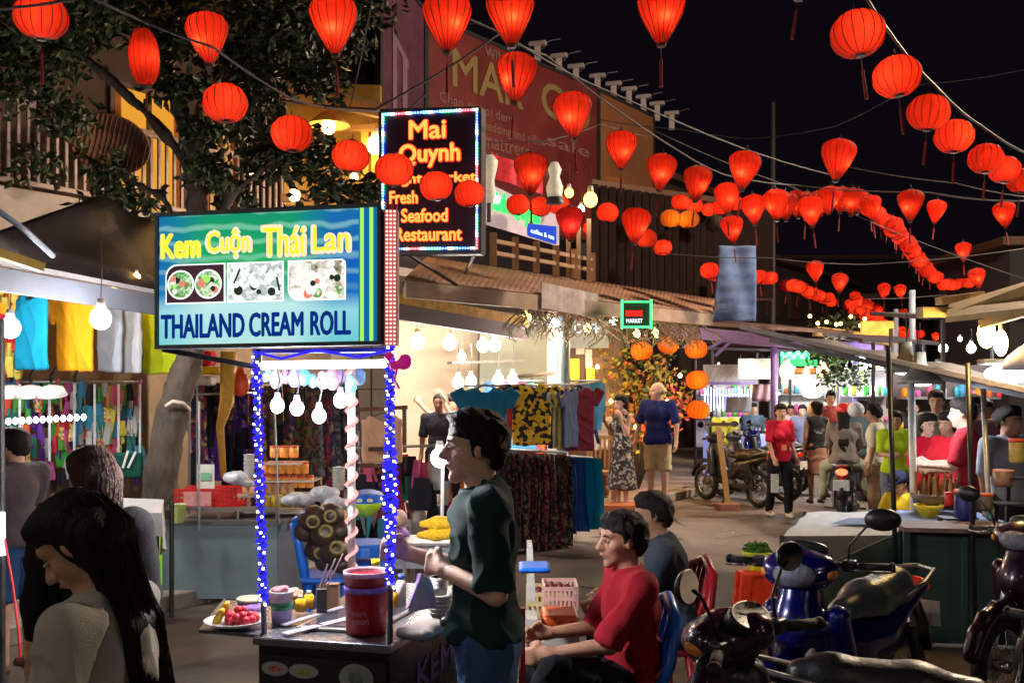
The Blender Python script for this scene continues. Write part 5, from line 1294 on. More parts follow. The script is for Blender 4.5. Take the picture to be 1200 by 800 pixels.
# pole at the very left with red cord and glare
pl = thing('stall_pole', 'dark metal pole at the very left edge with a red cord beside it', 'pole', (X(3, 4.6), 4.6, 0))
b = MB(); b.cyl((X(3, 4.6), 4.6, 0), (X(1, 4.6), 4.6, 2.1), .016, n=10); b.build('tube', darkmetal, pl)
b = MB(); b.tube([W(5, 630, 4.55), W(14, 680, 4.5), W(22, 740, 4.55), W(24, 770, 4.5)], .006, 6); b.build('red_cord', mat('red_cord', (.7, .03, .05), .5), pl, True)
b = MB(); b.cyl(W(1, 600, 4.55), W(2, 650, 4.55), .018, n=8); b.build('lamp', glow('pole_lamp', (.75, .8, 1), 6.0), pl, True)  # glare on the pole put in as a glowing sleeve, no lamp there

# ------------------------------------------------------------------ purple and red clothes behind the trunk, yellow post
rr = random.Random(9)
fy2 = lambda px: 10.5 + (px - 230) / 130 * 1.0
gp = [pattern('print_a', [(.06, .02, .10), (.12, .05, .22), (.02, .015, .05), (.3, .2, .4)], 26), pattern('print_b', [(.02, .02, .06), (.25, .04, .08), (.04, .03, .10), (.35, .25, .1)], 22), gm[6], gm[7]]
t = goods('scarf_rack', 'dense purple and dark printed scarves hanging behind the orange jars', 'clothes rack', [(px + rr.uniform(-3, 3), py + rr.uniform(-6, 6)) for px in range(232, 300, 6) for py in (452, 492, 530)], gp, fy2, sz=(.13, .05, .48))
b = MB(); b.tube([W(226, 462, fy2(226) - .1), W(300, 460, fy2(300) - .1)], .014, 6); b.build('rail', steel, t, True)
for px in (231, 222): b = MB(); b.cyl((X(px, 10.3), 10.3, .1), (X(px, 10.3), 10.3, 2.0), .014, n=6); b.build('rod', steel, t)
o = MB().tube([W(262, 560, 9.6), W(258, 500, 9.6), W(266, 470, 9.6), W(268, 412, 9.6)], [.03, .04, .07, .08], 8).build('yellow_post', mat('yellow_post', (.75, .42, .06), .55, var=.2), smooth=True); tag(o, 'bent yellow wooden post left of the blue-lit cart pole', 'post')
for nm, px, py, ww, hh, m, lab in (('folded_cloth', 225, 420, 52, 16, cloth('crimson', (.45, .01, .03)), 'crimson folded cloth just under the sign above the trunk top'), ('folded_cloth', 240, 434, 40, 8, cloth('gold', (.6, .38, .02)), 'yellow folded cloth under the crimson one'), ('folded_cloth', 238, 446, 26, 10, cloth('offwhite', (.6, .55, .5)), 'white folded cloth under the yellow one')):
    p = W(px, py, 10.0); s_ = 10.0 / F
    o = blob(nm, [('b', p, (ww * s_ / 2, .1, hh * s_ / 2), None, .03)], m, None, .02, .02, local=False, wr=.01); tag(o, lab, 'cloth')
o = blob('red_bag', [('e', W(282, 450, 9.7), (.09, .08, .12), None), ('e', W(282, 436, 9.7), (.04, .04, .06), None)], mat('orange_red', (.7, .08, .02), .4), None, .015, .03, local=False); tag(o, 'small orange-red bag hanging by the blue-lit pole', 'bag')
rr = random.Random(19)
t = goods('trouser_rack', 'rack of long dark striped trousers behind the cart bulbs', 'clothes rack', [(px + rr.uniform(-2, 2), 452 + rr.uniform(-4, 4)) for px in range(308, 420, 5)] , [pattern('stripe_a', [(.03, .035, .05), (.07, .09, .13), (.02, .02, .03), (.12, .12, .15)], 30), pattern('stripe_b', [(.1, .12, .03), (.02, .02, .02), (.15, .04, .05), (.02, .03, .02)], 24), pattern('print_b', [], 0)], lambda px: 10.2 + (px - 300) / 120 * .8, sz=(.12, .05, 1.15))
b = MB(); b.tube([W(300, 448, 10.1), W(424, 446, 10.9)], .014, 6); b.build('rail', steel, t, True)
# blouse on a hanger in a dark frame
t = shirt(W(448, 485, 9.6), .2, cloth('peach_cloth', (.72, .42, .27)), 'peach sleeveless blouse on a hanger behind the blue-lit pole', 1.0, True, .19, .42, group=None)
fr = thing('display_frame', 'dark open wooden frame standing around the peach blouse', 'frame', W(448, 540, 9.75))
b = MB()
for p, q in ((W(418, 480, 9.7), W(477, 477, 9.9)), (W(474, 478, 9.9), W(474, 530, 9.9)), (W(420, 545, 9.7), W(474, 545, 9.9)), (W(432, 526, 9.5), W(462, 526, 9.6))): b.beam(p, q, .04, .045, (0, 1, .01))
b.build('bars', darkwood, fr)
rr = random.Random(23)
t = goods('bag_display', 'pile of hanging dark and coloured bags under the shop wall left of the vendor', 'display', [(px + rr.uniform(-4, 4), py + rr.uniform(-6, 6)) for px in range(425, 545, 9) for py in (536, 560, 588, 612)], [gm[1], gm[2], gm[5], gm[7], gm[7], gm[9], gm[8], gp[1]], lambda px: 9.9, sz=(.16, .06, .28))
b = MB(); b.tube([W(415, 525, 9.8), W(560, 520, 10.0)], .014, 6); b.build('rail', steel, t, True)

# ------------------------------------------------------------------ grey counter with jars
gc = thing('grey_counter', 'plain blue-grey counter with a steel rail top behind the cart', 'counter', (X(285, 8.3), 8.3, 0))
gY = 8.15
gpan = mat('panel_bluegrey', (.24, .33, .38), .45, var=.12, scale=2, bump=.08)
x0, x1, x2 = X(190, gY), X(325, gY), X(362, gY + .7)
b = MB(); b.prism([(x0, gY, .06), (x1, gY, .06), (x1, gY, .66), (x0, gY, .66)], (0, .02, 0)); b.build('front_panel', gpan, gc)
b = MB(); b.prism([(x1 + .003, gY, .06), (x2, gY + .7, .06), (x2, gY + .7, .66), (x1 + .003, gY, .66)], (-.02, .01, 0)); b.build('side_panel', mat('panel_slate', (.10, .13, .19), .5, bump=.08), gc)
b = MB(); b.prism([(x0, gY - .01, .662), (x1 + .01, gY - .01, .662), (x2 + .01, gY + .7, .662), (x0 + .1, gY + .7, .662)], (0, 0, .03)); b.build('top', steel, gc, bevel=.004)
b = MB(); b.beam((x0, gY - .03, .80), (x1 + .02, gY - .03, .80), .02, .025); b.beam((x0, gY - .03, .70), (x1, gY - .03, .70), .015, .015)
for i in range(7): b.box((x0 + (x1 - x0) * i / 6, gY - .03, .75), (.015, .015, .1))
b.build('guard_rail', steel, gc)
b = MB()
for (px, Y) in ((192, gY + .03), (322, gY + .03)): b.cyl((X(px, Y), Y, 0), (X(px, Y), Y, .66), .02)
b.build('legs', darkmetal, gc)
b = MB(); b.box((X(188, gY), gY + .1, .42), (.03, .2, .5)); b.build('green_strip', mat('neon_strip', (.25, .6, .02), .5, emit=(.3, .8, .05), es=.25, sample=False), gc)
zc = .80
def jar(p, r, h, m, lidm, label, group, name='jar', cat='jar'):
    t = thing(name, label, cat, p, group)
    b = MB(); b.lathe(p, [(r * .9, 0), (r, .02 * h / .1), (r, h * .82), (r * .85, h * .86)], 14); b.build('body', m, t, True)
    b = MB(); b.lathe(p, [(r * .98, h * .86), (r * 1.0, h * .88), (r * 1.0, h * .98), (r * .93, h)], 14); b.build('lid', lidm, t, True)
    return t
orj = mat('orange_jar', (.85, .36, .08), .25, var=.3, scale=30, emit=(.9, .35, .06), es=.06, sample=False); ylj = mat('yellow_jar', (.8, .55, .06), .25, var=.3, scale=30); pej = mat('peach_jar', (.8, .45, .22), .25, var=.3, scale=30)  # orange jars have a faint glow put into their material
lidr = mat('lid_red', (.65, .08, .03), .35)
rows = [(395, 588, 5, ylj), (0, 0, 0, None)]
k = 0
for row, (xa, xb, py, n, m) in enumerate([(300, 352, 590, 6, ylj), (284, 345, 574, 7, pej), (302, 368, 567, 7, orj), (306, 362, 551, 6, orj), (316, 350, 532, 3, orj)]):
    for i in range(n):
        px = xa + (xb - xa) * (i + .5) / n; Yj = 8.45 + .05 * row
        p = W(px, py + 4, Yj); s_ = (xb - xa) / n * Yj / F * .5
        jar(p, s_ * .97, .105, m, lidr if m is not ylj else mat('lid_yellow', (.75, .5, .05), .4), '%s jar, %s in the %s row of the pile' % ('yellow' if m is ylj else 'pale orange' if m is pej else 'orange', ['first from the left', 'second', 'third', 'fourth', 'fifth', 'sixth', 'last'][i], ['lowest', 'second lowest', 'middle', 'upper', 'top'][row]), 'jars piled on the grey counter')
# shelves carrying the jars
b = MB()
for xa, xb, py in ((280, 372, 598), (280, 372, 579), (300, 372, 562), (310, 356, 542)): p, q = W(xa, py, 8.6), W(xb, py, 8.6); b.beam(p, q, .35, .012)
o = b.build('jar_shelf', mat('perspex', (.6, .55, .5), .2)); tag(o, 'stepped clear shelves under the piled jars', 'shelf')
t = thing('basket_crate', 'red plastic mesh crate left of the piled jars', 'crate', W(240, 600, 8.4))
p0 = W(205, 598, 8.3); wv_ = X(277, 8.3) - X(205, 8.3)
b = MB(); b.box(p0 + Vector((wv_ / 2, .15, .015)), (wv_, .3, .02))
for z in (.04, .085, .13, .17):
    for y_ in (0, .3): b.box(p0 + Vector((wv_ / 2, y_, z)), (wv_, .012, .022))
for i in range(15):
    for y_ in (0, .3): b.box(p0 + Vector((wv_ * i / 14, y_, .09)), (.014, .010, .17))
b.build('mesh', red_pl, t)
b = MB(); b.box(p0 + Vector((wv_ * .38, -.02, .1)), (wv_ * .45, .006, .12)); b.build('label', mat('label_pink', (.7, .3, .3), .6), t)
for nm, px, py, w2, h2, m, lab, cat in (('paper_sign', 241, 558, 20, 28, mat('paper', (.7, .72, .66), .7), 'white paper card standing over the red crate', 'card'), ('cup_stack', 292, 548, 14, 34, white_pl, 'stack of white cups left of the blue-lit pole', 'cups'), ('cup_stack', 397, 560, 16, 28, mat('paper', (.7, .72, .66), .7), 'pale cups with green print right of the orange jars', 'cups')):
    t = thing(nm, lab, cat, W(px, py + h2 / 2, 8.4)); s_ = 8.4 / F
    if nm == 'paper_sign':
        b = MB(); b.box(W(px, py, 8.35), (w2 * s_, .012, h2 * s_)); b.build('card', m, t)
        b = MB(); b.box(W(px, py, 8.34), (w2 * s_ * .6, .006, h2 * s_ * .3)); b.build('green_print', mat('print_green', (.2, .5, .3), .7), t)
    else:
        b = MB(); base = W(px, py + h2 / 2, 8.4)
        for i in range(6): b.lathe(base + Vector((0, 0, i * h2 * s_ / 7)), [(w2 * s_ * .34, 0), (w2 * s_ * .46, h2 * s_ * .24), (w2 * s_ * .5, h2 * s_ * .25)], 14)
        b.build('cups', m, t, True)
        b = MB(); b.lathe(base + Vector((0, 0, h2 * s_ * .86)), [(w2 * s_ * .45, 0), (w2 * s_ * .2, .02), (.01, .03)], 14); b.build('top_lid', white_pl, t, True)
o = blob('plastic_bag', [('e', W(276, 560, 8.3), (.10, .07, .055), None), ('e', W(290, 566, 8.3), (.05, .05, .03), None)], mat('bag_white', (.6, .62, .7), .3), None, .012, .03, local=False, wr=.012, fr=40); tag(o, 'crumpled white plastic bag over the red crate', 'bag')
o = blob('cloth_heap', [('e', W(350, 585, 8.2), (.14, .08, .05), None), ('e', W(380, 578, 8.25), (.12, .08, .06), None), ('e', W(395, 590, 8.2), (.1, .08, .05), None)], mat('bag_white', (.6, .62, .7), .3), None, .012, .03, local=False, wr=.014, fr=40); tag(o, 'heap of white plastic wrapping in front of the jars', 'wrapping')
t = thing('tape_holder', 'pale yellow-green plastic basket clipped on the left end of the grey counter', 'basket', W(208, 612, 8.1))
b = MB(); b.lathe(W(208, 612, 8.1), [(.05, 0), (.075, .14), (.08, .15), (.07, .14), (.045, .01)], 5); b.build('basket', mat('lime_plastic', (.55, .65, .2), .4), t)
b = MB(); b.tube([W(208, 612, 8.1) + Vector((-.07, 0, .14)), W(208, 590, 8.1), W(208, 612, 8.1) + Vector((.07, 0, .14))], .005, 5); b.build('handle', white_pl, t)
for px in (232, 208 + 65): pass
o = MB().cyl(W(233, 620, 8.05), W(233, 470, 8.05), .011, n=8).build('counter_rod', steel); tag(o, 'thin upright steel rod rising past the red crate', 'rod')
o = MB().cyl(W(322, 480, 8.0), W(327, 612, 8.0), .008, n=8).build('counter_rod', steel); tag(o, 'thin steel rod rising in front of the orange jars', 'rod')
for k, (px, py) in enumerate(((338, 512),)): pass
# dark round palm fruit with cut faces, in a blue chair
ch = thing('blue_chair', 'bright blue plastic chair holding the cluster of dark palm fruit', 'chair', (X(378, 6.6), 6.6, 0))
cY = 6.6
b = MB(); s_ = cY / F
pts = [W(345, 612, cY), W(350, 640, cY), W(356, 668, cY), W(360, 690, cY)]
b.tube(pts, [.035, .03, .035, .03], 8); b.tube([W(345, 612, cY), W(352, 606, cY), W(362, 612, cY + .1)], .03, 8); b.build('back_frame', blue_pl, ch, True)
blob('seat', [('b', W(385, 675, cY + .1), (.16, .18, .02), None, .02)], blue_pl, ch, .014, .01, local=False)
for px, dy in ((362, -.03), (402, -.03), (368, .28), (408, .28)):
    b = MB(); b.cyl(W(px, 678, cY + .02 + dy), (X(px + (4 if px > 380 else -4), cY + dy), cY + dy, 0), .022, .018, 8); b.build('leg', blue_pl, ch, True)
fm_ = mat('palm_fruit', (.045, .025, .02), .4, var=.4, scale=12); fc = mat('palm_cut', (.19, .17, .05), .5, var=.4, scale=30)
spots = [(366, 607, 17), (388, 604, 16), (357, 622, 14), (380, 626, 17), (398, 622, 14), (372, 644, 15), (392, 646, 18), (400, 660, 13), (381, 658, 12)]
for i, (px, py, r) in enumerate(spots):
    p = W(px, py, cY - .05 + .03 * (i % 3)); rr_ = r * s_ * .95
    t = thing('palm_fruit', 'dark round palm fruit in the blue chair, ' + ['with its cut face at the top left', 'topmost on the right', 'at the left edge of the cluster', 'in the middle of the cluster', 'at the right edge of the cluster', 'lower left with a small cut face', 'the largest with a big yellow-green cut face', 'lowest right', 'lowest one'][i], 'fruit', p, 'palm fruit in the blue chair')
    blob('husk', [('e', p, (rr_, rr_, rr_ * .95), None)], fm_, t, .012, .01, local=False, wr=.006, fr=30)
    if i in (2, 4, 7, 8): continue
    d = Vector((R.uniform(-.5, .5), -1, R.uniform(-.2, .6))).normalized(); q = d.to_track_quat('Z', 'Y').to_matrix()
    b = MB(); b.lathe(p + d * rr_ * .93, [(rr_ * .5, -.01), (rr_ * .52, .004), (rr_ * .34, .008), (rr_ * .30, .0), (.001, .0)], 14, q); b.build('cut_face', fc, t, True)
# blue stool with green bowl
st = thing('plastic_stool', 'tall stack of blue plastic stools between the two lit poles', 'stool', (X(428, 6.9), 6.9, 0))
b = MB(); s_ = 6.9 / F
for i in range(3):
    z0 = .08 + .13 * i; z1 = z0 + .36
    for a_ in range(4):
        q0 = math.pi / 4 + a_ * math.pi / 2; q1 = q0 + .0
        b.beam((X(428, 6.9) + .19 * math.cos(q0), 6.9 + .19 * math.sin(q0), z0), (X(428, 6.9) + .14 * math.cos(q0), 6.9 + .14 * math.sin(q0), z1), .05, .04, (0, 1, 0))
    b.lathe((X(428, 6.9), 6.9, z1), [(.20, -.06), (.195, 0), (.17, .02), (.001, .02)], 20)
b.build('stools', blue_pl, st, bevel=.006)
b = MB(); b.box((X(428, 6.9), 6.75, .5), (.09, .02, .12)); b.build('handle_hole_shade', black, st)  # shade inside the handle hole put in as a black block
t = thing('green_bowl', 'lime green bowl with a blue lid on top of the stool stack', 'bowl', W(428, 604, 6.9))
p = W(428, 604, 6.9); b = MB(); b.lathe(p, [(.06, 0), (.10, .05), (.125, .09), (.12, .095), (.08, .03)], 22); b.build('bowl', mat('lime_bowl', (.40, .62, .03), .35), t, True)
b = MB(); b.lathe(p + Vector((0, .05, .10)), [(.13, 0), (.12, .03), (.001, .05)], 22, Rx(.35)); b.build('lid', blue_pl, t, True)
for sx in (-1, 1): b = MB(); b.ball(p + Vector((sx * .035, -.03, .10)), .025, 8); b.build('dumpling', mat('dumpling', (.6, .5, .4), .6), t, True)
# ------------------------------------------------------------------ cream roll cart
C0 = Vector((-.91, 3.58, 0)); CW = Vector((.486, -.12, 0)); CD = Vector((.28, .95, 0))
def CP(u, v, z=.9): return C0 + CW * u + CD * v + Vector((0, 0, z))
cart = thing('ice_cream_cart', 'ice cream roll cart with a steel top and posts wrapped in blue lights', 'cart', CP(.5, .5, 0))
ct = mat('cart_steel', (.30, .31, .36), .25, .9, bump=.05, scale=12)
b = MB(); b.prism([CP(-.02, -.03, .865), CP(1.03, -.03, .865), CP(1.03, 1.05, .865), CP(-.02, 1.05, .865)], (0, 0, .03)); b.build('counter_top', ct, cart, bevel=.006)
b = MB(); b.prism([CP(0, 0, .12), CP(1, 0, .12), CP(1, 1, .12), CP(0, 1, .12)], (0, 0, .743)); b.build('cabinet', mat('cart_black', (.012, .010, .018), .3, bump=.05), cart)
fn = CW.cross(CD).normalized(); fdir = -CD.normalized()
fw = CW.normalized()
def FPn(u, z, o=.006): return CP(u, 0, z) + Vector((-fw.y, fw.x, 0)) * -o
b = MB(); b.prism([FPn(.02, .52), FPn(.98, .52), FPn(.98, .83), FPn(.02, .83)], Vector((-fw.y, fw.x, 0)) * -.006); b.build('picture_panel', mat('panel_dark_print', (.02, .018, .02), .25, bump=0), cart)
b = MB(); b.prism([FPn(.02, .52, .014), FPn(.98, .52, .014), FPn(.98, .70, .014), FPn(.02, .70, .014)], Vector((-fw.y, fw.x, 0)) * -.004); b.build('pale_strip', mat('panel_pale', (.28, .28, .32), .4, bump=0), cart)
for u, z, rx, rz, m in ((.14, .782, .05, .024, mat('food_red', (.45, .12, .07), .6, var=.9, scale=70)), (.36, .78, .055, .024, mat('food_green', (.25, .28, .06), .6, var=.7, scale=70)), (.76, .768, .062, .048, mat('food_teal', (.12, .22, .14), .5, var=.7, scale=50))):
    q = fdir.to_track_quat('Z', 'Y').to_matrix()
    b = MB(); b.lathe(FPn(u, z, .014), [(1, 0), (.97, .002), (.001, .003)], 28, q @ Matrix.Diagonal((rx, rz, 1))); b.build('food_picture', m, cart)
    b = MB(); b.lathe(FPn(u, z, .013), [(1.07, 0), (1.05, .002), (.98, .0035)], 28, q @ Matrix.Diagonal((rx, rz, 1))); b.build('bowl_rim', mat('rim_print', (.3, .32, .34), .4), cart)
for u, z, r in ((.22, .65, .03), (.36, .65, .03)):
    b = MB(); b.lathe(FPn(u, z, .020), [(r, 0), (.001, .002)], 16, fdir.to_track_quat('Z', 'Y').to_matrix()); b.build('fruit_picture', mat('dark_yellow', (.12, .09, .01), .6), cart)
# lettering on the right side of the cabinet
b = MB(); put_text(b, 'KEM', CP(1, .25, .66) + Vector((.003, 0, 0)), CD, Vector((0, 0, 1)), .38, .1, .02, .003); b.build('side_lettering', mat('violet_print', (.10, .06, .28), .5), cart)
pst = mat('post_paint', (.10, .11, .16), .4, .4)
pY = {'fl': (300, 3.62), 'fr': (457, 3.42)}
b = MB(); pFL0, pFL1 = CP(.02, .02, .88), W(300, 415, 3.6); b.cyl(pFL0, pFL1, .010, n=10); b.build('front_post', pst, cart, True)
b = MB(); pFR0, pFR1 = CP(.985, .02, .88), W(457, 405, 3.44); b.cyl(pFR0, pFR1, .010, n=10); b.build('front_post', pst, cart, True)
b = MB(); pRR1 = W(412, 425, 4.15); pRR0 = Vector((pRR1.x, pRR1.y, .88)); b.cyl(pRR0, pRR1, .016, n=10); b.build('rear_post', white_pl, cart, True)
b = MB(); pts = [pRR0.lerp(pRR1, i / 150) + Vector((.022 * math.cos(i * .55), .022 * math.sin(i * .55), 0)) for i in range(151)]
b.tube(pts, .007, 5); b.build('pink_rope_light', glow('rope_pink', (1, .45, .42), .9, False), cart, True)
blue_g = glow('rope_blue', (.02, .015, 1.0), 1.35, False)
def rope(p0, p1, n, rad, nm, r=.006, seed=1):
    rr = random.Random(seed); pts = []; b2 = MB(); b2.c = 0
    for i in range(n * 10 + 1):
        u = i / (n * 10); rd = rad(u) * rr.uniform(.8, 1.15); q = u * n * 2 * math.pi
        p = p0.lerp(p1, u) + Vector((rd * math.cos(q), rd * math.sin(q), 0)); pts.append(p)
        if i % 7 == 0: b2.box(p + Vector((0, -.010, 0)), (.007, .007, .007))
    b1 = MB(); b1.tube(pts, r, 5); b1.build('blue_rope_light', blue_g, cart, True)
    o = b2.build('led_dots', LEDS[0], cart); o['kind'] = 'stuff'
rope(pFL0.lerp(pFL1, .12), pFL1, 34, lambda u: .011 + .003 * math.sin(u * 30), 'a', .0085)
rope(pFR0.lerp(pFR1, .20), pFR1, 36, lambda u: .012 + .011 * math.exp(-((u - .42) / .16) ** 2), 'b', .007, 2)
rope(pFR0.lerp(pFR1, .38), pFR0.lerp(pFR1, .68), 9, lambda u: .014 + .010 * math.sin(u * 3.1), 'c', .007, 3)
# roof light box under the sign
b = MB(); b.beam(W(302, 428, 3.75), W(455, 426, 3.65), .05, .028); b.build('lamp_tube', TUBE, cart)
b = MB(); b.prism([W(296, 414, 3.6), W(462, 412, 3.45), W(440, 414, 4.4), W(325, 414, 4.5)], (0, 0, .015)); b.build('canopy', mat('canopy_blue', (.25, .3, .7), .4, bump=0), cart)
b = MB(); b.tube([W(298, 412, 3.58), W(330, 420, 3.55), W(370, 410, 3.5), W(420, 418, 3.46), W(460, 410, 3.42)], .005, 5); b.build('string_light', blue_g, cart, True)
for i, (px, py) in enumerate(((325, 475), (348, 478), (374, 487), (399, 469))):
    bulb(W(px, py, 3.95), .028, glow('bulb_cart', (1, .93, .88), 760.0), label=['first', 'second', 'third, lowest', 'fourth, rightmost'][i] + ' of the white bulbs hanging inside the cream roll cart', cord=.10, group='white bulbs inside the cart')
rr = random.Random(31)
tb_ = [mat('bag_blue', (.2, .45, .75), .3), mat('bag_pink', (.75, .25, .45), .3), mat('bag_teal', (.1, .55, .6), .3), mat('bag_clear', (.6, .65, .75), .15), mat('bag_violet', (.3, .25, .6), .3)]
for i in range(11):
    px = 312 + i * 11; p = W(px, rr.uniform(440, 452), 4.1 + .1 * (i % 3)); s_ = rr.uniform(.018, .032)
    o = blob('sweet_bag', [('e', p, (s_, s_ * .7, s_ * 1.3), None), ('e', p + Vector((0, 0, s_ * 1.4)), (s_ * .4, s_ * .4, s_ * .5), None)], tb_[(i * 3) % 5], None, .006, .015, local=False, wr=.006, fr=90)
    tag(o, 'small %s sweet bag, number %s from the left under the cart roof' % (['blue', 'pink', 'teal', 'clear', 'violet'][(i * 3) % 5], ['one', 'two', 'three', 'four', 'five', 'six', 'seven', 'eight', 'nine', 'ten', 'eleven'][i]), 'bag', 'sweet bags under the cart roof')
bw_ = thing('ribbon_bow', 'magenta ribbon bow tied at the right end below the sign', 'ribbon', W(466, 425, 3.4))
blob('loops', [('e', W(474, 424, 3.38), (.022, .012, .026), Matrix.Rotation(.5, 3, 'Y')), ('e', W(462, 428, 3.38), (.016, .012, .014), None), ('e', W(456, 417, 3.38), (.014, .01, .014), None)], mat('magenta', (.8, .02, .35), .35, emit=(1, .02, .4), es=.15, sample=False), bw_, .004, .01, local=False, wr=.004, fr=140)  # ribbon material also glows faintly, though it is no lamp
b = MB(); b.tube([W(466, 430, 3.38), W(462, 445, 3.37), W(468, 455, 3.38)], .004, 5); b.build('tail', MATS['magenta'], bw_, True)

# illuminated sign
sg = thing('cream_roll_sign', 'lit green and blue box sign reading Thailand Cream Roll above the cart', 'sign', W(315, 408, 3.5))
s0, s1, s2, s3 = W(183, 409, 3.55), W(447, 404, 3.40), W(447, 244, 3.40), W(183, 250, 3.55)
sr = (s1 - s0).normalized(); su = Vector((0, 0, 1)); sn = sr.cross(su)
SWd, SHt = (s1 - s0).length, (s3 - s0).length
b = MB(); b.prism([s0, s1, s2, s3], -sn * .09); b.build('box', mat('box_grey', (.06, .065, .08), .4, .4), sg)
# printed face: colour bands by place on the sheet, lit from behind
fm2 = bpy.data.materials.new('sign_face'); fm2.use_nodes = True; nt = fm2.node_tree; n = nt.nodes; n.clear(); L = nt.links
out = n.new('ShaderNodeOutputMaterial'); em = n.new('ShaderNodeEmission'); L.new(em.outputs[0], out.inputs[0])
tc_n = n.new('ShaderNodeTexCoord'); sp = n.new('ShaderNodeSeparateXYZ'); L.new(tc_n.outputs['Generated'], sp.inputs[0])
def ramp(src, stops, interp='LINEAR'):
    r = n.new('ShaderNodeValToRGB'); r.color_ramp.interpolation = interp
    while len(r.color_ramp.elements) < len(stops): r.color_ramp.elements.new(.5)
    for e, (p, c) in zip(r.color_ramp.elements, stops): e.position = p; e.color = (*c, 1)
    L.new(src, r.inputs[0]); return r.outputs[0]
base = ramp(sp.outputs['Z'], [(0, (.50, .80, .78)), (.12, (.42, .80, .80)), (.30, (.55, .85, .85)), (.40, (.05, .42, .30)), (.60, (.02, .42, .12)), (.8, (.01, .38, .14)), (1, (.01, .30, .16))])
bl = ramp(sp.outputs['Z'], [(0, (.15, .60, .66)), (.25, (.30, .70, .78)), (.38, (.01, .16, .55)), (.62, (.01, .12, .50)), (1, (.01, .16, .42))])
mxk = n.new('ShaderNodeMixRGB'); kx = ramp(sp.outputs['X'], [(0, (.9,) * 3), (.10, (.55,) * 3), (.22, (0,) * 3), (.62, (0,) * 3), (.80, (1,) * 3), (1, (1,) * 3)])
L.new(kx, mxk.inputs[0]); L.new(base, mxk.inputs[1]); L.new(bl, mxk.inputs[2])
wv = n.new('ShaderNodeTexWave'); wv.inputs['Scale'].default_value = 5.5; wv.inputs['Distortion'].default_value = 2.2; wv.bands_direction = 'DIAGONAL'; wv.inputs['Detail'].default_value = 1
L.new(tc_n.outputs['Generated'], wv.inputs['Vector'])
rk_ = ramp(wv.outputs[0], [(0, (0,) * 3), (.55, (0,) * 3), (1, (.42,) * 3)])
mk = n.new('ShaderNodeMixRGB'); mk.blend_type = 'MULTIPLY'; mk.inputs[0].default_value = 1; L.new(rk_, mk.inputs[1]); L.new(ramp(sp.outputs['Z'], [(0, (0,) * 3), (.36, (0,) * 3), (.5, (.7,) * 3), (1, (1,) * 3)]), mk.inputs[2])
ad = n.new('ShaderNodeMixRGB'); ad.inputs[2].default_value = (.45, .9, .7, 1); L.new(mk.outputs[0], ad.inputs[0]); L.new(mxk.outputs[0], ad.inputs[1])
L.new(ad.outputs[0], em.inputs[0]); em.inputs[1].default_value = .66; fm2.cycles.emission_sampling = 'NONE'
def SPt(u, v, o=.003): return s0 + (s1 - s0) * u + (s3 - s0) * v + sn * o
b = MB(); b.poly([SPt(.016, .03), SPt(.984, .03), SPt(.984, .97), SPt(.016, .97)]); b.build('printed_face', fm2, sg)
b = MB()
for (a1, a2, b1, b2) in ((0, 1, 0, .028), (0, 1, .972, 1), (0, .014, .028, .972), (.986, 1, .028, .972)): b.prism([SPt(a1, b1, 0), SPt(a2, b1, 0), SPt(a2, b2, 0), SPt(a1, b2, 0)], sn * .012)
b.build('frame', mat('frame_slate', (.05, .06, .075), .4, .5), sg)
def flat(name, m, polys, o=.006):
    b = MB()
    for P in polys: b.prism([SPt(u, v, o) for u, v in P], sn * .001)
    return b.build(name, m, sg)
lg = glow('print_lime', (.35, .85, .12), .75, False); nb_ = glow('print_navy', (.002, .02, .16), .9, False); wh = glow('print_white', (.85, .95, .85), .95, False); db = glow('print_blue', (.005, .12, .30), .8, False)
flat('blue_stripe', db, [[(.905, .03), (.984, .03), (.984, .97), (.905, .97)]], .005)
for i, (a1, a2) in enumerate(((.912, .928), (.952, .968))): flat('lime_stripe', lg, [[(a1, .03), (a2, .03), (a2, .97), (a1, .97)]], .0075)
# thai-style heading
yl = glow('print_yellow', (1, .62, .02), 1.0, False); pe = glow('print_peach', (1.0, .60, .38), 1.0, False); ol = glow('print_lemon', (.75, .80, .10), .9, False)
for s_, u0, uw, v0, vh, m1, m2 in (('Kem', .03, .175, .665, .17, yl, ol), ('Cuộn', .235, .20, .65, .21, yl, pe), ('Thái', .485, .19, .65, .215, yl, pe), ('Lan', .705, .165, .665, .19, yl, pe)):
    b = MB(); put_text(b, s_, SPt(u0, v0, .007), sr, su, uw * SWd, vh * SHt, .055, .001); b.build('lettering_outline', m2, sg)
    b = MB(); put_text(b, s_, SPt(u0 + .008, v0 + .012, .011), sr, su, (uw - .016) * SWd, (vh - .024) * SHt, .012, .001); b.build('lettering', m1, sg)
b = MB(); put_text(b, 'THAILAND', SPt(.03, .08, .008), sr, su, .375 * SWd, .165 * SHt, .035, .001); b.build('lettering', nb_, sg)
b = MB(); put_text(b, 'CREAM', SPt(.43, .08, .008), sr, su, .235 * SWd, .165 * SHt, .035, .001); b.build('lettering', nb_, sg)
b = MB(); put_text(b, 'ROLL', SPt(.70, .08, .008), sr, su, .17 * SWd, .165 * SHt, .035, .001); b.build('lettering', nb_, sg)
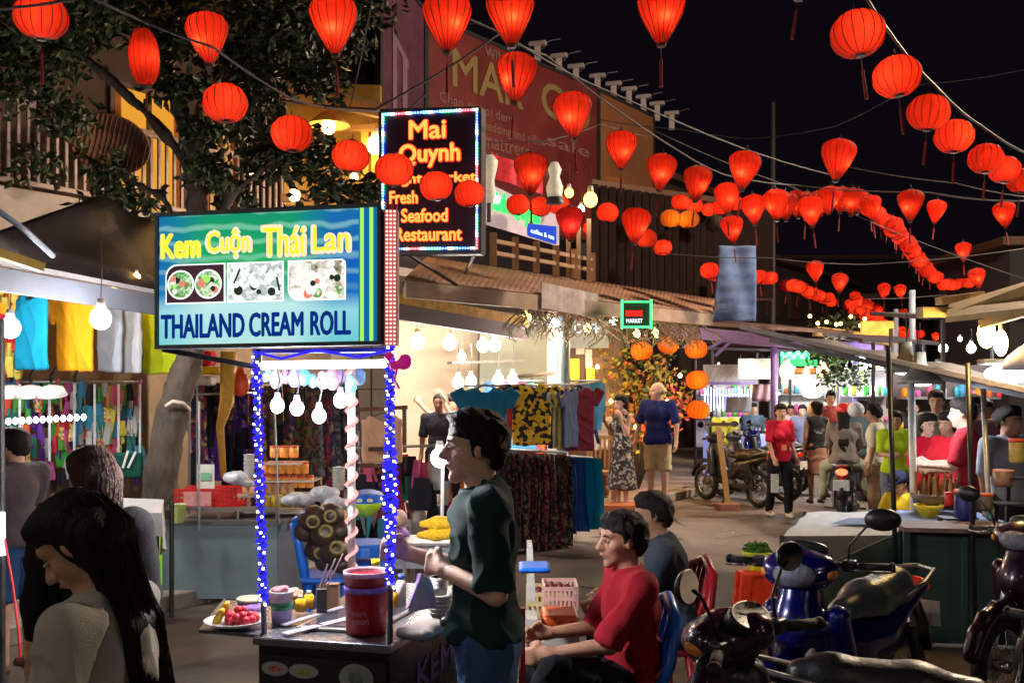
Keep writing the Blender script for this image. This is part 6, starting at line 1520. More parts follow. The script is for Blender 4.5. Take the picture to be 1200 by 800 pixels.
# three framed food pictures
def rpoly(u0, u1, v0, v1, rad=(), n=6):
    P = []
    for k, (cu, cv, du, dv) in enumerate(((u0, v0, 1, 1), (u1, v0, -1, 1), (u1, v1, -1, -1), (u0, v1, 1, -1))):
        r = rad[k] if len(rad) > k else 0
        if r == 0: P.append((cu, cv)); continue
        ru = r; rv = r * SWd / SHt
        a0 = [math.pi, 1.5 * math.pi, 0, .5 * math.pi][k]
        for i in range(n + 1):
            t = a0 + i * math.pi / 2 / n; P.append((cu + du * ru + ru * math.cos(t), cv + dv * rv + rv * math.sin(t)))
    return P
def food(name, cols, sc, es=.8):          # printed food photograph
    m = bpy.data.materials.new(name); m.use_nodes = True; nt = m.node_tree; nt.nodes.clear(); nn_ = nt.nodes
    o_ = nn_.new('ShaderNodeOutputMaterial'); e_ = nn_.new('ShaderNodeEmission'); t_ = nn_.new('ShaderNodeTexCoord'); v_ = nn_.new('ShaderNodeTexVoronoi'); z_ = nn_.new('ShaderNodeTexNoise'); a_ = nn_.new('ShaderNodeMixRGB'); r_2 = nn_.new('ShaderNodeValToRGB')
    v_.inputs['Scale'].default_value = sc; z_.inputs['Scale'].default_value = sc * 1.3; z_.inputs['Detail'].default_value = 5; a_.inputs[0].default_value = .45
    nt.links.new(t_.outputs['Object'], v_.inputs['Vector']); nt.links.new(t_.outputs['Object'], z_.inputs['Vector']); nt.links.new(v_.outputs['Color'], a_.inputs[1]); nt.links.new(z_.outputs[0], a_.inputs[2])
    while len(r_2.color_ramp.elements) < len(cols): r_2.color_ramp.elements.new(.5)
    for i_, (e2, c2) in enumerate(zip(r_2.color_ramp.elements, cols)): e2.position = .22 + .56 * i_ / (len(cols) - 1); e2.color = (*c2, 1)
    nt.links.new(a_.outputs[0], r_2.inputs[0]); nt.links.new(r_2.outputs[0], e_.inputs[0]); e_.inputs[1].default_value = es; nt.links.new(e_.outputs[0], o_.inputs[0]); m.cycles.emission_sampling = 'NONE'
    return m
grn = food('food_leaf', [(.02, .10, .03), (.10, .45, .10), (.75, .80, .60), (.06, .30, .08), (.5, .12, .08)], 75); brw = glow('food_bed', (.05, .02, .03), .8, False); cr = glow('food_cream', (.80, .82, .72), .85, False); dk = glow('food_dark', (.02, .03, .02), .8, False); pkk = glow('food_pink', (.75, .22, .16), .8, False); gl = glow('food_grey', (.42, .48, .46), .8, False)
for (u0, u1, rad, bg) in ((.055, .315, (0, 0, 0, .05), brw), (.335, .575, (), food('food_balls', [(.05, .06, .06), (.75, .80, .76), (.9, .92, .88), (.38, .44, .42), (.85, .88, .84)], 48)), (.605, .845, (.05, 0, .02, 0), food('food_roll', [(.80, .80, .74), (.85, .84, .80), (.80, .80, .74), (.45, .38, .28), (.04, .06, .03)], 38))):
    flat('picture_border', wh, [rpoly(u0 - .006, u1 + .006, .325, .615, rad)], .0072); flat('food_picture', bg, [rpoly(u0, u1, .335, .605, rad)], .0092)
def disc(u, v, r, m, o, nm='food_print', e=1.0):
    b = MB(); P = [SPt(u, v, o) + sr * r * SWd * math.cos(t) + su * r * e * SWd * math.sin(t) for t in [i * math.pi / 10 for i in range(20)]]; b.prism(P, sn * .0006); return b.build(nm, m, sg)
for u, v in ((.12, .465), (.245, .465)):
    disc(u, v, .062, wh, .0105); disc(u, v, .055, grn, .0115)
    rr = random.Random(int(u * 100))
    for k in range(9): disc(u + rr.uniform(-.036, .036), v + rr.uniform(-.05, .05), rr.uniform(.008, .017), [grn, cr, dk, pkk, lg][k % 5] if u < .2 else [pkk, cr, pkk, dk, lg][k % 5], .0125 + k * .0003)
rr = random.Random(8)
for k in range(16): disc(rr.uniform(.36, .555), rr.uniform(.38, .50), rr.uniform(.010, .020), [wh, gl, wh, dk][k % 4], .0105 + k * .0003)
for k in range(15): disc(rr.uniform(.63, .825), rr.uniform(.37, .50), rr.uniform(.008, .022), [cr, dk, cr, grn, pkk, wh][k % 6], .0105 + k * .0003)
flat('food_print', dk, [[(.36, .46), (.368, .46), (.395, .56), (.388, .57)], [(.55, .50), (.558, .50), (.572, .40), (.562, .40)]], .016)
# dotted light column at the right end
b = MB(); e0_, e1_ = W(459, 405, 3.42), W(459, 247, 3.42); b.beam(e0_, e1_, .046, .05, (0, 1, 0)); b.build('end_column', mat('column_pink', (.40, .26, .25), .5, bump=0), sg)
b = MB()
for i in range(34):
    for j in range(3): b.box(e0_.lerp(e1_, (i + .5) / 34) + Vector((-.013 + .013 * j, -.028, 0)), (.007, .006, .006))
o = b.build('led_dots', glow('dots_pink', (1, .30, .28), 2.2, False), sg); o['kind'] = 'stuff'
MB().cyl(W(459, 240, 3.42), W(459, 247, 3.42), .02).build('column_cap', red_pl, sg)
b = MB(); b.cyl(W(190, 409, 3.6), W(300, 430, 3.7), .01); b.cyl(W(303, 409, 3.6), W(303, 425, 3.6), .012); b.build('bracket', darkmetal, sg)

# ---- goods on the cart
def cyl_thing(name, label, cat, p, parts, smooth=True, group=None):
    t = thing(name, label, cat, p, group)
    for nm, prof, m in parts: b = MB(); b.lathe(p, prof, 28); b.build(nm, m, t, smooth)
    return t
def on_cart(px, py):
    Y = (CZ - .895) * F / (py - HZ); return Vector((X(px, Y), Y, .896))
p = on_cart(427, 744); p.y += .05
cyl_thing('bucket', 'big red bucket with a violet band standing on the cart', 'bucket', p, [('body', [(.070, 0), (.074, .01), (.078, .15), (.079, .155)], mat('bucket_red', (.45, .012, .02), .3, bump=.02)), ('band', [(.0795, .150), (.0805, .152), (.0810, .168), (.079, .170)], mat('violet', (.25, .16, .6), .35)), ('upper', [(.079, .170), (.080, .205), (.082, .207)], MATS['bucket_red']), ('rim', [(.0815, .206), (.084, .208), (.084, .222), (.080, .224), (.076, .215), (.076, .18)], mat('rim_pink', (.75, .45, .55), .35))])
b = MB(); put_text(b, 'kem', p + Vector((-.04, -.0785, .075)), Vector((1, 0, 0)), su, .05, .018, .02, .001); put_text(b, 'cuon', p + Vector((-.04, -.0785, .045)), Vector((1, 0, 0)), su, .06, .015, .02, .001)
b.build('lettering', mat('print_faded', (.6, .25, .3), .5), bpy.data.objects['bucket'])
p = on_cart(330, 730)
cyl_thing('ice_cream_tub', 'pale tub with a green band and pink topping on the cart', 'tub', p, [('body', [(.036, 0), (.040, .055), (.0405, .057)], mat('tub_lilac', (.42, .40, .75), .35)), ('band', [(.0405, .055), (.0418, .082)], mat('band_green', (.02, .25, .10), .4)), ('upper', [(.0415, .082), (.044, .115), (.047, .118), (.046, .124), (.041, .122), (.001, .118)], white_pl)])
blob('topping', [('e', p + Vector((-.01, 0, .125)), (.03, .03, .012), None), ('e', p + Vector((.012, -.01, .13)), (.015, .015, .014), None)], mat('topping_pink', (.7, .25, .28), .5), bpy.data.objects['ice_cream_tub'], .005, .01, local=False, wr=.004, fr=120)
p = on_cart(285, 722); p.z = .88
cyl_thing('purple_cup', 'low violet tub behind the plate of red fruit', 'tub', p + Vector((0, .1, 0)), [('body', [(.045, 0), (.05, .055)], mat('tub_violet', (.3, .18, .5), .4)), ('lid', [(.052, .055), (.053, .066), (.048, .07), (.001, .068)], mat('lid_cream', (.65, .6, .45), .4))])
# side shelf with fruit plate
b = MB(); b.prism([W(233, 741, 3.62), W(302, 747, 3.56), CP(0, .45, .865), W(262, 705, 4.1)], (0, 0, .012)); b.build('side_shelf', ct, cart)
p = W(276, 730, 3.68); p.z = .90
pl_ = cyl_thing('fruit_plate', 'white plate heaped with dark red fruit at the left end of the cart', 'plate', p, [('plate', [(.05, 0), (.085, .012), (.115, .028), (.112, .030), (.08, .016), (.001, .010)], white_pl)])
rr = random.Random(77); fr_red = mat('fruit_red', (.42, .015, .03), .3, var=.4, scale=20); fr_yel = mat('fruit_yellow', (.75, .45, .03), .4)
for i in range(26):
    a_ = rr.uniform(0, 6.28); rd = .055 * rr.random() ** .5; q = p + Vector((.02 + rd * math.cos(a_), rd * math.sin(a_), .025 + .022 * (i % 3) * (1 - rd / .08)))
    o = MB().ball(q, rr.uniform(.014, .019), 10).build('red_fruit', fr_red, smooth=True); tag(o, 'small dark red fruit in the heap on the white plate', 'fruit', 'red fruit on the plate')
for i in range(5):
    q = p + Vector((-.065 + .012 * (i % 3), -.01 + .02 * (i // 2), .03 + .02 * (i % 3)))
    o = blob('yellow_fruit', [('e', q, (.014, .014, .026), Matrix.Rotation(.5, 3, 'Y'))], fr_yel, None, .005, .005, local=False); tag(o, 'yellow fruit wedge at the left of the red fruit heap', 'fruit', 'yellow wedges on the plate')
for i, (px, py, r, h, m, lab) in enumerate([(352, 716, .020, .065, mat('honey', (.8, .42, .02), .25), 'small yellow sauce bottle on the cart left of the black block'), (362, 712, .020, .07, mat('honey', (.8, .42, .02), .25), 'second yellow sauce bottle behind the first one'), (345, 700, .035, .04, mat('salmon', (.7, .30, .22), .5), 'pink ingredient cup behind the tub'),
        (470, 700, .018, .10, mat('sauce_red', (.65, .05, .05), .3), 'red sauce bottle right of the bucket'), (462, 715, .016, .09, mat('sauce_orange', (.8, .35, .03), .3), 'orange sauce bottle right of the bucket')]):
    p = on_cart(px, py); cyl_thing('sauce_bottle' if r < .03 else 'ingredient_cup', lab, 'bottle' if r < .03 else 'cup', p, [('body', [(r, 0), (r * 1.02, h * .7), (r * .5, h * .82)], m), ('cap', [(r * .5, h * .82), (r * .45, h), (.001, h * 1.02)], white_pl)])
p = on_cart(377, 722)
t = thing('knife_block', 'black block with spatulas standing on the cart left of the bucket', 'holder', p); b = MB(); b.box(p + Vector((0, 0, .055)), (.04, .04, .11), rot=.2); b.build('block', black, t, bevel=.004)
for k in range(3):
    b = MB(); b.beam(p + Vector((-.012 + .012 * k, 0, .1)), p + Vector((.02 + .03 * k, .02, .20 + .02 * k)), .012, .004); b.build('spatula', steel, t)
p = on_cart(389, 716); t = thing('wooden_box', 'small wooden box beside the black block on the cart', 'box', p); b = MB(); b.box(p + Vector((0, .02, .05)), (.05, .04, .10)); b.build('box', wood, t, bevel=.003); b = MB(); b.box(p + Vector((0, .02, .104)), (.054, .044, .006)); b.build('lid', darkwood, t)
p = on_cart(352, 738); t = thing('cold_plate', 'round-cornered freezing plate set in the cart top', 'pan', CP(.45, .33, .896)); b = MB(); b.prism([CP(.18, .10, .896), CP(.78, .10, .896), CP(.78, .62, .896), CP(.18, .62, .896)], (0, 0, .012)); b.build('rim', steel, t, bevel=.004)
b = MB(); b.prism([CP(.22, .13, .909), CP(.74, .13, .909), CP(.74, .59, .909), CP(.22, .59, .909)], (0, 0, .003)); b.build('plate', mat('cold_metal', (.22, .24, .36), .18, .9, bump=.03), t)
b = MB(); b.beam(CP(.2, .0, .905), CP(.5, .28, .915), .04, .004); b.beam(CP(.06, .12, .905), CP(.25, .42, .915), .03, .004); o = b.build('paper_sheets', mat('paper_white', (.7, .72, .85), .6)); tag(o, 'thin white sheets lying on the front of the cart top', 'paper')
p = on_cart(440, 700); p = W(440, 676, 4.0); p.z = .896
cyl_thing('water_bottle', 'clear plastic bottle with a yellow cap behind the red bucket', 'bottle', p, [('body', [(.034, 0), (.038, .02), (.038, .13), (.030, .16), (.015, .175)], mat('bottle_clear', (.55, .58, .68), .12, bump=.1)), ('cap', [(.017, .175), (.017, .20), (.001, .202)], mat('cap_yellow', (.85, .6, .03), .4))])
p = W(470, 690, 4.05); p.z = .896
cyl_thing('milk_bottle', 'small white bottle between the lit pole and the vendor', 'bottle', p, [('body', [(.02, 0), (.022, .09), (.012, .11)], white_pl), ('cap', [(.013, .11), (.013, .13), (.001, .131)], mat('cap_blue', (.05, .1, .5), .4))])
p = W(517, 716, 3.82); p.z = .896
t = thing('bowl_stack', 'stack of white paper bowls in front of the vendor', 'bowls', p)
for k in range(5): b = MB(); b.lathe(p + Vector((0, 0, .016 * k)), [(.03, 0), (.050, .03), (.053, .031), (.050, .033), (.028, .006)], 24); b.build('bowl', white_pl, t, True)
for k in range(3): b = MB(); b.lathe(p + Vector((-.008, .0, .095 + .014 * k)), [(.036, .04), (.028, 0), (.026, .002), (.034, .04)], 24); b.build('cup', white_pl, t, True)
p = W(488, 738, 3.6); p.z = .9
o = blob('towel', [('e', p, (.07, .06, .022), None), ('e', p + Vector((.05, .05, .01)), (.05, .05, .025), None)], cloth('towel_grey', (.5, .45, .42)), None, .008, .03, local=False, wr=.008, fr=60); tag(o, 'crumpled pale towel lying at the right corner of the cart', 'towel')
o = blob('tongs_handle', [('e', W(522, 728, 3.62), (.022, .02, .02), None), ('c', W(522, 728, 3.62), W(528, 712, 3.75), .012, .008)], black, None, .005, .01, local=False); tag(o, 'black handle lying beside the crumpled towel', 'handle')
t = thing('tablet', 'tilted dark blue glossy scraper leaning between bucket and vendor', 'tray', W(487, 690, 3.75)); b = MB(); b.prism([W(478, 716, 3.7), W(512, 712, 3.75), W(506, 680, 3.8), W(494, 672, 3.8)], (0, .01, 0)); b.build('blade', mat('tray_blue', (.12, .13, .22), .2, .6), t)
b = MB(); b.tube([W(480, 712, 3.69), W(492, 672, 3.79)], .006, 6); b.build('edge', mat('violet', (.25, .16, .6)), t, True)
# maize cobs on a steel shelf behind the vendor
t = thing('steel_shelf', 'small steel side table carrying two maize cobs left of the vendor', 'table', (X(500, 5.2), 5.2, 0)); zt_ = Z(662, 5.2)
b = MB(); b.box((X(505, 5.2), 5.3, Z(636, 5.2)), (.36, .3, .015)); b.build('top', steel, t); b = MB(); b.box((X(505, 5.2), 5.17, Z(652, 5.2)), (.36, .02, .11)); b.build('side', mat('steel_dull', (.25, .27, .3), .4, .7), t)
b = MB()
for px, dy in ((475, 0), (537, 0), (478, .28), (535, .28)): b.cyl((X(px, 5.2), 5.17 + dy, 0), (X(px, 5.2), 5.17 + dy, Z(640, 5.2)), .012, n=8)
b.build('legs', steel, t)
mz = mat('maize', (.80, .48, .015), .4, var=.25, scale=60, bump=.9, bscale=120)
for k, (py, x0_, x1_) in enumerate(((612, 489, 536), (625, 486, 536))):
    a_, c_ = W(x0_, py + 2, 5.15), W(x1_, py - 1, 5.15)
    o = blob('maize_cob', [('c', a_ + (c_ - a_) * .12, a_ + (c_ - a_) * .5, .018, .034), ('c', a_ + (c_ - a_) * .5, c_, .034, .030)], mz, None, .007, .02, local=False); tag(o, 'yellow maize cob on the steel table, %s of two' % ('upper' if k == 0 else 'lower'), 'maize', 'maize cobs on the steel table')
bulb(W(515, 536, 5.6), .05, BWS, label='white lamp on an upright rod left of the vendor face', cord=0.02, cat='lamp', name='rod_lamp')
o = MB().cyl(W(519, 545, 5.62), W(518, 608, 5.62), .010, n=8).build('lamp_rod', white_pl); tag(o, 'white upright rod below the lamp near the vendor', 'rod')
for nm, px, py, r, m, lab in (('onion', 467, 607, .05, mat('tan_ball', (.35, .2, .16), .6), 'tan round fruit right of the blue-lit pole'), ('onion', 470, 628, .05, mat('violet_ball', (.15, .05, .2), .5), 'dark violet round fruit below the tan one')):
    o = blob('round_fruit', [('e', W(px, py, 5.4), (r, r, r), None)], m, None, .012, .01, local=False); tag(o, lab, 'fruit')

# ------------------------------------------------------------------ open clothes shop
shY = 13.0; BSH = glow('bulb_shop', (1.0, 0.90, 0.78), 190.0)
for i, (px, py, r, m, Y, lab) in enumerate([(489, 401, .085, BW, 12, 'leftmost big white bulb in the clothes shop'), (527, 402, .08, BW, 12.3, 'second big white bulb in the clothes shop'), (541, 418, .055, BW, 13, 'white bulb hanging lower between second and third'), (566, 405, .075, BW, 12.6, 'left bulb of the close pair in the clothes shop'), (580, 404, .075, BW, 12.8, 'right bulb of the close pair in the clothes shop'),
        (583, 384, .05, BW, 12.8, 'small white bulb above the close pair'), (617, 372, .06, BY, 12.9, 'warm bulb left of the white one under the awning'), (647, 378, .06, BW, 13, 'white bulb under the awning beside the shop post'), (689, 384, .06, BY, 13.6, 'warm bulb right of the shop post'), (719, 377, .055, BW, 14, 'white bulb left of the green framed sign'),
        (746, 391, .055, BY, 14.5, 'warm bulb under the green framed sign'), (768, 391, .055, BY, 14.8, 'warm bulb right below the green framed sign'), (537, 448, .07, BW, 12.6, 'lower row bulb above the teal shirt, left'), (552, 447, .07, BW, 12.7, 'lower row bulb above the teal shirt, right'), (584, 445, .07, BW, 12.9, 'lower row bulb left of the sunflower shirt'), (601, 444, .07, BW, 13, 'lower row bulb above the sunflower shirt')]):
    bulb(W(px, py, Y), r, BSH if m is BW else m, label=lab, cord=.35, group='bulbs of the clothes shop', shade=None)
wY = 15.8
o = MB(); o.prism([W(562, 560, 15.0), W(650, 560, 15.6), W(650, 372, 15.6), W(562, 368, 15.0)], (0, .08, 0))
o = o.build('shop_panel', mat('panel_greygreen', (.22, .25, .21), .5, var=.12, scale=2), mb_)
o = MB().prism([W(462, 640, 15.0), W(560, 640, 15.7), W(560, 374, 15.7), W(462, 366, 15.0)], (0, .08, 0)).build('partition', cream, mb_)
t = thing('wall_shelf', 'two thin wall shelves behind the lower row of bulbs', 'shelf', W(560, 440, 14.5)); 
for z_ in (425, 463):
    b = MB(); b.beam(W(527, z_, 14.3), W(612, z_ - 2, 14.7), .25, .03); b.build('board', steel, t)
t = thing('shop_post', 'pale square post with a dark pipe at the open shop front', 'post', (X(647, 13.3), 13.3, .11))
b = MB(); b.box((X(647, 13.3), 13.3, 1.5), (.13, .13, 2.75)); b.build('post', pale_wall, t, bevel=.01); b = MB(); b.cyl((X(660, 13.1), 13.1, .11), (X(660, 13.1), 13.1, 2.75), .09, n=14); b.build('pipe', mat('pipe_dark', (.05, .08, .09), .4), t, True)
t = thing('cafe_sign', 'small dark sign with white lettering behind the shop post', 'sign', W(690, 392, 15.5))
b = MB(); b.box(W(690, 392, 15.5), (.62, .05, .42)); b.build('board', mat('board_grey', (.12, .15, .15), .5), t)
b = MB(); put_text(b, 'CAFE', W(673, 390, 15.4), Vector((1, 0, 0)), su, .40, .14, .02, .01); b.build('lettering', glow('sign_white', (.8, .9, .9), 1.2, False), t)
t = thing('cafe_door', 'dark doorway with yellow posters behind the shop post', 'door', W(695, 500, 16)); b = MB(); b.box(W(695, 455, 16.2), (.95, .1, 2.2)); b.build('frame', darkwood, t)
for px, py, w_, h_, m in ((672, 440, 14, 40, mat('poster_yellow', (.6, .65, .05), .5)), (692, 442, 10, 22, mat('poster_yellow', (.6, .65, .05))), (690, 420, 8, 22, mat('paper', (.7, .72, .66))), (680, 405, 10, 20, mat('paper', (.7, .72, .66))), (690, 462, 16, 10, mat('poster_blue', (.45, .55, .7), .5))):
    b = MB(); s_ = 16.1 / F; b.box(W(px, py, 16.1), (w_ * s_, .02, h_ * s_)); b.build('poster', m, t)
# green framed sign
t = thing('framed_sign', 'small sign with a green light frame and a red and white mark', 'sign', W(745, 368, 12.4))
gf = glow('frame_green', (.05, .85, .18), 2.4, False); b = MB(); b.box(W(745, 368, 12.45), (.376, .04, .33)); b.build('board', mat('board_dark', (.012, .03, .015), .4), t)
b = MB(); s_ = 12.4 / F
for px, py, w_, h_ in ((729, 368, 2.4, 34), (763, 368, 2.4, 34), (746, 383, 32, 2.4), (746, 353.5, 32, 1.6)): b.box(W(px, py, 12.38), (w_ * s_, .03, h_ * s_))
b.build('light_frame', gf, t)
b = MB(); b.box(W(743, 367, 12.4), (20 * s_, .02, 7 * s_)); b.build('red_mark', glow('mark_red', (.8, .03, .02), .8, False), t)
b = MB(); put_text(b, 'MARKET', W(734, 378, 12.38), Vector((1, 0, 0)), su, 19 * s_, 4.5 * s_, .03, .004); b.build('lettering', glow('sign_white', (.8, .9, .9), 1.2, False), t)
# hanging shirts
q_ = .15
shirt(W(569, 452, 10.4), q_, cloth('teal_deep', (.01, .13, .24)), 'teal T-shirt with a small red print hanging under the white bulbs', 1.0, False, .21, .62, group='shirts hung at the shop front')
o = MB(); o.box(W(564, 487, 10.85), (.15, .006, .09)); o = o.build('shirt_print', mat('print_redwhite', (.65, .06, .04), .6), bpy.data.objects[[x.name for x in bpy.data.objects if x.name.startswith('shirt') and x.get('label', '').startswith('teal T-shirt')][0]])
shirt(W(623, 448, 11.3), q_, pattern('sunflower', [(.012, .012, .014), (.70, .42, .01), (.012, .012, .014), (.80, .50, .02), (.6, .3, .01)], 24), 'black shirt printed with yellow sunflowers', 1.0, False, .22, .66, group='shirts hung at the shop front')
for i, (px, m, lab) in enumerate([(651, cloth('st1', (.05, .06, .09)), 'dark striped shirt seen edge-on at the shop rail'), (657, cloth('st2', (.5, .5, .48)), 'pale shirt seen edge-on at the shop rail'), (663, cloth('st3', (.45, .4, .1)), 'olive yellow shirt seen edge-on at the shop rail'), (668, cloth('st4', (.06, .08, .16)), 'navy shirt seen edge-on at the shop rail')]):
    shirt(W(px, 453, 11.6), 1.1, m, lab, 1.0, False, .2, .66, group='shirts hung at the shop front')
shirt(W(679, 452, 11.8), .5, cloth('maroon_cloth', (.14, .012, .03)), 'maroon polo shirt at the right end of the shop rail', 1.0, False, .20, .72, group='shirts hung at the shop front')
shirt(W(611, 450, 11.5), .3, cloth('red_cloth', (.45, .04, .05)), 'red shirt hanging behind the sunflower shirt', 1.0, False, .20, .5, group='shirts hung at the shop front')
t = thing('shop_rail', 'pale wooden rail carrying the shop front shirts', 'rail', W(640, 440, 11.4)); b = MB(); b.cyl(W(607, 441, 11.2), W(648, 437, 11.9), .022, n=8); b.build('bar', mat('rail_beige', (.6, .5, .4), .6), t, True); b = MB(); b.cyl(W(545, 452, 10.9), W(690, 450, 12.0), .014, n=8); b.build('steel_bar', steel, t, True)
rr = random.Random(61)
t = goods('clothes_wall', 'bright clothes crowded on the back wall of the shop behind the hanging shirts', 'clothes display', [(px + rr.uniform(-3, 3), py) for px in range(574, 700, 10) for py in (448, 490)], [gm[0], gm[1], gm[2], gm[4], gm[5], gm[7], gm[8], gm[9], cloth('wall_white', (.6, .58, .55)), cloth('wall_blue', (.03, .10, .35))], lambda px: 13.6, sz=(.30, .06, .50))
b = MB(); b.tube([W(570, 446, 13.5), W(704, 446, 13.5)], .014, 6); b.build('rail', steel, t, True)
# long rack of patterned dresses
prt = [pattern('dress_a', [(.02, .015, .02), (.22, .05, .05), (.03, .02, .03), (.30, .20, .12)], 34), pattern('dress_b', [(.015, .015, .02), (.25, .22, .2), (.03, .03, .03), (.12, .03, .05)], 30), pattern('dress_c', [(.10, .01, .02), (.35, .12, .12), (.05, .01, .02), (.25, .02, .04)], 32), pattern('dress_d', [(.01, .02, .03), (.05, .14, .16), (.02, .02, .02), (.2, .2, .12)], 32)]
dr = thing('dress_rack', 'long rack packed with dark patterned dresses behind the vendor', 'clothes rack', (X(620, 10.9), 10.9, 0))
d0, d1 = W(545, 524, 10.3), W(664, 530, 11.3)
b = MB(); b.cyl(d0, d1, .016, n=8)
for p in (d0, d1): b.cyl(p, (p.x, p.y, 0.02), .016, n=8); b.beam((p.x, p.y - .2, .02), (p.x, p.y + .25, .02), .03, .03)
b.build('frame', steel, dr, True)
dmesh = []
for k in range(4):
    b = MB(); b.grid(lambda u, v: Vector((.034 * math.sin(u * 9 + k) * (.5 + v) + .02 * math.sin(v * 5 + k * 2), (u - .5) * (.34 + .12 * v + .02 * k), -1.03 * v * (1 - .03 * k))), 12, 10)
    dmesh.append((b.v, b.f))
rr = random.Random(41)
mm = {}
for i in range(44):
    k, m = i % 4, prt[rr.choice((0, 0, 1, 2, 3, 1))]
    if (k, m.name) not in mm: mm[(k, m.name)] = setmesh('dress', dmesh[k][0], dmesh[k][1], m, smooth=True)
    o = bpy.data.objects.new('dress', mm[(k, m.name)]); link(o); o.parent = dr
    p = d0.lerp(d1, (i + .5) / 44); o.location = p - dr.location - Vector((0, 0, .03)); o.rotation_euler = (0, 0, .25 + rr.uniform(-.12, .12))
bd = thing('blue_garments', 'blue garments hanging at the right end of the dress rack', 'clothes rack', W(680, 620, 11.8))
for i, (px, m) in enumerate(((664, cloth('navy_g', (.01, .03, .16))), (671, cloth('blue_g', (.01, .06, .25))), (679, cloth('teal_g', (.0, .13, .28))), (687, cloth('teal_g2', (.0, .17, .30))))):
    V_, F_ = dmesh[i]; me = setmesh('garment', [(v[0], v[1] * .9, v[2] * .85) for v in V_], F_, m, smooth=True); o = bpy.data.objects.new('garment', me); link(o); o.parent = bd; o.location = W(px, 536, 11.6) - bd.location; o.rotation_euler = (0, 0, .6 + .2 * i)
b = MB(); b.cyl(W(655, 533, 11.5), W(694, 536, 11.9), .014, n=8); b.cyl(W(694, 536, 11.9), W(694, 536, 11.9) * 1.0 - Vector((0, 0, Z(536, 11.9) - .11)), .014, n=8); b.build('rail', steel, bd, True)
# flowering shrub in lights
sb = thing('flower_tree', 'tall bushy plant with yellow green and orange-red leaves beside the shop', 'plant', (X(745, 16.2), 16.2, .11))
fm3 = [mat('leaf_yel', (.34, .30, .03), .5, bump=0), mat('leaf_or', (.50, .15, .02), .5, bump=0), mat('leaf_rd', (.30, .03, .02), .5, bump=0), mat('leaf_dg', (.05, .09, .02), .5, bump=0)]
b = MB(); rr = random.Random(51)
for (px, py, rad, n_) in ((705, 400, .45, 160), (730, 420, .5, 220), (712, 450, .5, 240), (745, 455, .55, 300), (770, 440, .45, 220), (735, 490, .5, 260), (770, 480, .5, 260), (795, 470, .35, 140), (705, 490, .35, 140), (760, 510, .4, 160), (725, 385, .3, 70)):
    c = W(px, py, 16.3)
    for _ in range(n_):
        v = Vector((rr.gauss(0, 1), rr.gauss(0, 1), rr.gauss(0, 1))).normalized() * rad * rr.random() ** .5; p = c + v; s_ = rr.uniform(.05, .12); d = Vector((rr.gauss(0, 1), rr.gauss(0, 1), rr.gauss(0, 1))).normalized(); sd = d.orthogonal().normalized()
        b.mi(rr.choice((0, 0, 3, 3, 0, 1) if py < 460 else (0, 1, 1, 2, 3, 2))); b.add([p, p + d * s_ * .5 + sd * s_ * .35, p + d * s_, p + d * s_ * .5 - sd * s_ * .35], [(0, 1, 2, 3)])
o = b.build('foliage', fm3, sb); o['kind'] = 'stuff'
b = MB(); rr = random.Random(4)
for k in range(9): x_ = X(700 + k * 11, 16.3); b.tube([(X(745, 16.3), 16.3, .11), ((x_ + X(745, 16.3)) / 2, 16.3, .9), (x_, 16.3 + rr.uniform(-.2, .2), 2.0 + rr.random() * .6)], [.05, .035, .012], 6)
b.build('stems', bark, sb, True)
for i, (px, py) in enumerate(((716, 470), (782, 470), (745, 500), (797, 440), (774, 500), (700, 430))):
    bulb(W(px, py, 15.8), .03, BY, label='tiny warm bulb among the leaves of the flowering plant, ' + ['upper left', 'right', 'low in the middle', 'top right', 'low right', 'far left'][i], cord=.02)
# wooden chairs and stacked red goods under the terrace
t = thing('terrace_chair', 'brown wooden chair with slatted back behind the maroon polo', 'chair', (X(705, 14.5), 14.5, .11))
b = MB()
cx, cyy = X(705, 14.5), 14.5
b.box((cx, cyy, .56), (.42, .42, .04)); b.build('seat', wood, t)
for dx in (-.18, .18):
    b = MB(); b.box((cx + dx, cyy - .18, .34), (.04, .04, .44)); b.build('leg', wood, t); b = MB(); b.box((cx + dx, cyy + .2, .58), (.04, .04, .94)); b.build('leg', wood, t)
for k in range(5): b = MB(); b.box((cx - .13 + .065 * k, cyy + .2, .82), (.03, .02, .42)); b.build('back_slat', wood, t)
b = MB(); b.box((cx, cyy + .2, 1.06), (.44, .03, .06)); b.build('back_rail', wood, t)
# step by the chair
o = MB().box((X(708, 13.2), 13.5, .17), (1.0, .5, .1)).build('doorstep', mat('step_orange', (.4, .12, .04), .7)); tag(o, 'orange-brown step on the pavement behind the woman in the black dress', 'step')
# ------------------------------------------------------------------ right hand stalls
gcn = mat('panel_darkgreen', (.035, .075, .065), .5, var=.2, scale=3, bump=.12)
rc = thing('green_counter', 'dark green counter panel of the right stall behind the scooters', 'counter', (X(990, 7), 7, 0))
b = MB(); b.prism([(X(787, 7.05), 7.05, .03), (X(1260, 6.75), 6.75, .03), (X(1260, 6.75), 6.75, .78), (X(1000, 6.95), 6.95, .76), (X(787, 7.05), 7.05, .74)][:2] + [(X(1260, 6.75), 6.75, .80), (X(1060, 6.9), 6.9, .80)], (0, .03, 0))
b.build('front_panel', gcn, rc)
b = MB(); b.beam((X(1052, 6.9), 6.9, .83), (X(1260, 6.7), 6.7, .83), .4, .03); b.build('top_board', mat('board_worn', (.20, .13, .12), .6, var=.4), rc)
b = MB()
for px in (1062, 1130, 1195): b.box((X(px, 6.84), 6.84, .42), (.04, .03, .76))
b.build('panel_battens', mat('batten_green', (.05, .10, .085), .5), rc)
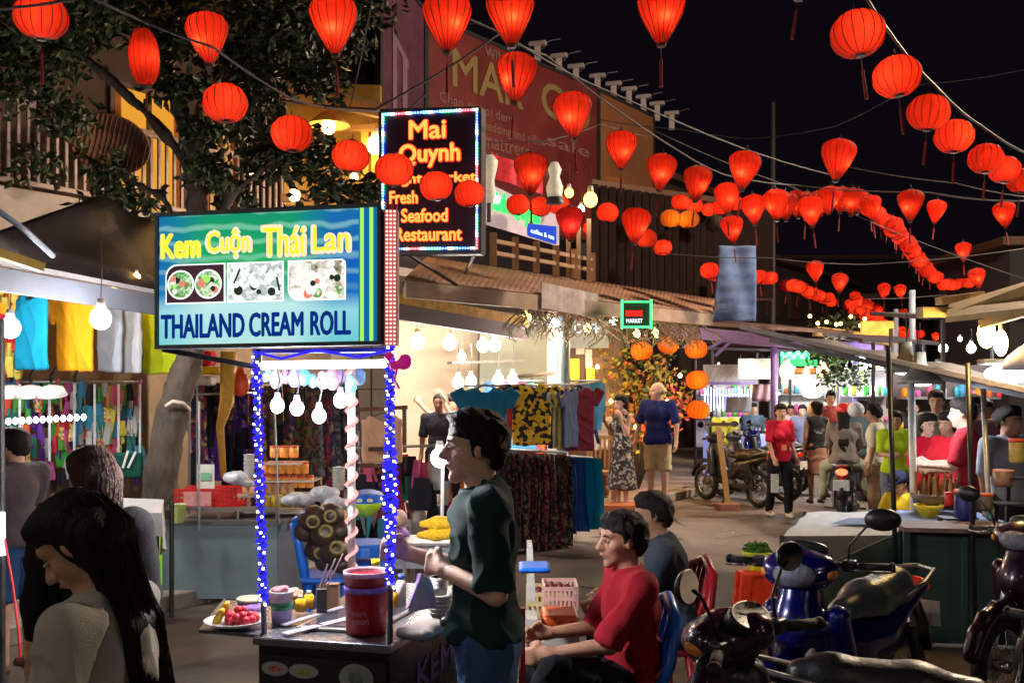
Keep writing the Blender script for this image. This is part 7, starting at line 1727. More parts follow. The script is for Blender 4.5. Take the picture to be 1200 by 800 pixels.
wt_ = thing('white_table', 'table under a white cloth between the blue scooter and the mirror', 'table', (X(990, 7.6), 7.6, 0))
T4 = [Vector((X(918, 7.3), 7.3, .70)), Vector((X(1052, 7.2), 7.2, .72)), Vector((X(1058, 8.4), 8.4, .74)), Vector((X(945, 8.4), 8.4, .74))]
def tcl(u, v): return T4[0].lerp(T4[1], u).lerp(T4[3].lerp(T4[2], u), v)
b = MB(); b.grid(lambda u, v: tcl(u, v) + Vector((0, 0, .012 * math.sin(u * 14 + v * 5) * math.sin(v * 9))), 24, 12); b.build('cloth_top', cloth('cloth_lit', (.82, .82, .84)), wt_, True)
for pa, pb in ((T4[0], T4[1]), (T4[3], T4[0])):
    b = MB(); b.grid(lambda u, v: pa.lerp(pb, u) + Vector((.02 * math.sin(u * 31) * v, -.02 - .03 * math.sin(u * 27) * v, -.62 * v)), 40, 6); b.build('cloth_side', cloth('cloth_shaded', (.14, .13, .13)), wt_, True)  # sides of the same white cloth, shade put into their darker colour
for p in T4: b = MB(); b.cyl((p.x, p.y + .03, 0), (p.x, p.y + .03, p.z), .02, n=8); b.build('leg', darkmetal, wt_)
o = MB().add([tcl(.35, .35) + Vector((0, 0, .02)), tcl(.85, .3) + Vector((0, 0, .02)), tcl(.95, .55) + Vector((0, 0, .024)), tcl(.5, .6) + Vector((0, 0, .022))], [(0, 1, 2, 3)]).build('folded_paper', mat('paper_blue', (.15, .2, .35), .6)); tag(o, 'folded dark blue paper lying on the white cloth', 'paper')
# second table with goods
t2 = thing('snack_table', 'low table with blue cloth and bowls beside the boy in yellow', 'table', (X(1090, 8.0), 8.0, 0))
b = MB(); b.box((X(1095, 8.0), 8.0, .74), (.85, .7, .04), rot=-.1); b.build('top', cloth('cloth_blue', (.25, .32, .5)), t2); b = MB(); b.box((X(1095, 8.0), 8.0, .36), (.8, .66, .7), rot=-.1); b.build('skirt_cloth', cloth('skirt_brown', (.10, .06, .055)), t2)
p = Vector((X(1082, 8.0), 7.9, .76))
cyl_thing('yellow_bowl', 'yellow bowl on the blue cloth beside the boy', 'bowl', p, [('bowl', [(.05, 0), (.11, .08), (.115, .10), (.105, .10), (.05, .015), (.001, .012)], mat('yellow_pl', (.75, .6, .03), .35)), ('foot', [(.05, -.01), (.05, .002)], MATS['yellow_pl'])])
for i, (px, py, r, h, m1, m2, lab) in enumerate([(1131, 592, .075, .22, mat('tin_blue', (.01, .02, .22), .4, var=.6, scale=20), mat('lid_redish', (.6, .05, .04), .4), 'dark blue patterned jar with a red rim by the black pole'), (1112, 585, .03, .10, red_pl, red_pl, 'small red bottle left of the blue patterned jar'),
        (1154, 588, .055, .12, mat('jar_smoke', (.15, .13, .12), .3), mat('lid_orange', (.8, .12, .03), .4), 'dark jar with an orange-red lid right of the black pole'), (1160, 600, .03, .10, mat('bottle_pale', (.3, .5, .5), .3), white_pl, 'small pale teal bottle below the orange lid jar'), (1155, 625, .05, .12, mat('jar_green', (.2, .25, .15), .3), white_pl, 'dull green jar low by the right stall pole'),
        (1176, 560, .07, .12, mat('jar_brown', (.22, .13, .10), .3), mat('lid_pinkish', (.7, .35, .3), .4), 'brown jar with pink lid in front of the grey shirt'), (1193, 528, .06, .17, mat('jar_amber', (.35, .28, .08), .25), mat('lid_rim_red', (.7, .08, .05), .4), 'tall amber jar with a red lid at the right edge')]):
    p = W(px, py, 7.2) - Vector((0, 0, h / 2)); cyl_thing('sauce_jar', lab, 'jar', p, [('body', [(r * .9, 0), (r, .02), (r, h * .85), (r * .9, h * .9)], m1), ('lid', [(r * .98, h * .88), (r * 1.05, h * .9), (r * 1.05, h), (r * .9, h * 1.03), (.001, h * 1.03)], m2)], group='jars on the right stall')
    b = MB(); 
b = MB(); q = X(1168, 7.25)
for i, (px, py) in enumerate(((1131, 621), (1155, 607), (1178, 585), (1193, 555), (1112, 602), (1160, 640))):
    p = W(px, py, 7.2); b.box(p - Vector((0, -.02, .03)), (.20 if i != 4 else .1, .2, .012)); b.box((p.x, 7.35, (p.z + .8) / 2 - .02), (.03, .03, max(.05, p.z - .83)))
o = b.build('jar_rack', darkmetal); tag(o, 'dark stepped rack under the jars at the right stall', 'rack')
# skewers on a tray
t = thing('skewer_tray', 'round tray of upright brown skewers in front of the two women in red', 'tray', W(1100, 575, 8.1)); b = MB(); b.lathe(W(1100, 578, 8.1), [(.18, -.1), (.22, 0), (.20, 0), (.17, -.09), (.001, -.09)], 22); b.build('tray', mat('tray_dark', (.08, .05, .03)), t, True)
b = MB(); rr = random.Random(6)
for i in range(34): a_ = rr.uniform(0, 6.28); rd = .17 * rr.random() ** .5; p = W(1100, 578, 8.1) + Vector((rd * math.cos(a_), rd * math.sin(a_), -.05)); b.mi(i % 2).cyl(p, p + Vector((rr.uniform(-.03, .03), rr.uniform(-.03, .03), rr.uniform(.14, .24))), .011, .008, 6)
o = b.build('skewers', [mat('skewer_brown', (.35, .17, .05), .5), mat('skewer_dark', (.10, .05, .02), .5)], t); o['kind'] = 'stuff'
# tarp frame
pb = mat('pole_black', (.02, .02, .022), .4, .3)
tf = thing('stall_canopy', 'grey tarp canopy whose front bar slopes down to the right edge', 'canopy', (X(1050, 7), 7, 0))
k0, k1, k2, k3 = W(868, 383, 9.0), W(1262, 470, 6.4), W(1290, 462, 9.0), W(930, 391, 11.5)
b = MB(); b.grid(lambda u, v: k0.lerp(k1, u).lerp(k3.lerp(k2, u), v) - Vector((0, 0, .05 * math.sin(math.pi * v) + .02 * math.sin(u * 30))), 40, 6); o = b.build('tarp', mat('tarp_grey', (.07, .06, .065), .6, var=.3, scale=4), tf, True); so = o.modifiers.new('t', 'SOLIDIFY'); so.thickness = .01
b = MB(); b.beam(k0, k1, .03, .035); b.build('front_bar', mat('bar_grey', (.22, .20, .22), .5), tf); b = MB(); b.beam(k0.lerp(k3, .5) - Vector((0, 0, .1)), k1.lerp(k2, .5) - Vector((0, 0, .1)), .04, .04); b.build('rear_bar', darkmetal, tf)
for px, pxb, y1, Y, m, r_, lab in ((1041, 1053, 408, 6.82, pb, .017, 'black leaning pole of the right stall in front of the white cloth'), (1134, 1144, 425, 6.62, pb, .016, 'black pole of the right stall beside the blue patterned jar'), (1152, 1166, 455, 7.3, mat('pole_silver', (.45, .42, .45), .35, .6), .018, 'thin silver pole in front of the grey shirt'), (1068, 1073, 448, 8.2, mat('pole_white', (.75, .78, .85), .4), .028, 'bright white square pole between the boy and the women in red')):
    o = MB().cyl((X(pxb, Y), Y, 0), W(px, y1, Y), r_, n=10).build('stall_pole', m, smooth=True); tag(o, lab, 'pole')
b = MB(); 
for p, py_ in ((W(1045, 440, 6.8), 0),): pass
# lamps of the right stalls
def shade_lamp(px, py, Y, sc, m, glowm, lab):
    p = W(px, py, Y); t = thing('shade_lamp', lab, 'lamp', p, 'lamps of the right stalls')
    b = MB(); b.lathe(p, [(.05 * sc, .30 * sc), (.06 * sc, .20 * sc), (.10 * sc, .12 * sc), (.19 * sc, .05 * sc), (.20 * sc, 0), (.18 * sc, .02 * sc), (.06 * sc, .12 * sc)], 22); b.build('shade', m, t, True)
    b = MB(); b.ball(p + Vector((0, 0, .01)), (.11 * sc, .11 * sc, .03 * sc), 12); b.build('lamp', glowm, t, True)
    b = MB(); b.cyl(p + Vector((0, 0, .3 * sc)), p + Vector((0, 0, .3 * sc + .25)), .006, n=5); b.build('cord', black, t)
gsh = mat('shade_grey', (.30, .30, .27), .5)
shade_lamp(1062, 437, 8.6, .9, gsh, glow('lamp_soft', (.9, .95, 1), 6.0), 'grey bell-shaped lamp shade under the canopy bar')
shade_lamp(1075, 437, 9.2, .5, gsh, glow('lamp_soft', (.9, .95, 1), 6.0), 'slim grey lamp behind the bell-shaped shade')
shade_lamp(1078, 450, 8.4, .9, gsh, glow('lamp_strong', (.85, .93, 1), 210.0), 'flat grey lamp with a white glow above the white pole')
for px, w_ in ((1182, .34),):
    t = thing('glare_lamp', 'very bright white tube lamp under the canopy at the right edge', 'lamp', W(1180, 437, 7.6)); b = MB(); b.ball(W(1182, 438, 7.6), (.19, .06, .075), 16); b.build('lamp', glow('glare', (.95, .98, 1), 150.0), t, True)
    b = MB(); b.box(W(1182, 424, 7.62), (.44, .12, .04)); b.build('holder', gsh, t, bevel=.01)
for px, py, rx, rz, lab in ((1156, 391, .055, .095, 'left and bigger of the two bright yellow lamps under the wooden canopy'), (1173, 402, .042, .085, 'right and lower of the two bright yellow lamps under the wooden canopy')):
    p = W(px, py, 6.5); t = thing('yellow_lamp', lab, 'lamp', p, 'yellow lamps at the right'); b = MB(); b.ball(p, (rx, rx, rz), 14); b.build('bulb', glow('lamp_yellow', (1, .68, .25), 95.0), t, True); b = MB(); b.cyl(p + Vector((0, 0, rz)), p + Vector((0, 0, rz + .12)), .015); b.build('socket', darkwood, t)
yc = thing('wooden_canopy', 'pale wooden canopy lit yellow from below at the right edge', 'canopy', W(1150, 365, 6.8))
wl = mat('canopy_wood', (.55, .38, .16), .6, var=.3, scale=6, bump=.3)
b = MB(); b.prism([W(1108, 378, 6.2), W(1215, 366, 5.9), W(1260, 318, 7.4), W(1112, 362, 7.6)], (0, 0, .035)); b.build('roof', wl, yc)
for p, q, w_ in ((W(1078, 366, 6.9), W(1132, 366, 7.1), .07), (W(1100, 353, 7.6), W(1150, 346, 7.9), .06), (W(1128, 367, 6.5), W(1215, 335, 6.4), .06), (W(1150, 380, 6.3), W(1215, 362, 6.0), .05)): b = MB(); b.beam(p, q, .06, w_); b.build('beam', wl, yc)
b = MB(); b.lathe(W(1205, 415, 6.4), [(.16, -.1), (.13, -.02), (.05, .05), (.01, .06)], 18); o = b.build('hanging_lamp', mat('shade_pale', (.55, .5, .6), .5), smooth=True); tag(o, 'pale round lamp shade cut by the right edge', 'lamp')
bulb(W(1125, 397, 14), .03, BWS, label='tiny far white light left of the yellow lamps', cord=.02)

# ------------------------------------------------------------------ far stalls in the middle
fc_ = thing('far_canopy', 'long far canopy with a violet beam over the distant stalls', 'canopy', (X(900, 17), 17, 0))
vb = mat('violet_beam', (.22, .14, .42), .5)
b = MB(); b.beam(W(775, 386, 17.5), W(1035, 412, 16.0), .1, .20); b.build('front_beam', vb, fc_)
b = MB(); b.prism([W(700, 372, 16.5), W(880, 385, 15.8), W(1000, 392, 18), W(780, 372, 20)], (0, 0, .06)); b.build('roof', mat('roof_brown', (.12, .07, .06), .7, var=.4, scale=2), fc_)
for p, q in ((W(838, 417, 17), W(860, 396, 17)), (W(830, 408, 17), W(848, 398, 17))): b = MB(); b.beam(p, q, .05, .05); b.build('brace', vb, fc_)
for px in (907, 1003): b = MB(); b.cyl((X(px, 17), 17, 0), W(px, 394, 17), .06, n=10); b.build('post', vb, fc_, True)
def stall(px0, px1, Y, lab, seed, counter_m, back_m, lamp_n=3, h=2.5, back=True):
    rr = random.Random(seed); x0, x1 = X(px0, Y), X(px1, Y); w = x1 - x0; cx = (x0 + x1) / 2
    t = thing('market_stall', lab, 'stall', (cx, Y, 0))
    b = MB(); b.box((cx, Y, .45), (w, .7, .9)); b.build('counter', counter_m, t, bevel=.01)
    if back: b = MB(); b.box((cx, Y + 1.1, 1.35), (w, .04, 1.5)); b.build('back_wall', back_m, t)
    b = MB(); b.prism([(x0 - .2, Y - .6, h), (x1 + .2, Y - .6, h - .05), (x1 + .2, Y + 1.4, h + .15), (x0 - .2, Y + 1.4, h + .2)], (0, 0, .05)); b.build('roof', mat('roof_dark', (.05, .045, .06), .6), t)
    for x in (x0, x1):
        for y in (Y - .5, Y + 1.15): b = MB(); b.cyl((x, y, 0), (x, y, h), .03, n=8); b.build('post', darkmetal, t)
    for k in range(2):
        b = MB(); b.box((cx, Y + .95, 1.2 + .45 * k), (w * .94, .25, .03)); b.build('shelf', steel, t)
    cols = [gm[i] for i in (0, 1, 2, 3, 4, 5, 8)]
    for i in range(int(w / .11)):
        for lvl, (yy, zz) in enumerate(((Y - .1, .90), (Y + .92, 1.215), (Y + .92, 1.665))):
            if rr.random() < .75:
                r = rr.uniform(.03, .055); hh = rr.uniform(.08, .24); p = Vector((x0 + (i + .5) * w / int(w / .11), yy + rr.uniform(-.1, .05), zz)); b = MB(); b.lathe(p, [(r, 0), (r, hh * .8), (r * .6, hh), (.001, hh)], 8)
                o = b.build('goods', rr.choice(cols), t, True)
    for i in range(lamp_n):
        p = Vector((x0 + (i + .5) * w / lamp_n, Y - .1, h - .32)); bulb(p, .055, BW, label='%s bulb from the left under the %s roof' % (['first', 'second', 'third', 'fourth', 'fifth'][i], ['', 'blue-white far stall', 'many-lamped far stall', 'plant-hung stall', 'dark goods stall'][seed]), cord=.15, group='bulbs of the far stalls')
    return t
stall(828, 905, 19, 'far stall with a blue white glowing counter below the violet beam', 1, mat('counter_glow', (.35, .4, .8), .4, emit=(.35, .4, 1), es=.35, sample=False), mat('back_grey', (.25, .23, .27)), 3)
stall(918, 1000, 21, 'far stall behind the scooter rider with several white bulbs', 2, mat('counter_dark', (.08, .08, .12)), mat('back_white', (.55, .55, .55)), 4)
stall(1010, 1068, 16, 'stall with green plants behind the black leaning pole', 3, mat('counter_dark', (.08, .08, .12)), mat('back_grey', (.25, .23, .27)), 3)
stall(1085, 1215, 12.5, 'stall behind the women in red with dark goods', 4, mat('counter_dark', (.08, .08, .12)), mat('back_dark', (.08, .06, .07)), 4, 2.6)
# curtain of light tubes
t = thing('light_curtain', 'row of upright blue-white light tubes at the far stall', 'light tubes', W(852, 465, 18.3)); rr = random.Random(12)
for i in range(16): b = MB(); px = 826 + i * 3.6; b.cyl(W(px, 482 - rr.uniform(0, 6), 18.3), W(px, 452 + rr.uniform(0, 4), 18.3), .014, n=5); b.build('tube', glow('tube_%d' % (i % 3), [(.55, .65, 1), (.3, .35, 1), (.8, .7, 1)][i % 3], 2.2, False), t)
b = MB(); b.beam(W(824, 449, 18.3), W(884, 449, 18.3), .05, .05); b.build('bar', vb, t)
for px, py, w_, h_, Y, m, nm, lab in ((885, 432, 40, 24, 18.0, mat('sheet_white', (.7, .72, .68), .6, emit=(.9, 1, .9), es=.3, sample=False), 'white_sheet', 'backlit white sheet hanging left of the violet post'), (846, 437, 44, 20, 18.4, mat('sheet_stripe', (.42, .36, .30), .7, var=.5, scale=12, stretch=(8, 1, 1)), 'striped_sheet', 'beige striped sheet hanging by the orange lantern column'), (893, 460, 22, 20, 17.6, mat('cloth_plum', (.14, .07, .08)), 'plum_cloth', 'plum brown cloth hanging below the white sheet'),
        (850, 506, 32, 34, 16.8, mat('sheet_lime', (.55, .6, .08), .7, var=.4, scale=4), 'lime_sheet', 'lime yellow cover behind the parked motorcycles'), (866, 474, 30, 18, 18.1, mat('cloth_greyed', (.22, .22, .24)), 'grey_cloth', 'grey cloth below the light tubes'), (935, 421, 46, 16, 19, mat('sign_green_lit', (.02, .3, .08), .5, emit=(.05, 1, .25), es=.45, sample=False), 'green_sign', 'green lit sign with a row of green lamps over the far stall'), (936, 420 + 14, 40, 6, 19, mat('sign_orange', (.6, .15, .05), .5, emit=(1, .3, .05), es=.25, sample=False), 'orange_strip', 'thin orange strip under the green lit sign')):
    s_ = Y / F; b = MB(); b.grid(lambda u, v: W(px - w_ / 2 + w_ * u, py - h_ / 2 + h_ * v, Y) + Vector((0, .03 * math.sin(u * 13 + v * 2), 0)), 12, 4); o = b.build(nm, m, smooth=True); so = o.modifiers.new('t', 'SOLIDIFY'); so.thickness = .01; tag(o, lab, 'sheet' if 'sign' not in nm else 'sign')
for i in range(9): b = MB(); b.ball(W(915 + i * 5, 414 + (i % 2) * 4, 18.9), .05, 6); o = b.build('green_lamp', glow('lamp_green2', (.1, 1, .35), 5, False), bpy.data.objects['green_sign'])
for px, py, r, c, e, lab in ((922, 435, .13, (1, .6, .12), 9, 'large warm globe lamp left of the woman in red, under the green sign'), (964, 434, .11, (1, .5, .2), 6, 'orange globe lamp above the scooter rider'), (945, 436, .06, (1, .5, .1), 6, 'small orange lamp between the two warm globes'), (1031, 431, .06, (1, .65, .2), 20, 'warm lamp right of the plants near the black pole'), (1008, 427, .13, (.85, 1, 1), 5, 'pale glowing globe left of the warm lamp')):
    bulb(W(px, py, 17.5), r, glow('g%s' % lab[:9].replace(' ', '_'), c, e), label=lab, cord=.2, cat='globe lamp', name='globe_lamp')
for i, (px, py, Y, w_, lab) in enumerate(((952, 460, 17, .36, 'wide white lamp behind the head of the woman in red'), (1002, 461, 17, .22, 'white lamp above the white helmet'), (1024, 455, 17, .14, 'small white lamp left of the black leaning pole'), (911, 461, 17, .10, 'white lamp above the head of the woman in red'), (943, 450, 17, .3, 'thin white tube over the far stall'), (1100, 427, 11, .05, 'small white-green lamp under the canopy bar'), (1142, 442, 11, .04, 'small white lamp right behind the second black pole'))):
    t = thing('stall_lamp', lab, 'lamp', W(px, py, Y), 'white lamps of the far stalls'); b = MB(); b.ball(W(px, py, Y), (w_ * .5, w_ * .35, min(w_ * .3, .09)), 12); b.build('lamp', glow('lamp_far', (.9, .96, 1), 90.0), t, True); b = MB(); b.box(W(px, py, Y) + Vector((0, 0, min(w_ * .3, .09) + .03)), (w_, .08, .03)); b.build('holder', gsh, t)
pt = thing('hanging_plants', 'green leafy plants hanging under the far canopy by the black pole', 'plant', W(985, 430, 16)); b = MB(); rr = random.Random(14)
for px, py, rad in ((962, 415, .28), (985, 425, .34), (1002, 440, .25), (975, 440, .25), (970, 405, .25)): leaves(b, W(px, py, 16), rad, 110, .11, rr)
o = b.build('foliage', [mat('leaf_lit', (.08, .17, .03), .5, bump=0), leafm[1], leafm[0]], pt); o['kind'] = 'stuff'
b = MB(); b.tube([W(984, 392, 16), W(985, 425, 16)], .02, 5); b.build('hanger', darkmetal, pt)
rp = thing('roof_plants', 'row of pot plants and warm lights on the far roof', 'plants', W(985, 378, 20)); b = MB()
for px, py, rad in ((965, 380, .3), (985, 378, .35), (1000, 382, .3)): leaves(b, W(px, py, 20), rad, 90, .12, rr)
o = b.build('foliage', leafm, rp); o['kind'] = 'stuff'
b = MB(); b.beam(W(955, 388, 20), W(1048, 400, 20), .3, .18); b.build('planter', mat('planter', (.4, .25, .08)), rp)
for i in range(9): b = MB(); b.ball(W(952 + i * 9 + rr.uniform(-3, 3), 374 + rr.uniform(-4, 8), 19.6), .04, 6); o = b.build('fairy_lamp', glow('fairy', (1, .6, .15), 7, False), rp)
t = thing('banner_box', 'orange yellow lit box banner on the far roof', 'banner', W(1028, 388, 19.5)); b = MB(); b.box(W(1028, 386, 19.5), (.62, .1, .32)); b.build('box', mat('banner_or', (.7, .35, .06), .5, var=.5, scale=8, emit=(1, .4, .05), es=.35, sample=False), t); b = MB(); b.box(W(1028, 396, 19.4), (.66, .05, .05)); b.build('ledge', wood, t)
# the bollard-like wooden post holder in front of the motorcycles
t = thing('wooden_stand', 'leaning wooden post with a cross bar on a brick foot at the road edge', 'post', (X(852, 14.6), 14.6, 0))
b = MB(); b.beam((X(853, 14.6), 14.6, .08), W(842, 500, 14.7), .07, .07, (0, 1, 0)); b.build('post', mat('post_wood', (.42, .26, .10), .7), t); b = MB(); b.beam(W(826, 497, 14.7), W(856, 497, 14.7), .05, .05); b.build('cross_bar', darkwood, t); b = MB(); b.box((X(852, 14.6), 14.6, .05), (.32, .2, .10), rot=.2); b.build('foot', mat('brick_foot', (.25, .09, .06), .8), t, bevel=.01)
# plastic basin, yellow basket on a red-orange stool
rs = thing('red_stool', 'narrow tall red-orange plastic stool at the road edge', 'stool', (X(884, 6.9), 6.9, 0)); s_ = 6.9 / F; cx, cy_ = X(884, 6.9), 6.9
zt2 = Z(669, 6.9); fo = mat('stool_red', (.85, .05, .015), .35)
b = MB(); b.lathe((cx, cy_, zt2), [(.10, -.03), (.105, 0), (.09, .01), (.001, .01)], 18); b.build('seat', fo, rs, True)
for dx, dy in ((-1, -1), (1, -1), (-1, 1), (1, 1)): b = MB(); b.beam((cx + dx * .075, cy_ + dy * .075, zt2 - .01), (cx + dx * .11, cy_ + dy * .11, 0), .07, .05, (0, 1, 0)); b.build('leg', fo, rs, bevel=.004)
b = MB(); b.box((cx, cy_ - .09, zt2 - .2), (.17, .01, .34)); b.build('apron', fo, rs)
p = W(887, 669, 6.9); yb = thing('herb_basket', 'lime yellow basket heaped with green herbs on the red-orange stool', 'basket', p)
b = MB(); b.lathe(p, [(.055, 0), (.06, .02), (.10, .12), (.115, .14), (.11, .145), (.095, .12), (.05, .02), (.001, .02)], 24); b.build('basket', mat('basket_lime', (.62, .72, .04), .35), yb, True)
b = MB(); rr = random.Random(15)
leaves(b, p + Vector((0, 0, .15)), .085, 260, .05, rr); o = b.build('herbs', [mat('herb', (.08, .24, .02), .5, bump=0), MATS['herb'], mat('herb_dark', (.04, .12, .015), .5, bump=0)], yb); o['kind'] = 'stuff'
# crates by the seated men
for nm, px, py, Y, m, lab, w_ in (('yellow_crate', 640, 706, 5.3, mat('crate_cream', (.6, .5, .25), .5), 'cream coloured plastic crate on the ground left of the seated man', .20), ('pink_crate', 656, 700, 5.2, mat('crate_pink', (.7, .45, .42), .5), 'pale pink basket with dark fruit next to the cream crate', .17)):
    p = W(px, py, Y); t = thing(nm, lab, 'crate', (p.x, p.y, 0))
    b = MB()
    for z_ in (p.z - .03, p.z + .02, p.z + .07):
        for y_ in (-.12, .12): b.box((p.x, p.y + y_, z_), (w_, .012, .02))
        for x_ in (-.5, .5): b.box((p.x + x_ * w_, p.y, z_), (.012, .24, .02))
    for i in range(9): 
        for y_ in (-.12, .12): b.box((p.x - w_ / 2 + w_ * i / 8, p.y + y_, p.z + .02), (.012, .01, .12))
    b.box((p.x, p.y, p.z - .05), (w_, .24, .015)); b.build('lattice', m, t)
    b = MB(); b.box((p.x, p.y, (p.z - .06) / 2), (w_ * 1.1, .3, p.z - .07)); b.build('base_box', mat('foam', (.5, .5, .47), .7), t, bevel=.01)
    b = MB(); rr = random.Random(3)
    for i in range(8): b.ball((p.x + rr.uniform(-.06, .06), p.y + rr.uniform(-.08, .08), p.z + .02 + rr.uniform(0, .04)), .03, 8)
    o = b.build('fruit', mat('fruit_dark', (.15, .02, .02), .4), t, True); o['kind'] = 'stuff'
o = blob('orange_tray', [('b', W(655, 722, 4.9), (.09, .12, .03), None, .02)], mat('tray_orange', (.8, .12, .03), .4), None, .012, .01, local=False); tag(o, 'orange plastic tray below the pink basket', 'tray')
o = blob('basin', [('b', W(626, 664, 4.4), (.07, .10, .012), None, .01)], blue_pl, None, .01, .01, local=False); tag(o, 'flat blue plastic basin sticking out right of the vendor back', 'basin')
t = thing('foam_box', 'tall white foam box standing right behind the vendor', 'box', (X(624, 4.6), 4.6, 0)); b = MB(); b.prism([W(618, 705, 4.6), W(628, 705, 4.6), W(624, 640, 4.6), W(618, 640, 4.6)], (0, .2, 0)); b.build('box', MATS['foam'], t); b = MB(); b.box((X(623, 4.7), 4.72, .36), (.05, .2, .7)); b.build('base', MATS['foam'], t)

# ------------------------------------------------------------------ chairs for the seated men
def plastic_chair(name, label, p, a, m, sh_=.42):
    t = thing(name, label, 'chair', p, 'plastic chairs', a)
    blob('seat', [('b', (0, 0, sh_), (.21, .20, .018), None, .018)], m, t, .014, .02)
    b = MB(); b.tube([(-.19, -.18, sh_), (-.21, -.27, sh_ + .22), (-.17, -.31, sh_ + .40), (0, -.33, sh_ + .46), (.17, -.31, sh_ + .40), (.21, -.27, sh_ + .22), (.19, -.18, sh_)], .026, 8); b.build('back_frame', m, t, True, local=True)
    for i in range(4): b = MB(); x_ = -.105 + .07 * i; b.tube([(x_, -.19, sh_), (x_ * 1.05, -.27, sh_ + .22), (x_, -.32, sh_ + .43)], .019, 6); b.build('back_slat', m, t, True, local=True)
    for sx in (-1, 1):
        for sy in (-1, 1): b = MB(); b.cyl((sx * .18, sy * .17, sh_), (sx * .22, sy * .21, 0), .026, .02, 8); b.build('leg', m, t, True, local=True)
    return t

# ------------------------------------------------------------------ motorbikes
blu = mat('paint_blue', (.002, .005, .12), .22, .2, coat=.8, var=.1, bump=0)
seat_g = mat('seat_grey', (.07, .10, .115), .24, bump=.12, scale=60)
motorbike('blue_scooter', 'glossy blue step-through scooter with a grey seat facing the lower left', (1.55, 4.6, 0), math.radians(180 - 43.8) , blu, seat_g, mirrors=(1, 0), steer=math.radians(14), lean=.03, vox=.0095, group='parked motorbikes')
mgt = mat('paint_magenta', (.03, .006, .025), .3, .3, coat=.6, bump=0)
motorbike('dark_motorcycle', 'dark purple motorcycle cut by the right edge with its front wheel showing', (3.15, 5.75, 0), math.radians(125), mgt, black, s=.96, mirrors=(0, 1), steer=.1, vox=.011, group='parked motorbikes')
prp = mat('paint_plum', (.035, .014, .04), .25, .3, coat=.7, bump=0)
motorbike('plum_scooter', 'plum scooter at the bottom edge with an oval gauge and two round mirrors', (.98, 2.88, 0), math.radians(50), prp, mat('seat_black', (.01, .01, .012), .4), mirrors=(1, 1), steer=.0, lean=0, vox=.0085, group='parked motorbikes')
motorbike('black_scooter', 'black scooter whose pale edged seat shows at the bottom right', (1.68, 3.62, -.02), math.radians(-98), mat('paint_black', (.01, .01, .013), .25, coat=.5, bump=0), mat('seat_black', (.01, .01, .012)), mirrors=(0, 0), s=.925, vox=.012, group='parked motorbikes')
pkb = mat('paint_dark', (.02, .02, .03), .3, coat=.5, bump=0)
for i, (px, Y, a_, m, lab) in enumerate(((858, 15.4, 28, pkb, 'black motorcycle parked at the kerb behind the leaning wooden post'), (884, 16.0, 40, mat('paint_grey', (.12, .12, .14), .4), 'grey motorcycle parked second at the kerb, left of the woman in red'), (900, 17.4, 35, blu, 'blue and black scooter parked farthest at the kerb'))):
    motorbike('parked_motorcycle', lab, (X(px, Y), Y, 0), math.radians(a_), m, black, mirrors=(1, 1), vox=.018, group='motorcycles parked along the kerb')
motorbike('ridden_scooter', 'scooter with glowing red tail light ridden away by the woman with long hair', (X(990, 13.0), 13.0, 0), math.radians(-21), mat('paint_silver', (.3, .28, .28), .3, .5), black, mirrors=(1, 1), vox=.016, lights=True)
# ------------------------------------------------------------------ people
def A_(d): return math.radians(d)
# vendor
vs = cloth('vendor_green', (.008, .034, .034))
human('person', 'young vendor in a dark green T-shirt and jeans standing in profile behind the cart', (X(570, 3.42), 3.42, 0), A_(96), 1.74, vox=.0065, lean=2, head=(-2, 0),
      armL=((-.10, -.05, -1), (.75, .62, .20)), armR=((.10, .10, -1), (-.15, .75, .25)), top=vs, sleeve=.92, bot=cloth('jeans', (.04, .09, .22)), sk=skin_pale, hair='short', wr=.007, curl=.95, seed=3, fat=.92, ts=1.03, tl=-.01)
o = MB().box((X(613, 3.45), 3.5, .86), (.016, .02, .30)).build('red_strap', red_pl); tag(o, 'red strap hanging behind the vendor hip', 'strap')
# girl in front
girl = human('person', 'young woman with very long dark hair looking down in the left foreground', (X(139, 2.32), 2.32, -.035), A_(84), 1.61, vox=.0065, lean=6, head=(34, 4), armL=((-.08, .16, -1), (.1, .8, -.4)), armR=((.08, .1, -1), (-.1, .8, -.5)),
      top=cloth('top_grey', (.42, .41, .38)), sleeve=.98, bot=cloth('skirt_dk', (.05, .05, .07)), sk=skin, hair='long', fem=True, wr=.006, seed=5)
wom2 = human('person', 'woman with reddish brown hair and a black top behind the long haired woman', (X(110, 3.55), 3.55, 0), A_(30), 1.60, vox=.010, lean=4, head=(12, 20), top=cloth('top_black', (.008, .008, .010)), sleeve=1.5, bot=cloth('denim_dk', (.03, .07, .14)), hair='long', hm=hair_brown, fem=True, seed=6, sk=skin)
human('person', 'teenage boy in a grey-brown T-shirt and blue shorts at the left edge', (X(19, 6.3), 6.3, 0), A_(62), 1.56, vox=.012, head=(4, 10), armL=((-.1, .4, -1), (.1, 1, .1)), armR=((.1, .4, -1), (-.1, 1, .1)), top=cloth('top_taupe', (.08, .065, .075)), sleeve=.9, bottom='shorts', bot=cloth('shorts_blue', (.02, .06, .16)), sk=skin, seed=7, shoe=mat('sandal', (.15, .06, .04)))
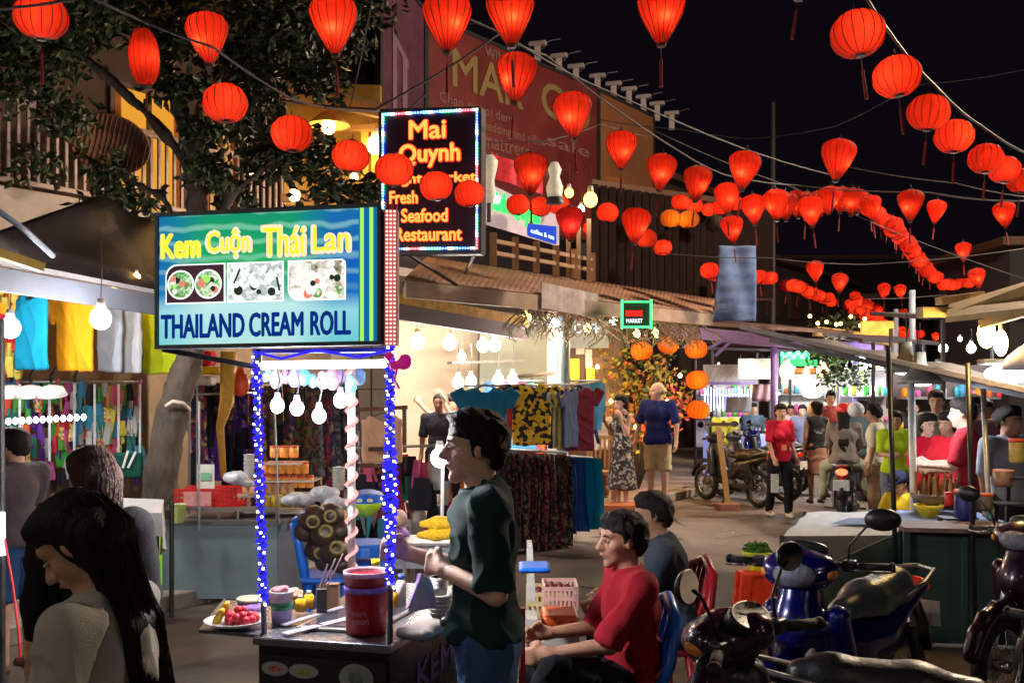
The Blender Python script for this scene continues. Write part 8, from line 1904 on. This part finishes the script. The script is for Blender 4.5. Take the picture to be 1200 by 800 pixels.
# loose strands over the foreground woman's hair
def strands(root, info, n, m, seed=1):
    rr = random.Random(seed); b = MB(); Hd, T, s = info['Hd'], info['T'], info['s']
    for i in range(n):
        a_ = rr.uniform(-1.35, 1.35); e_ = rr.uniform(-.1, 1.2)
        p0 = Hd(.088 * math.sin(a_) * math.cos(e_), -.018 - .108 * math.cos(a_) * math.cos(e_), .042 + .099 * math.sin(e_))
        q = .085 * math.sin(a_) + rr.uniform(-.02, .02); w = rr.uniform(-.008, .022); le = rr.uniform(.0, .12)
        pts = [p0, Hd(.094 * math.sin(a_), -.03 - .112 * math.cos(a_), -.03), T(q, -.104 - w * .5, .42), T(q * 1.0, -.118 - w * .6, .22), T(q * .8 + rr.uniform(-.02, .02), -.112 - w * .6 + rr.uniform(-.01, .02), .02 + le - .06)]
        out = []
        for k in range(4):
            for j in range(4): out.append(pts[k].lerp(pts[k + 1], j / 4) + Vector((rr.gauss(0, .0012), rr.gauss(0, .0012), 0)))
        out.append(pts[-1]); b.tube(out, [.0011] * (len(out) - 1) + [.0003], 3)
    o = b.build('hair_strands', m, root, True, local=True); o['kind'] = 'stuff'
strands(girl[0], girl[1], 420, hair_black)
strands(wom2[0], wom2[1], 260, hair_brown, 2)
# seated men
redc = cloth('polo_red', (.26, .008, .018))
plastic_chair('plastic_chair', 'bright blue plastic chair under the man in the red shirt', (X(698, 4.36), 4.36, 0), A_(100), blue_pl, .40)
human('person', 'man in a dark red shirt sitting sideways on the blue plastic chair', (X(745, 4.36), 4.36, 0), A_(98), 1.70, vox=.0085, hip=.50, lean=4, head=(-2, 6), armL=((-.02, .72, -1), (.20, 1, -.1)), armR=((.05, .50, -1), (-.25, 1, .05)),
      legL=((-.10, 1, .42), (.1, .35, -1)), legR=((.02, 1, .10), (-.05, .2, -1)), top=redc, sleeve=.95, bot=cloth('pants_black', (.010, .010, .013)), sk=skin_dark, seed=8, fat=1.02, wr=.007)
plastic_chair('plastic_chair', 'dark red plastic chair behind, under the second seated man', (X(758, 5.35), 5.35, 0), A_(100), mat('chair_red', (.35, .01, .02), .35), .40)
human('person', 'man in a dark blue-grey shirt sitting with his back to the blue scooter', (X(796, 5.35), 5.35, 0), A_(80), 1.68, vox=.011, hip=.50, lean=12, head=(-6, 10), armL=((-.02, .6, -1), (.2, 1, 0)), armR=((.05, .55, -1), (-.2, 1, 0)), legL=((-.2, 1, 0), (0, .1, -1)), legR=((.2, 1, 0), (0, .1, -1)),
      top=cloth('shirt_slate', (.04, .055, .08)), sleeve=.95, bot=cloth('pants_black', (.01, .01, .013)), sk=skin_dark, seed=9)
# mid-ground
ps = cloth('polo_navy', (.012, .02, .13)); kh = cloth('khaki', (.45, .38, .22))
human('person', 'bald stout man in a navy polo shirt and khaki shorts standing at the kerb', (X(771, 14), 14, .11), A_(152), 1.80, vox=.014, head=(4, -48), armL=((-.28, .05, -1), (-.05, .25, -1)), armR=((.30, .05, -1), (.15, .2, -1)), top=ps, sleeve=.9, bottom='shorts', bot=kh, sk=skin_pale, hair='bald', fat=1.16, seed=10, tl=-.08)
human('person', 'woman in a long black patterned dress with her hair up touching her chin', (X(729, 13.7), 13.7, .11), A_(120), 1.62, vox=.014, head=(8, 0), armL=((-.1, .25, -1), (.05, .45, 1)), armR=((.2, .1, -1), (-.1, .7, .8)), top=pattern('black_floral', [(.01, .01, .01), (.25, .22, .2), (.012, .012, .012), (.015, .01, .01)], 30), sleeve=0, bottom='dress', bot=MATS['black_floral'], hair='bun', fem=True, sk=skin_pale, seed=11)
human('person', 'woman in a red T-shirt and black trousers walking towards the camera with a white paper', (X(914, 13.8), 13.8, 0), A_(196), 1.60, vox=.013, head=(4, -15), armL=((-.15, -.05, -1), (-.1, .35, -1)), armR=((.15, .15, -1), (-.05, .5, -1)), legL=((-.04, .16, -1), (0, 0, -1)), legR=((.04, -.10, -1), (0, -.25, -1)), top=cloth('tee_red', (.50, .012, .035)), sleeve=.9, bot=cloth('pants_black', (.01, .01, .013)), hair='bun', fem=True, sk=skin, seed=12, shoe=mat('shoe_white', (.6, .55, .45)), tl=-.10)
o = MB().box(W(908, 566, 13.5), (.10, .02, .25)).build('paper_bag', mat('paper', (.7, .72, .66))); tag(o, 'white paper held by the woman in the red T-shirt', 'paper')
o = MB().box(W(919, 524, 13.62), (.07, .01, .08)).build('shirt_emblem', mat('print_orange2', (.8, .25, .1), .6)); tag(o, 'small orange emblem on the front of the red T-shirt', 'emblem')
def helmet(root, Hd, HR, s):
    blob('helmet', [('e', Hd(0, -.01, .055), A3((.115, .13, .11)) * s, HR)], pattern('helmet_print', [(.75, .75, .72), (.6, .02, .02), (.7, .03, .03), (.6, .02, .02)], 9, rough=.3), root, .014, .02, cut=[(Hd(0, 0, -.01), HR @ Vector((0, 0, -1)))])
human('person', 'long haired woman in a red and white helmet riding the scooter', (X(989, 12.9), 12.9, 0), A_(-21), 1.64, vox=.013, hip=.86, lean=8, armL=((-.2, .7, -1), (.1, 1, -.1)), armR=((.2, .7, -1), (-.1, 1, -.1)), legL=((-.5, 1, -.25), (-.05, -.1, -1)), legR=((.5, 1, -.25), (.05, -.1, -1)),
      top=cloth('top_greybrown', (.22, .18, .15)), sleeve=1.9, bot=cloth('pants_sage', (.35, .36, .25)), hair='long', fem=True, fat=1.08, seed=13, hat=helmet)
o = blob('white_helmet', [('e', W(1003, 480, 12.3), (.10, .11, .10), None)], mat('helmet_white', (.65, .65, .65), .25), None, .014, .02, cut=[(W(1003, 488, 12.3), (0, 0, -1))], local=False); tag(o, 'white helmet just right of the red and white one', 'helmet')
human('person', 'passenger in a dark grey-blue jacket in front of the scooter rider', (X(1012, 13.9), 13.9, 0), A_(-20), 1.62, vox=.016, hip=.9, armL=((-.2, .6, -1), (.1, 1, 0)), armR=((.2, .6, -1), (-.1, 1, 0)), legL=((-.4, .6, -1), (0, 0, -1)), legR=((.4, .6, -1), (0, 0, -1)), top=cloth('jkt_slate', (.10, .14, .17)), sleeve=1.9, bot=cloth('brown_p', (.2, .1, .06)), seed=14)
crowd = [  # px, head top, Y, heading, H, top, sleeve, bottom, trousers, hair, female, label
 (957, 468, 15.5, 8, 1.66, (.02, .02, .025), 0, 'skirt', (.3, .16, .12), 'bun', 1, 'woman in a black sleeveless top seen from behind left of the scooter rider'),
 (972, 455, 16.5, 200, 1.72, (.30, .05, .04), .9, 'trousers', (.05, .05, .06), 'short', 0, 'tall person in a rust red shirt behind the scooter rider'),
 (1026, 470, 12.4, 60, 1.62, (.6, .55, .42), .9, 'trousers', (.3, .18, .1), 'short', 0, 'person in a cream shirt left of the black leaning pole'),
 (1049, 478, 11.8, 170, 1.60, (.45, .62, .02), .9, 'trousers', (.15, .17, .2), 'tail', 1, 'person in a bright lime vest behind the black leaning pole'),
 (1086, 480, 9.6, 205, 1.60, (.55, .012, .03), .9, 'trousers', (.02, .02, .03), 'bun', 1, 'woman in a red T-shirt facing the camera left of the other woman in red'),
 (1112, 478, 9.2, 110, 1.60, (.62, .015, .03), .9, 'trousers', (.02, .02, .03), 'tail', 1, 'woman in a bright red T-shirt in profile with a ponytail'),
 (1098, 453, 11.2, 140, 1.72, (.16, .20, .14), .9, 'trousers', (.05, .05, .06), 'short', 0, 'dark haired person in an olive shirt behind the two women in red'),
 (1131, 462, 8.5, 60, 1.74, (.30, .012, .02), .9, 'trousers', (.02, .02, .03), 'short', 0, 'person in a dark red top standing behind the second black pole'),
 (1181, 470, 8.0, 190, 1.66, (.30, .33, .40), .95, 'trousers', (.03, .03, .04), 'short', 0, 'person in a grey T-shirt at the right stall under the bright lamp'),
 (1070, 465, 13.5, 150, 1.66, (.04, .04, .05), .9, 'trousers', (.03, .03, .04), 'short', 0, 'person in black behind the white pole'),
 (1120, 464, 12.5, 200, 1.64, (.05, .03, .04), .9, 'trousers', (.03, .03, .04), 'long', 1, 'dark haired woman in plum behind the women in red'),
 (1155, 465, 11.5, 170, 1.62, (.25, .03, .04), .9, 'trousers', (.03, .03, .04), 'short', 0, 'person in wine red far behind the silver pole'),
 (940, 472, 18.0, 180, 1.6, (.10, .10, .16), .9, 'trousers', (.03, .03, .04), 'short', 0, 'person standing at the far stall right of the woman in red'),
 (882, 470, 18.2, 190, 1.6, (.05, .08, .12), .9, 'trousers', (.03, .03, .04), 'short', 0, 'seller behind the far stall left of the woman in red'),
 (926, 476, 20.0, 190, 1.6, (.35, .30, .28), .9, 'trousers', (.05, .05, .08), 'bun', 1, 'woman in a pale top at the far stall left of the sleeveless woman'),
 (985, 466, 22.0, 170, 1.6, (.05, .12, .30), .9, 'trousers', (.05, .05, .08), 'short', 0, 'man in a blue shirt far behind the white helmet'),
 (1012, 464, 20.5, 200, 1.6, (.40, .08, .10), .9, 'trousers', (.05, .05, .08), 'long', 1, 'woman in a brick red top far behind the passenger'),
 (1036, 462, 18.5, 20, 1.6, (.30, .30, .32), .9, 'trousers', (.05, .05, .08), 'short', 0, 'man in light grey seen from behind near the plant-hung stall'),
 (1140, 458, 10.2, 150, 1.6, (.10, .04, .05), .9, 'trousers', (.05, .05, .08), 'short', 0, 'man in dark maroon between the two black poles'),
 (704, 482, 15.0, 20, 1.55, (.55, .48, .42), .9, 'trousers', (.2, .1, .06), 'short', 0, 'person in a pale beige shirt behind the maroon polo'),
 (515, 468, 12.2, 170, 1.70, (.03, .03, .05), .9, 'trousers', (.02, .02, .03), 'crop', 0, 'older man in black in the shop left of the vendor head'),
 (535, 470, 12.8, 120, 1.66, (.10, .10, .12), .9, 'trousers', (.02, .02, .03), 'short', 0, 'person reaching up in the shop left of the teal shirt')]
for i, (px, ht, Y, hd, H, c, sl_, bt_, bc, hr, fm_e, lab) in enumerate(crowd):
    H = min(max(CZ - (ht - HZ) * Y / F, 1.48), 1.82)
    up = {'armL': ((-.3, .8, .2), (.3, .5, 1)), 'armR': ((.3, .8, .1), (-.1, .8, .7))} if 'reaching' in lab else ({'armL': ((-.1, .3, -1), (.3, 1, .0)), 'armR': ((.1, .3, -1), (-.3, 1, .0))} if i % 2 else {})
    human('person', lab, (X(px, Y), Y, .11 if px < 720 else 0), A_(hd), H, vox=.0165, top=cloth('crowd_top_%d' % i, c), sleeve=sl_, bottom=bt_, bot=cloth('crowd_bot_%d' % i, bc), hair=hr, fem=bool(fm_e), sk=[skin, skin_pale, skin_dark][i % 3], seed=20 + i, head=(5, R.uniform(-20, 20)), **up)
def cap_(root, Hd, HR, s): blob('cap', [('e', Hd(0, -.01, .07), A3((.09, .105, .075)) * s, HR), ('e', Hd(0, .10, .06), A3((.06, .05, .012)) * s, HR)], cloth('cap_navy', (.02, .02, .06)), root, .010, .015)
human('person', 'boy in a yellow shirt and dark cap sitting at the snack table', (X(1064, 8.9), 8.9, 0), A_(120), 1.45, vox=.012, hip=.42, lean=10, head=(20, 0), legL=((-.2, 1, 0), (0, 0, -1)), legR=((.2, 1, 0), (0, 0, -1)), armL=((-.1, .7, -1), (.2, 1, .1)), armR=((.1, .7, -1), (-.2, 1, .1)), top=cloth('tee_yellow', (.75, .5, .03)), sleeve=.9, bot=cloth('pants_black', (.01, .01, .013)), hair='short', sk=skin_pale, seed=50, hat=cap_)
t = thing('small_stool', 'low blue stool under the boy in yellow', 'stool', (X(1064, 8.9), 8.95, 0)); b = MB(); b.lathe((X(1064, 8.9), 8.95, .30), [(.15, -.03), (.15, .01), (.001, .01)], 16); b.build('seat', blue_pl, t, True); b = MB(); b.lathe((X(1064, 8.9), 8.95, 0), [(.17, 0), (.13, .28)], 8); b.build('legs', blue_pl, t)
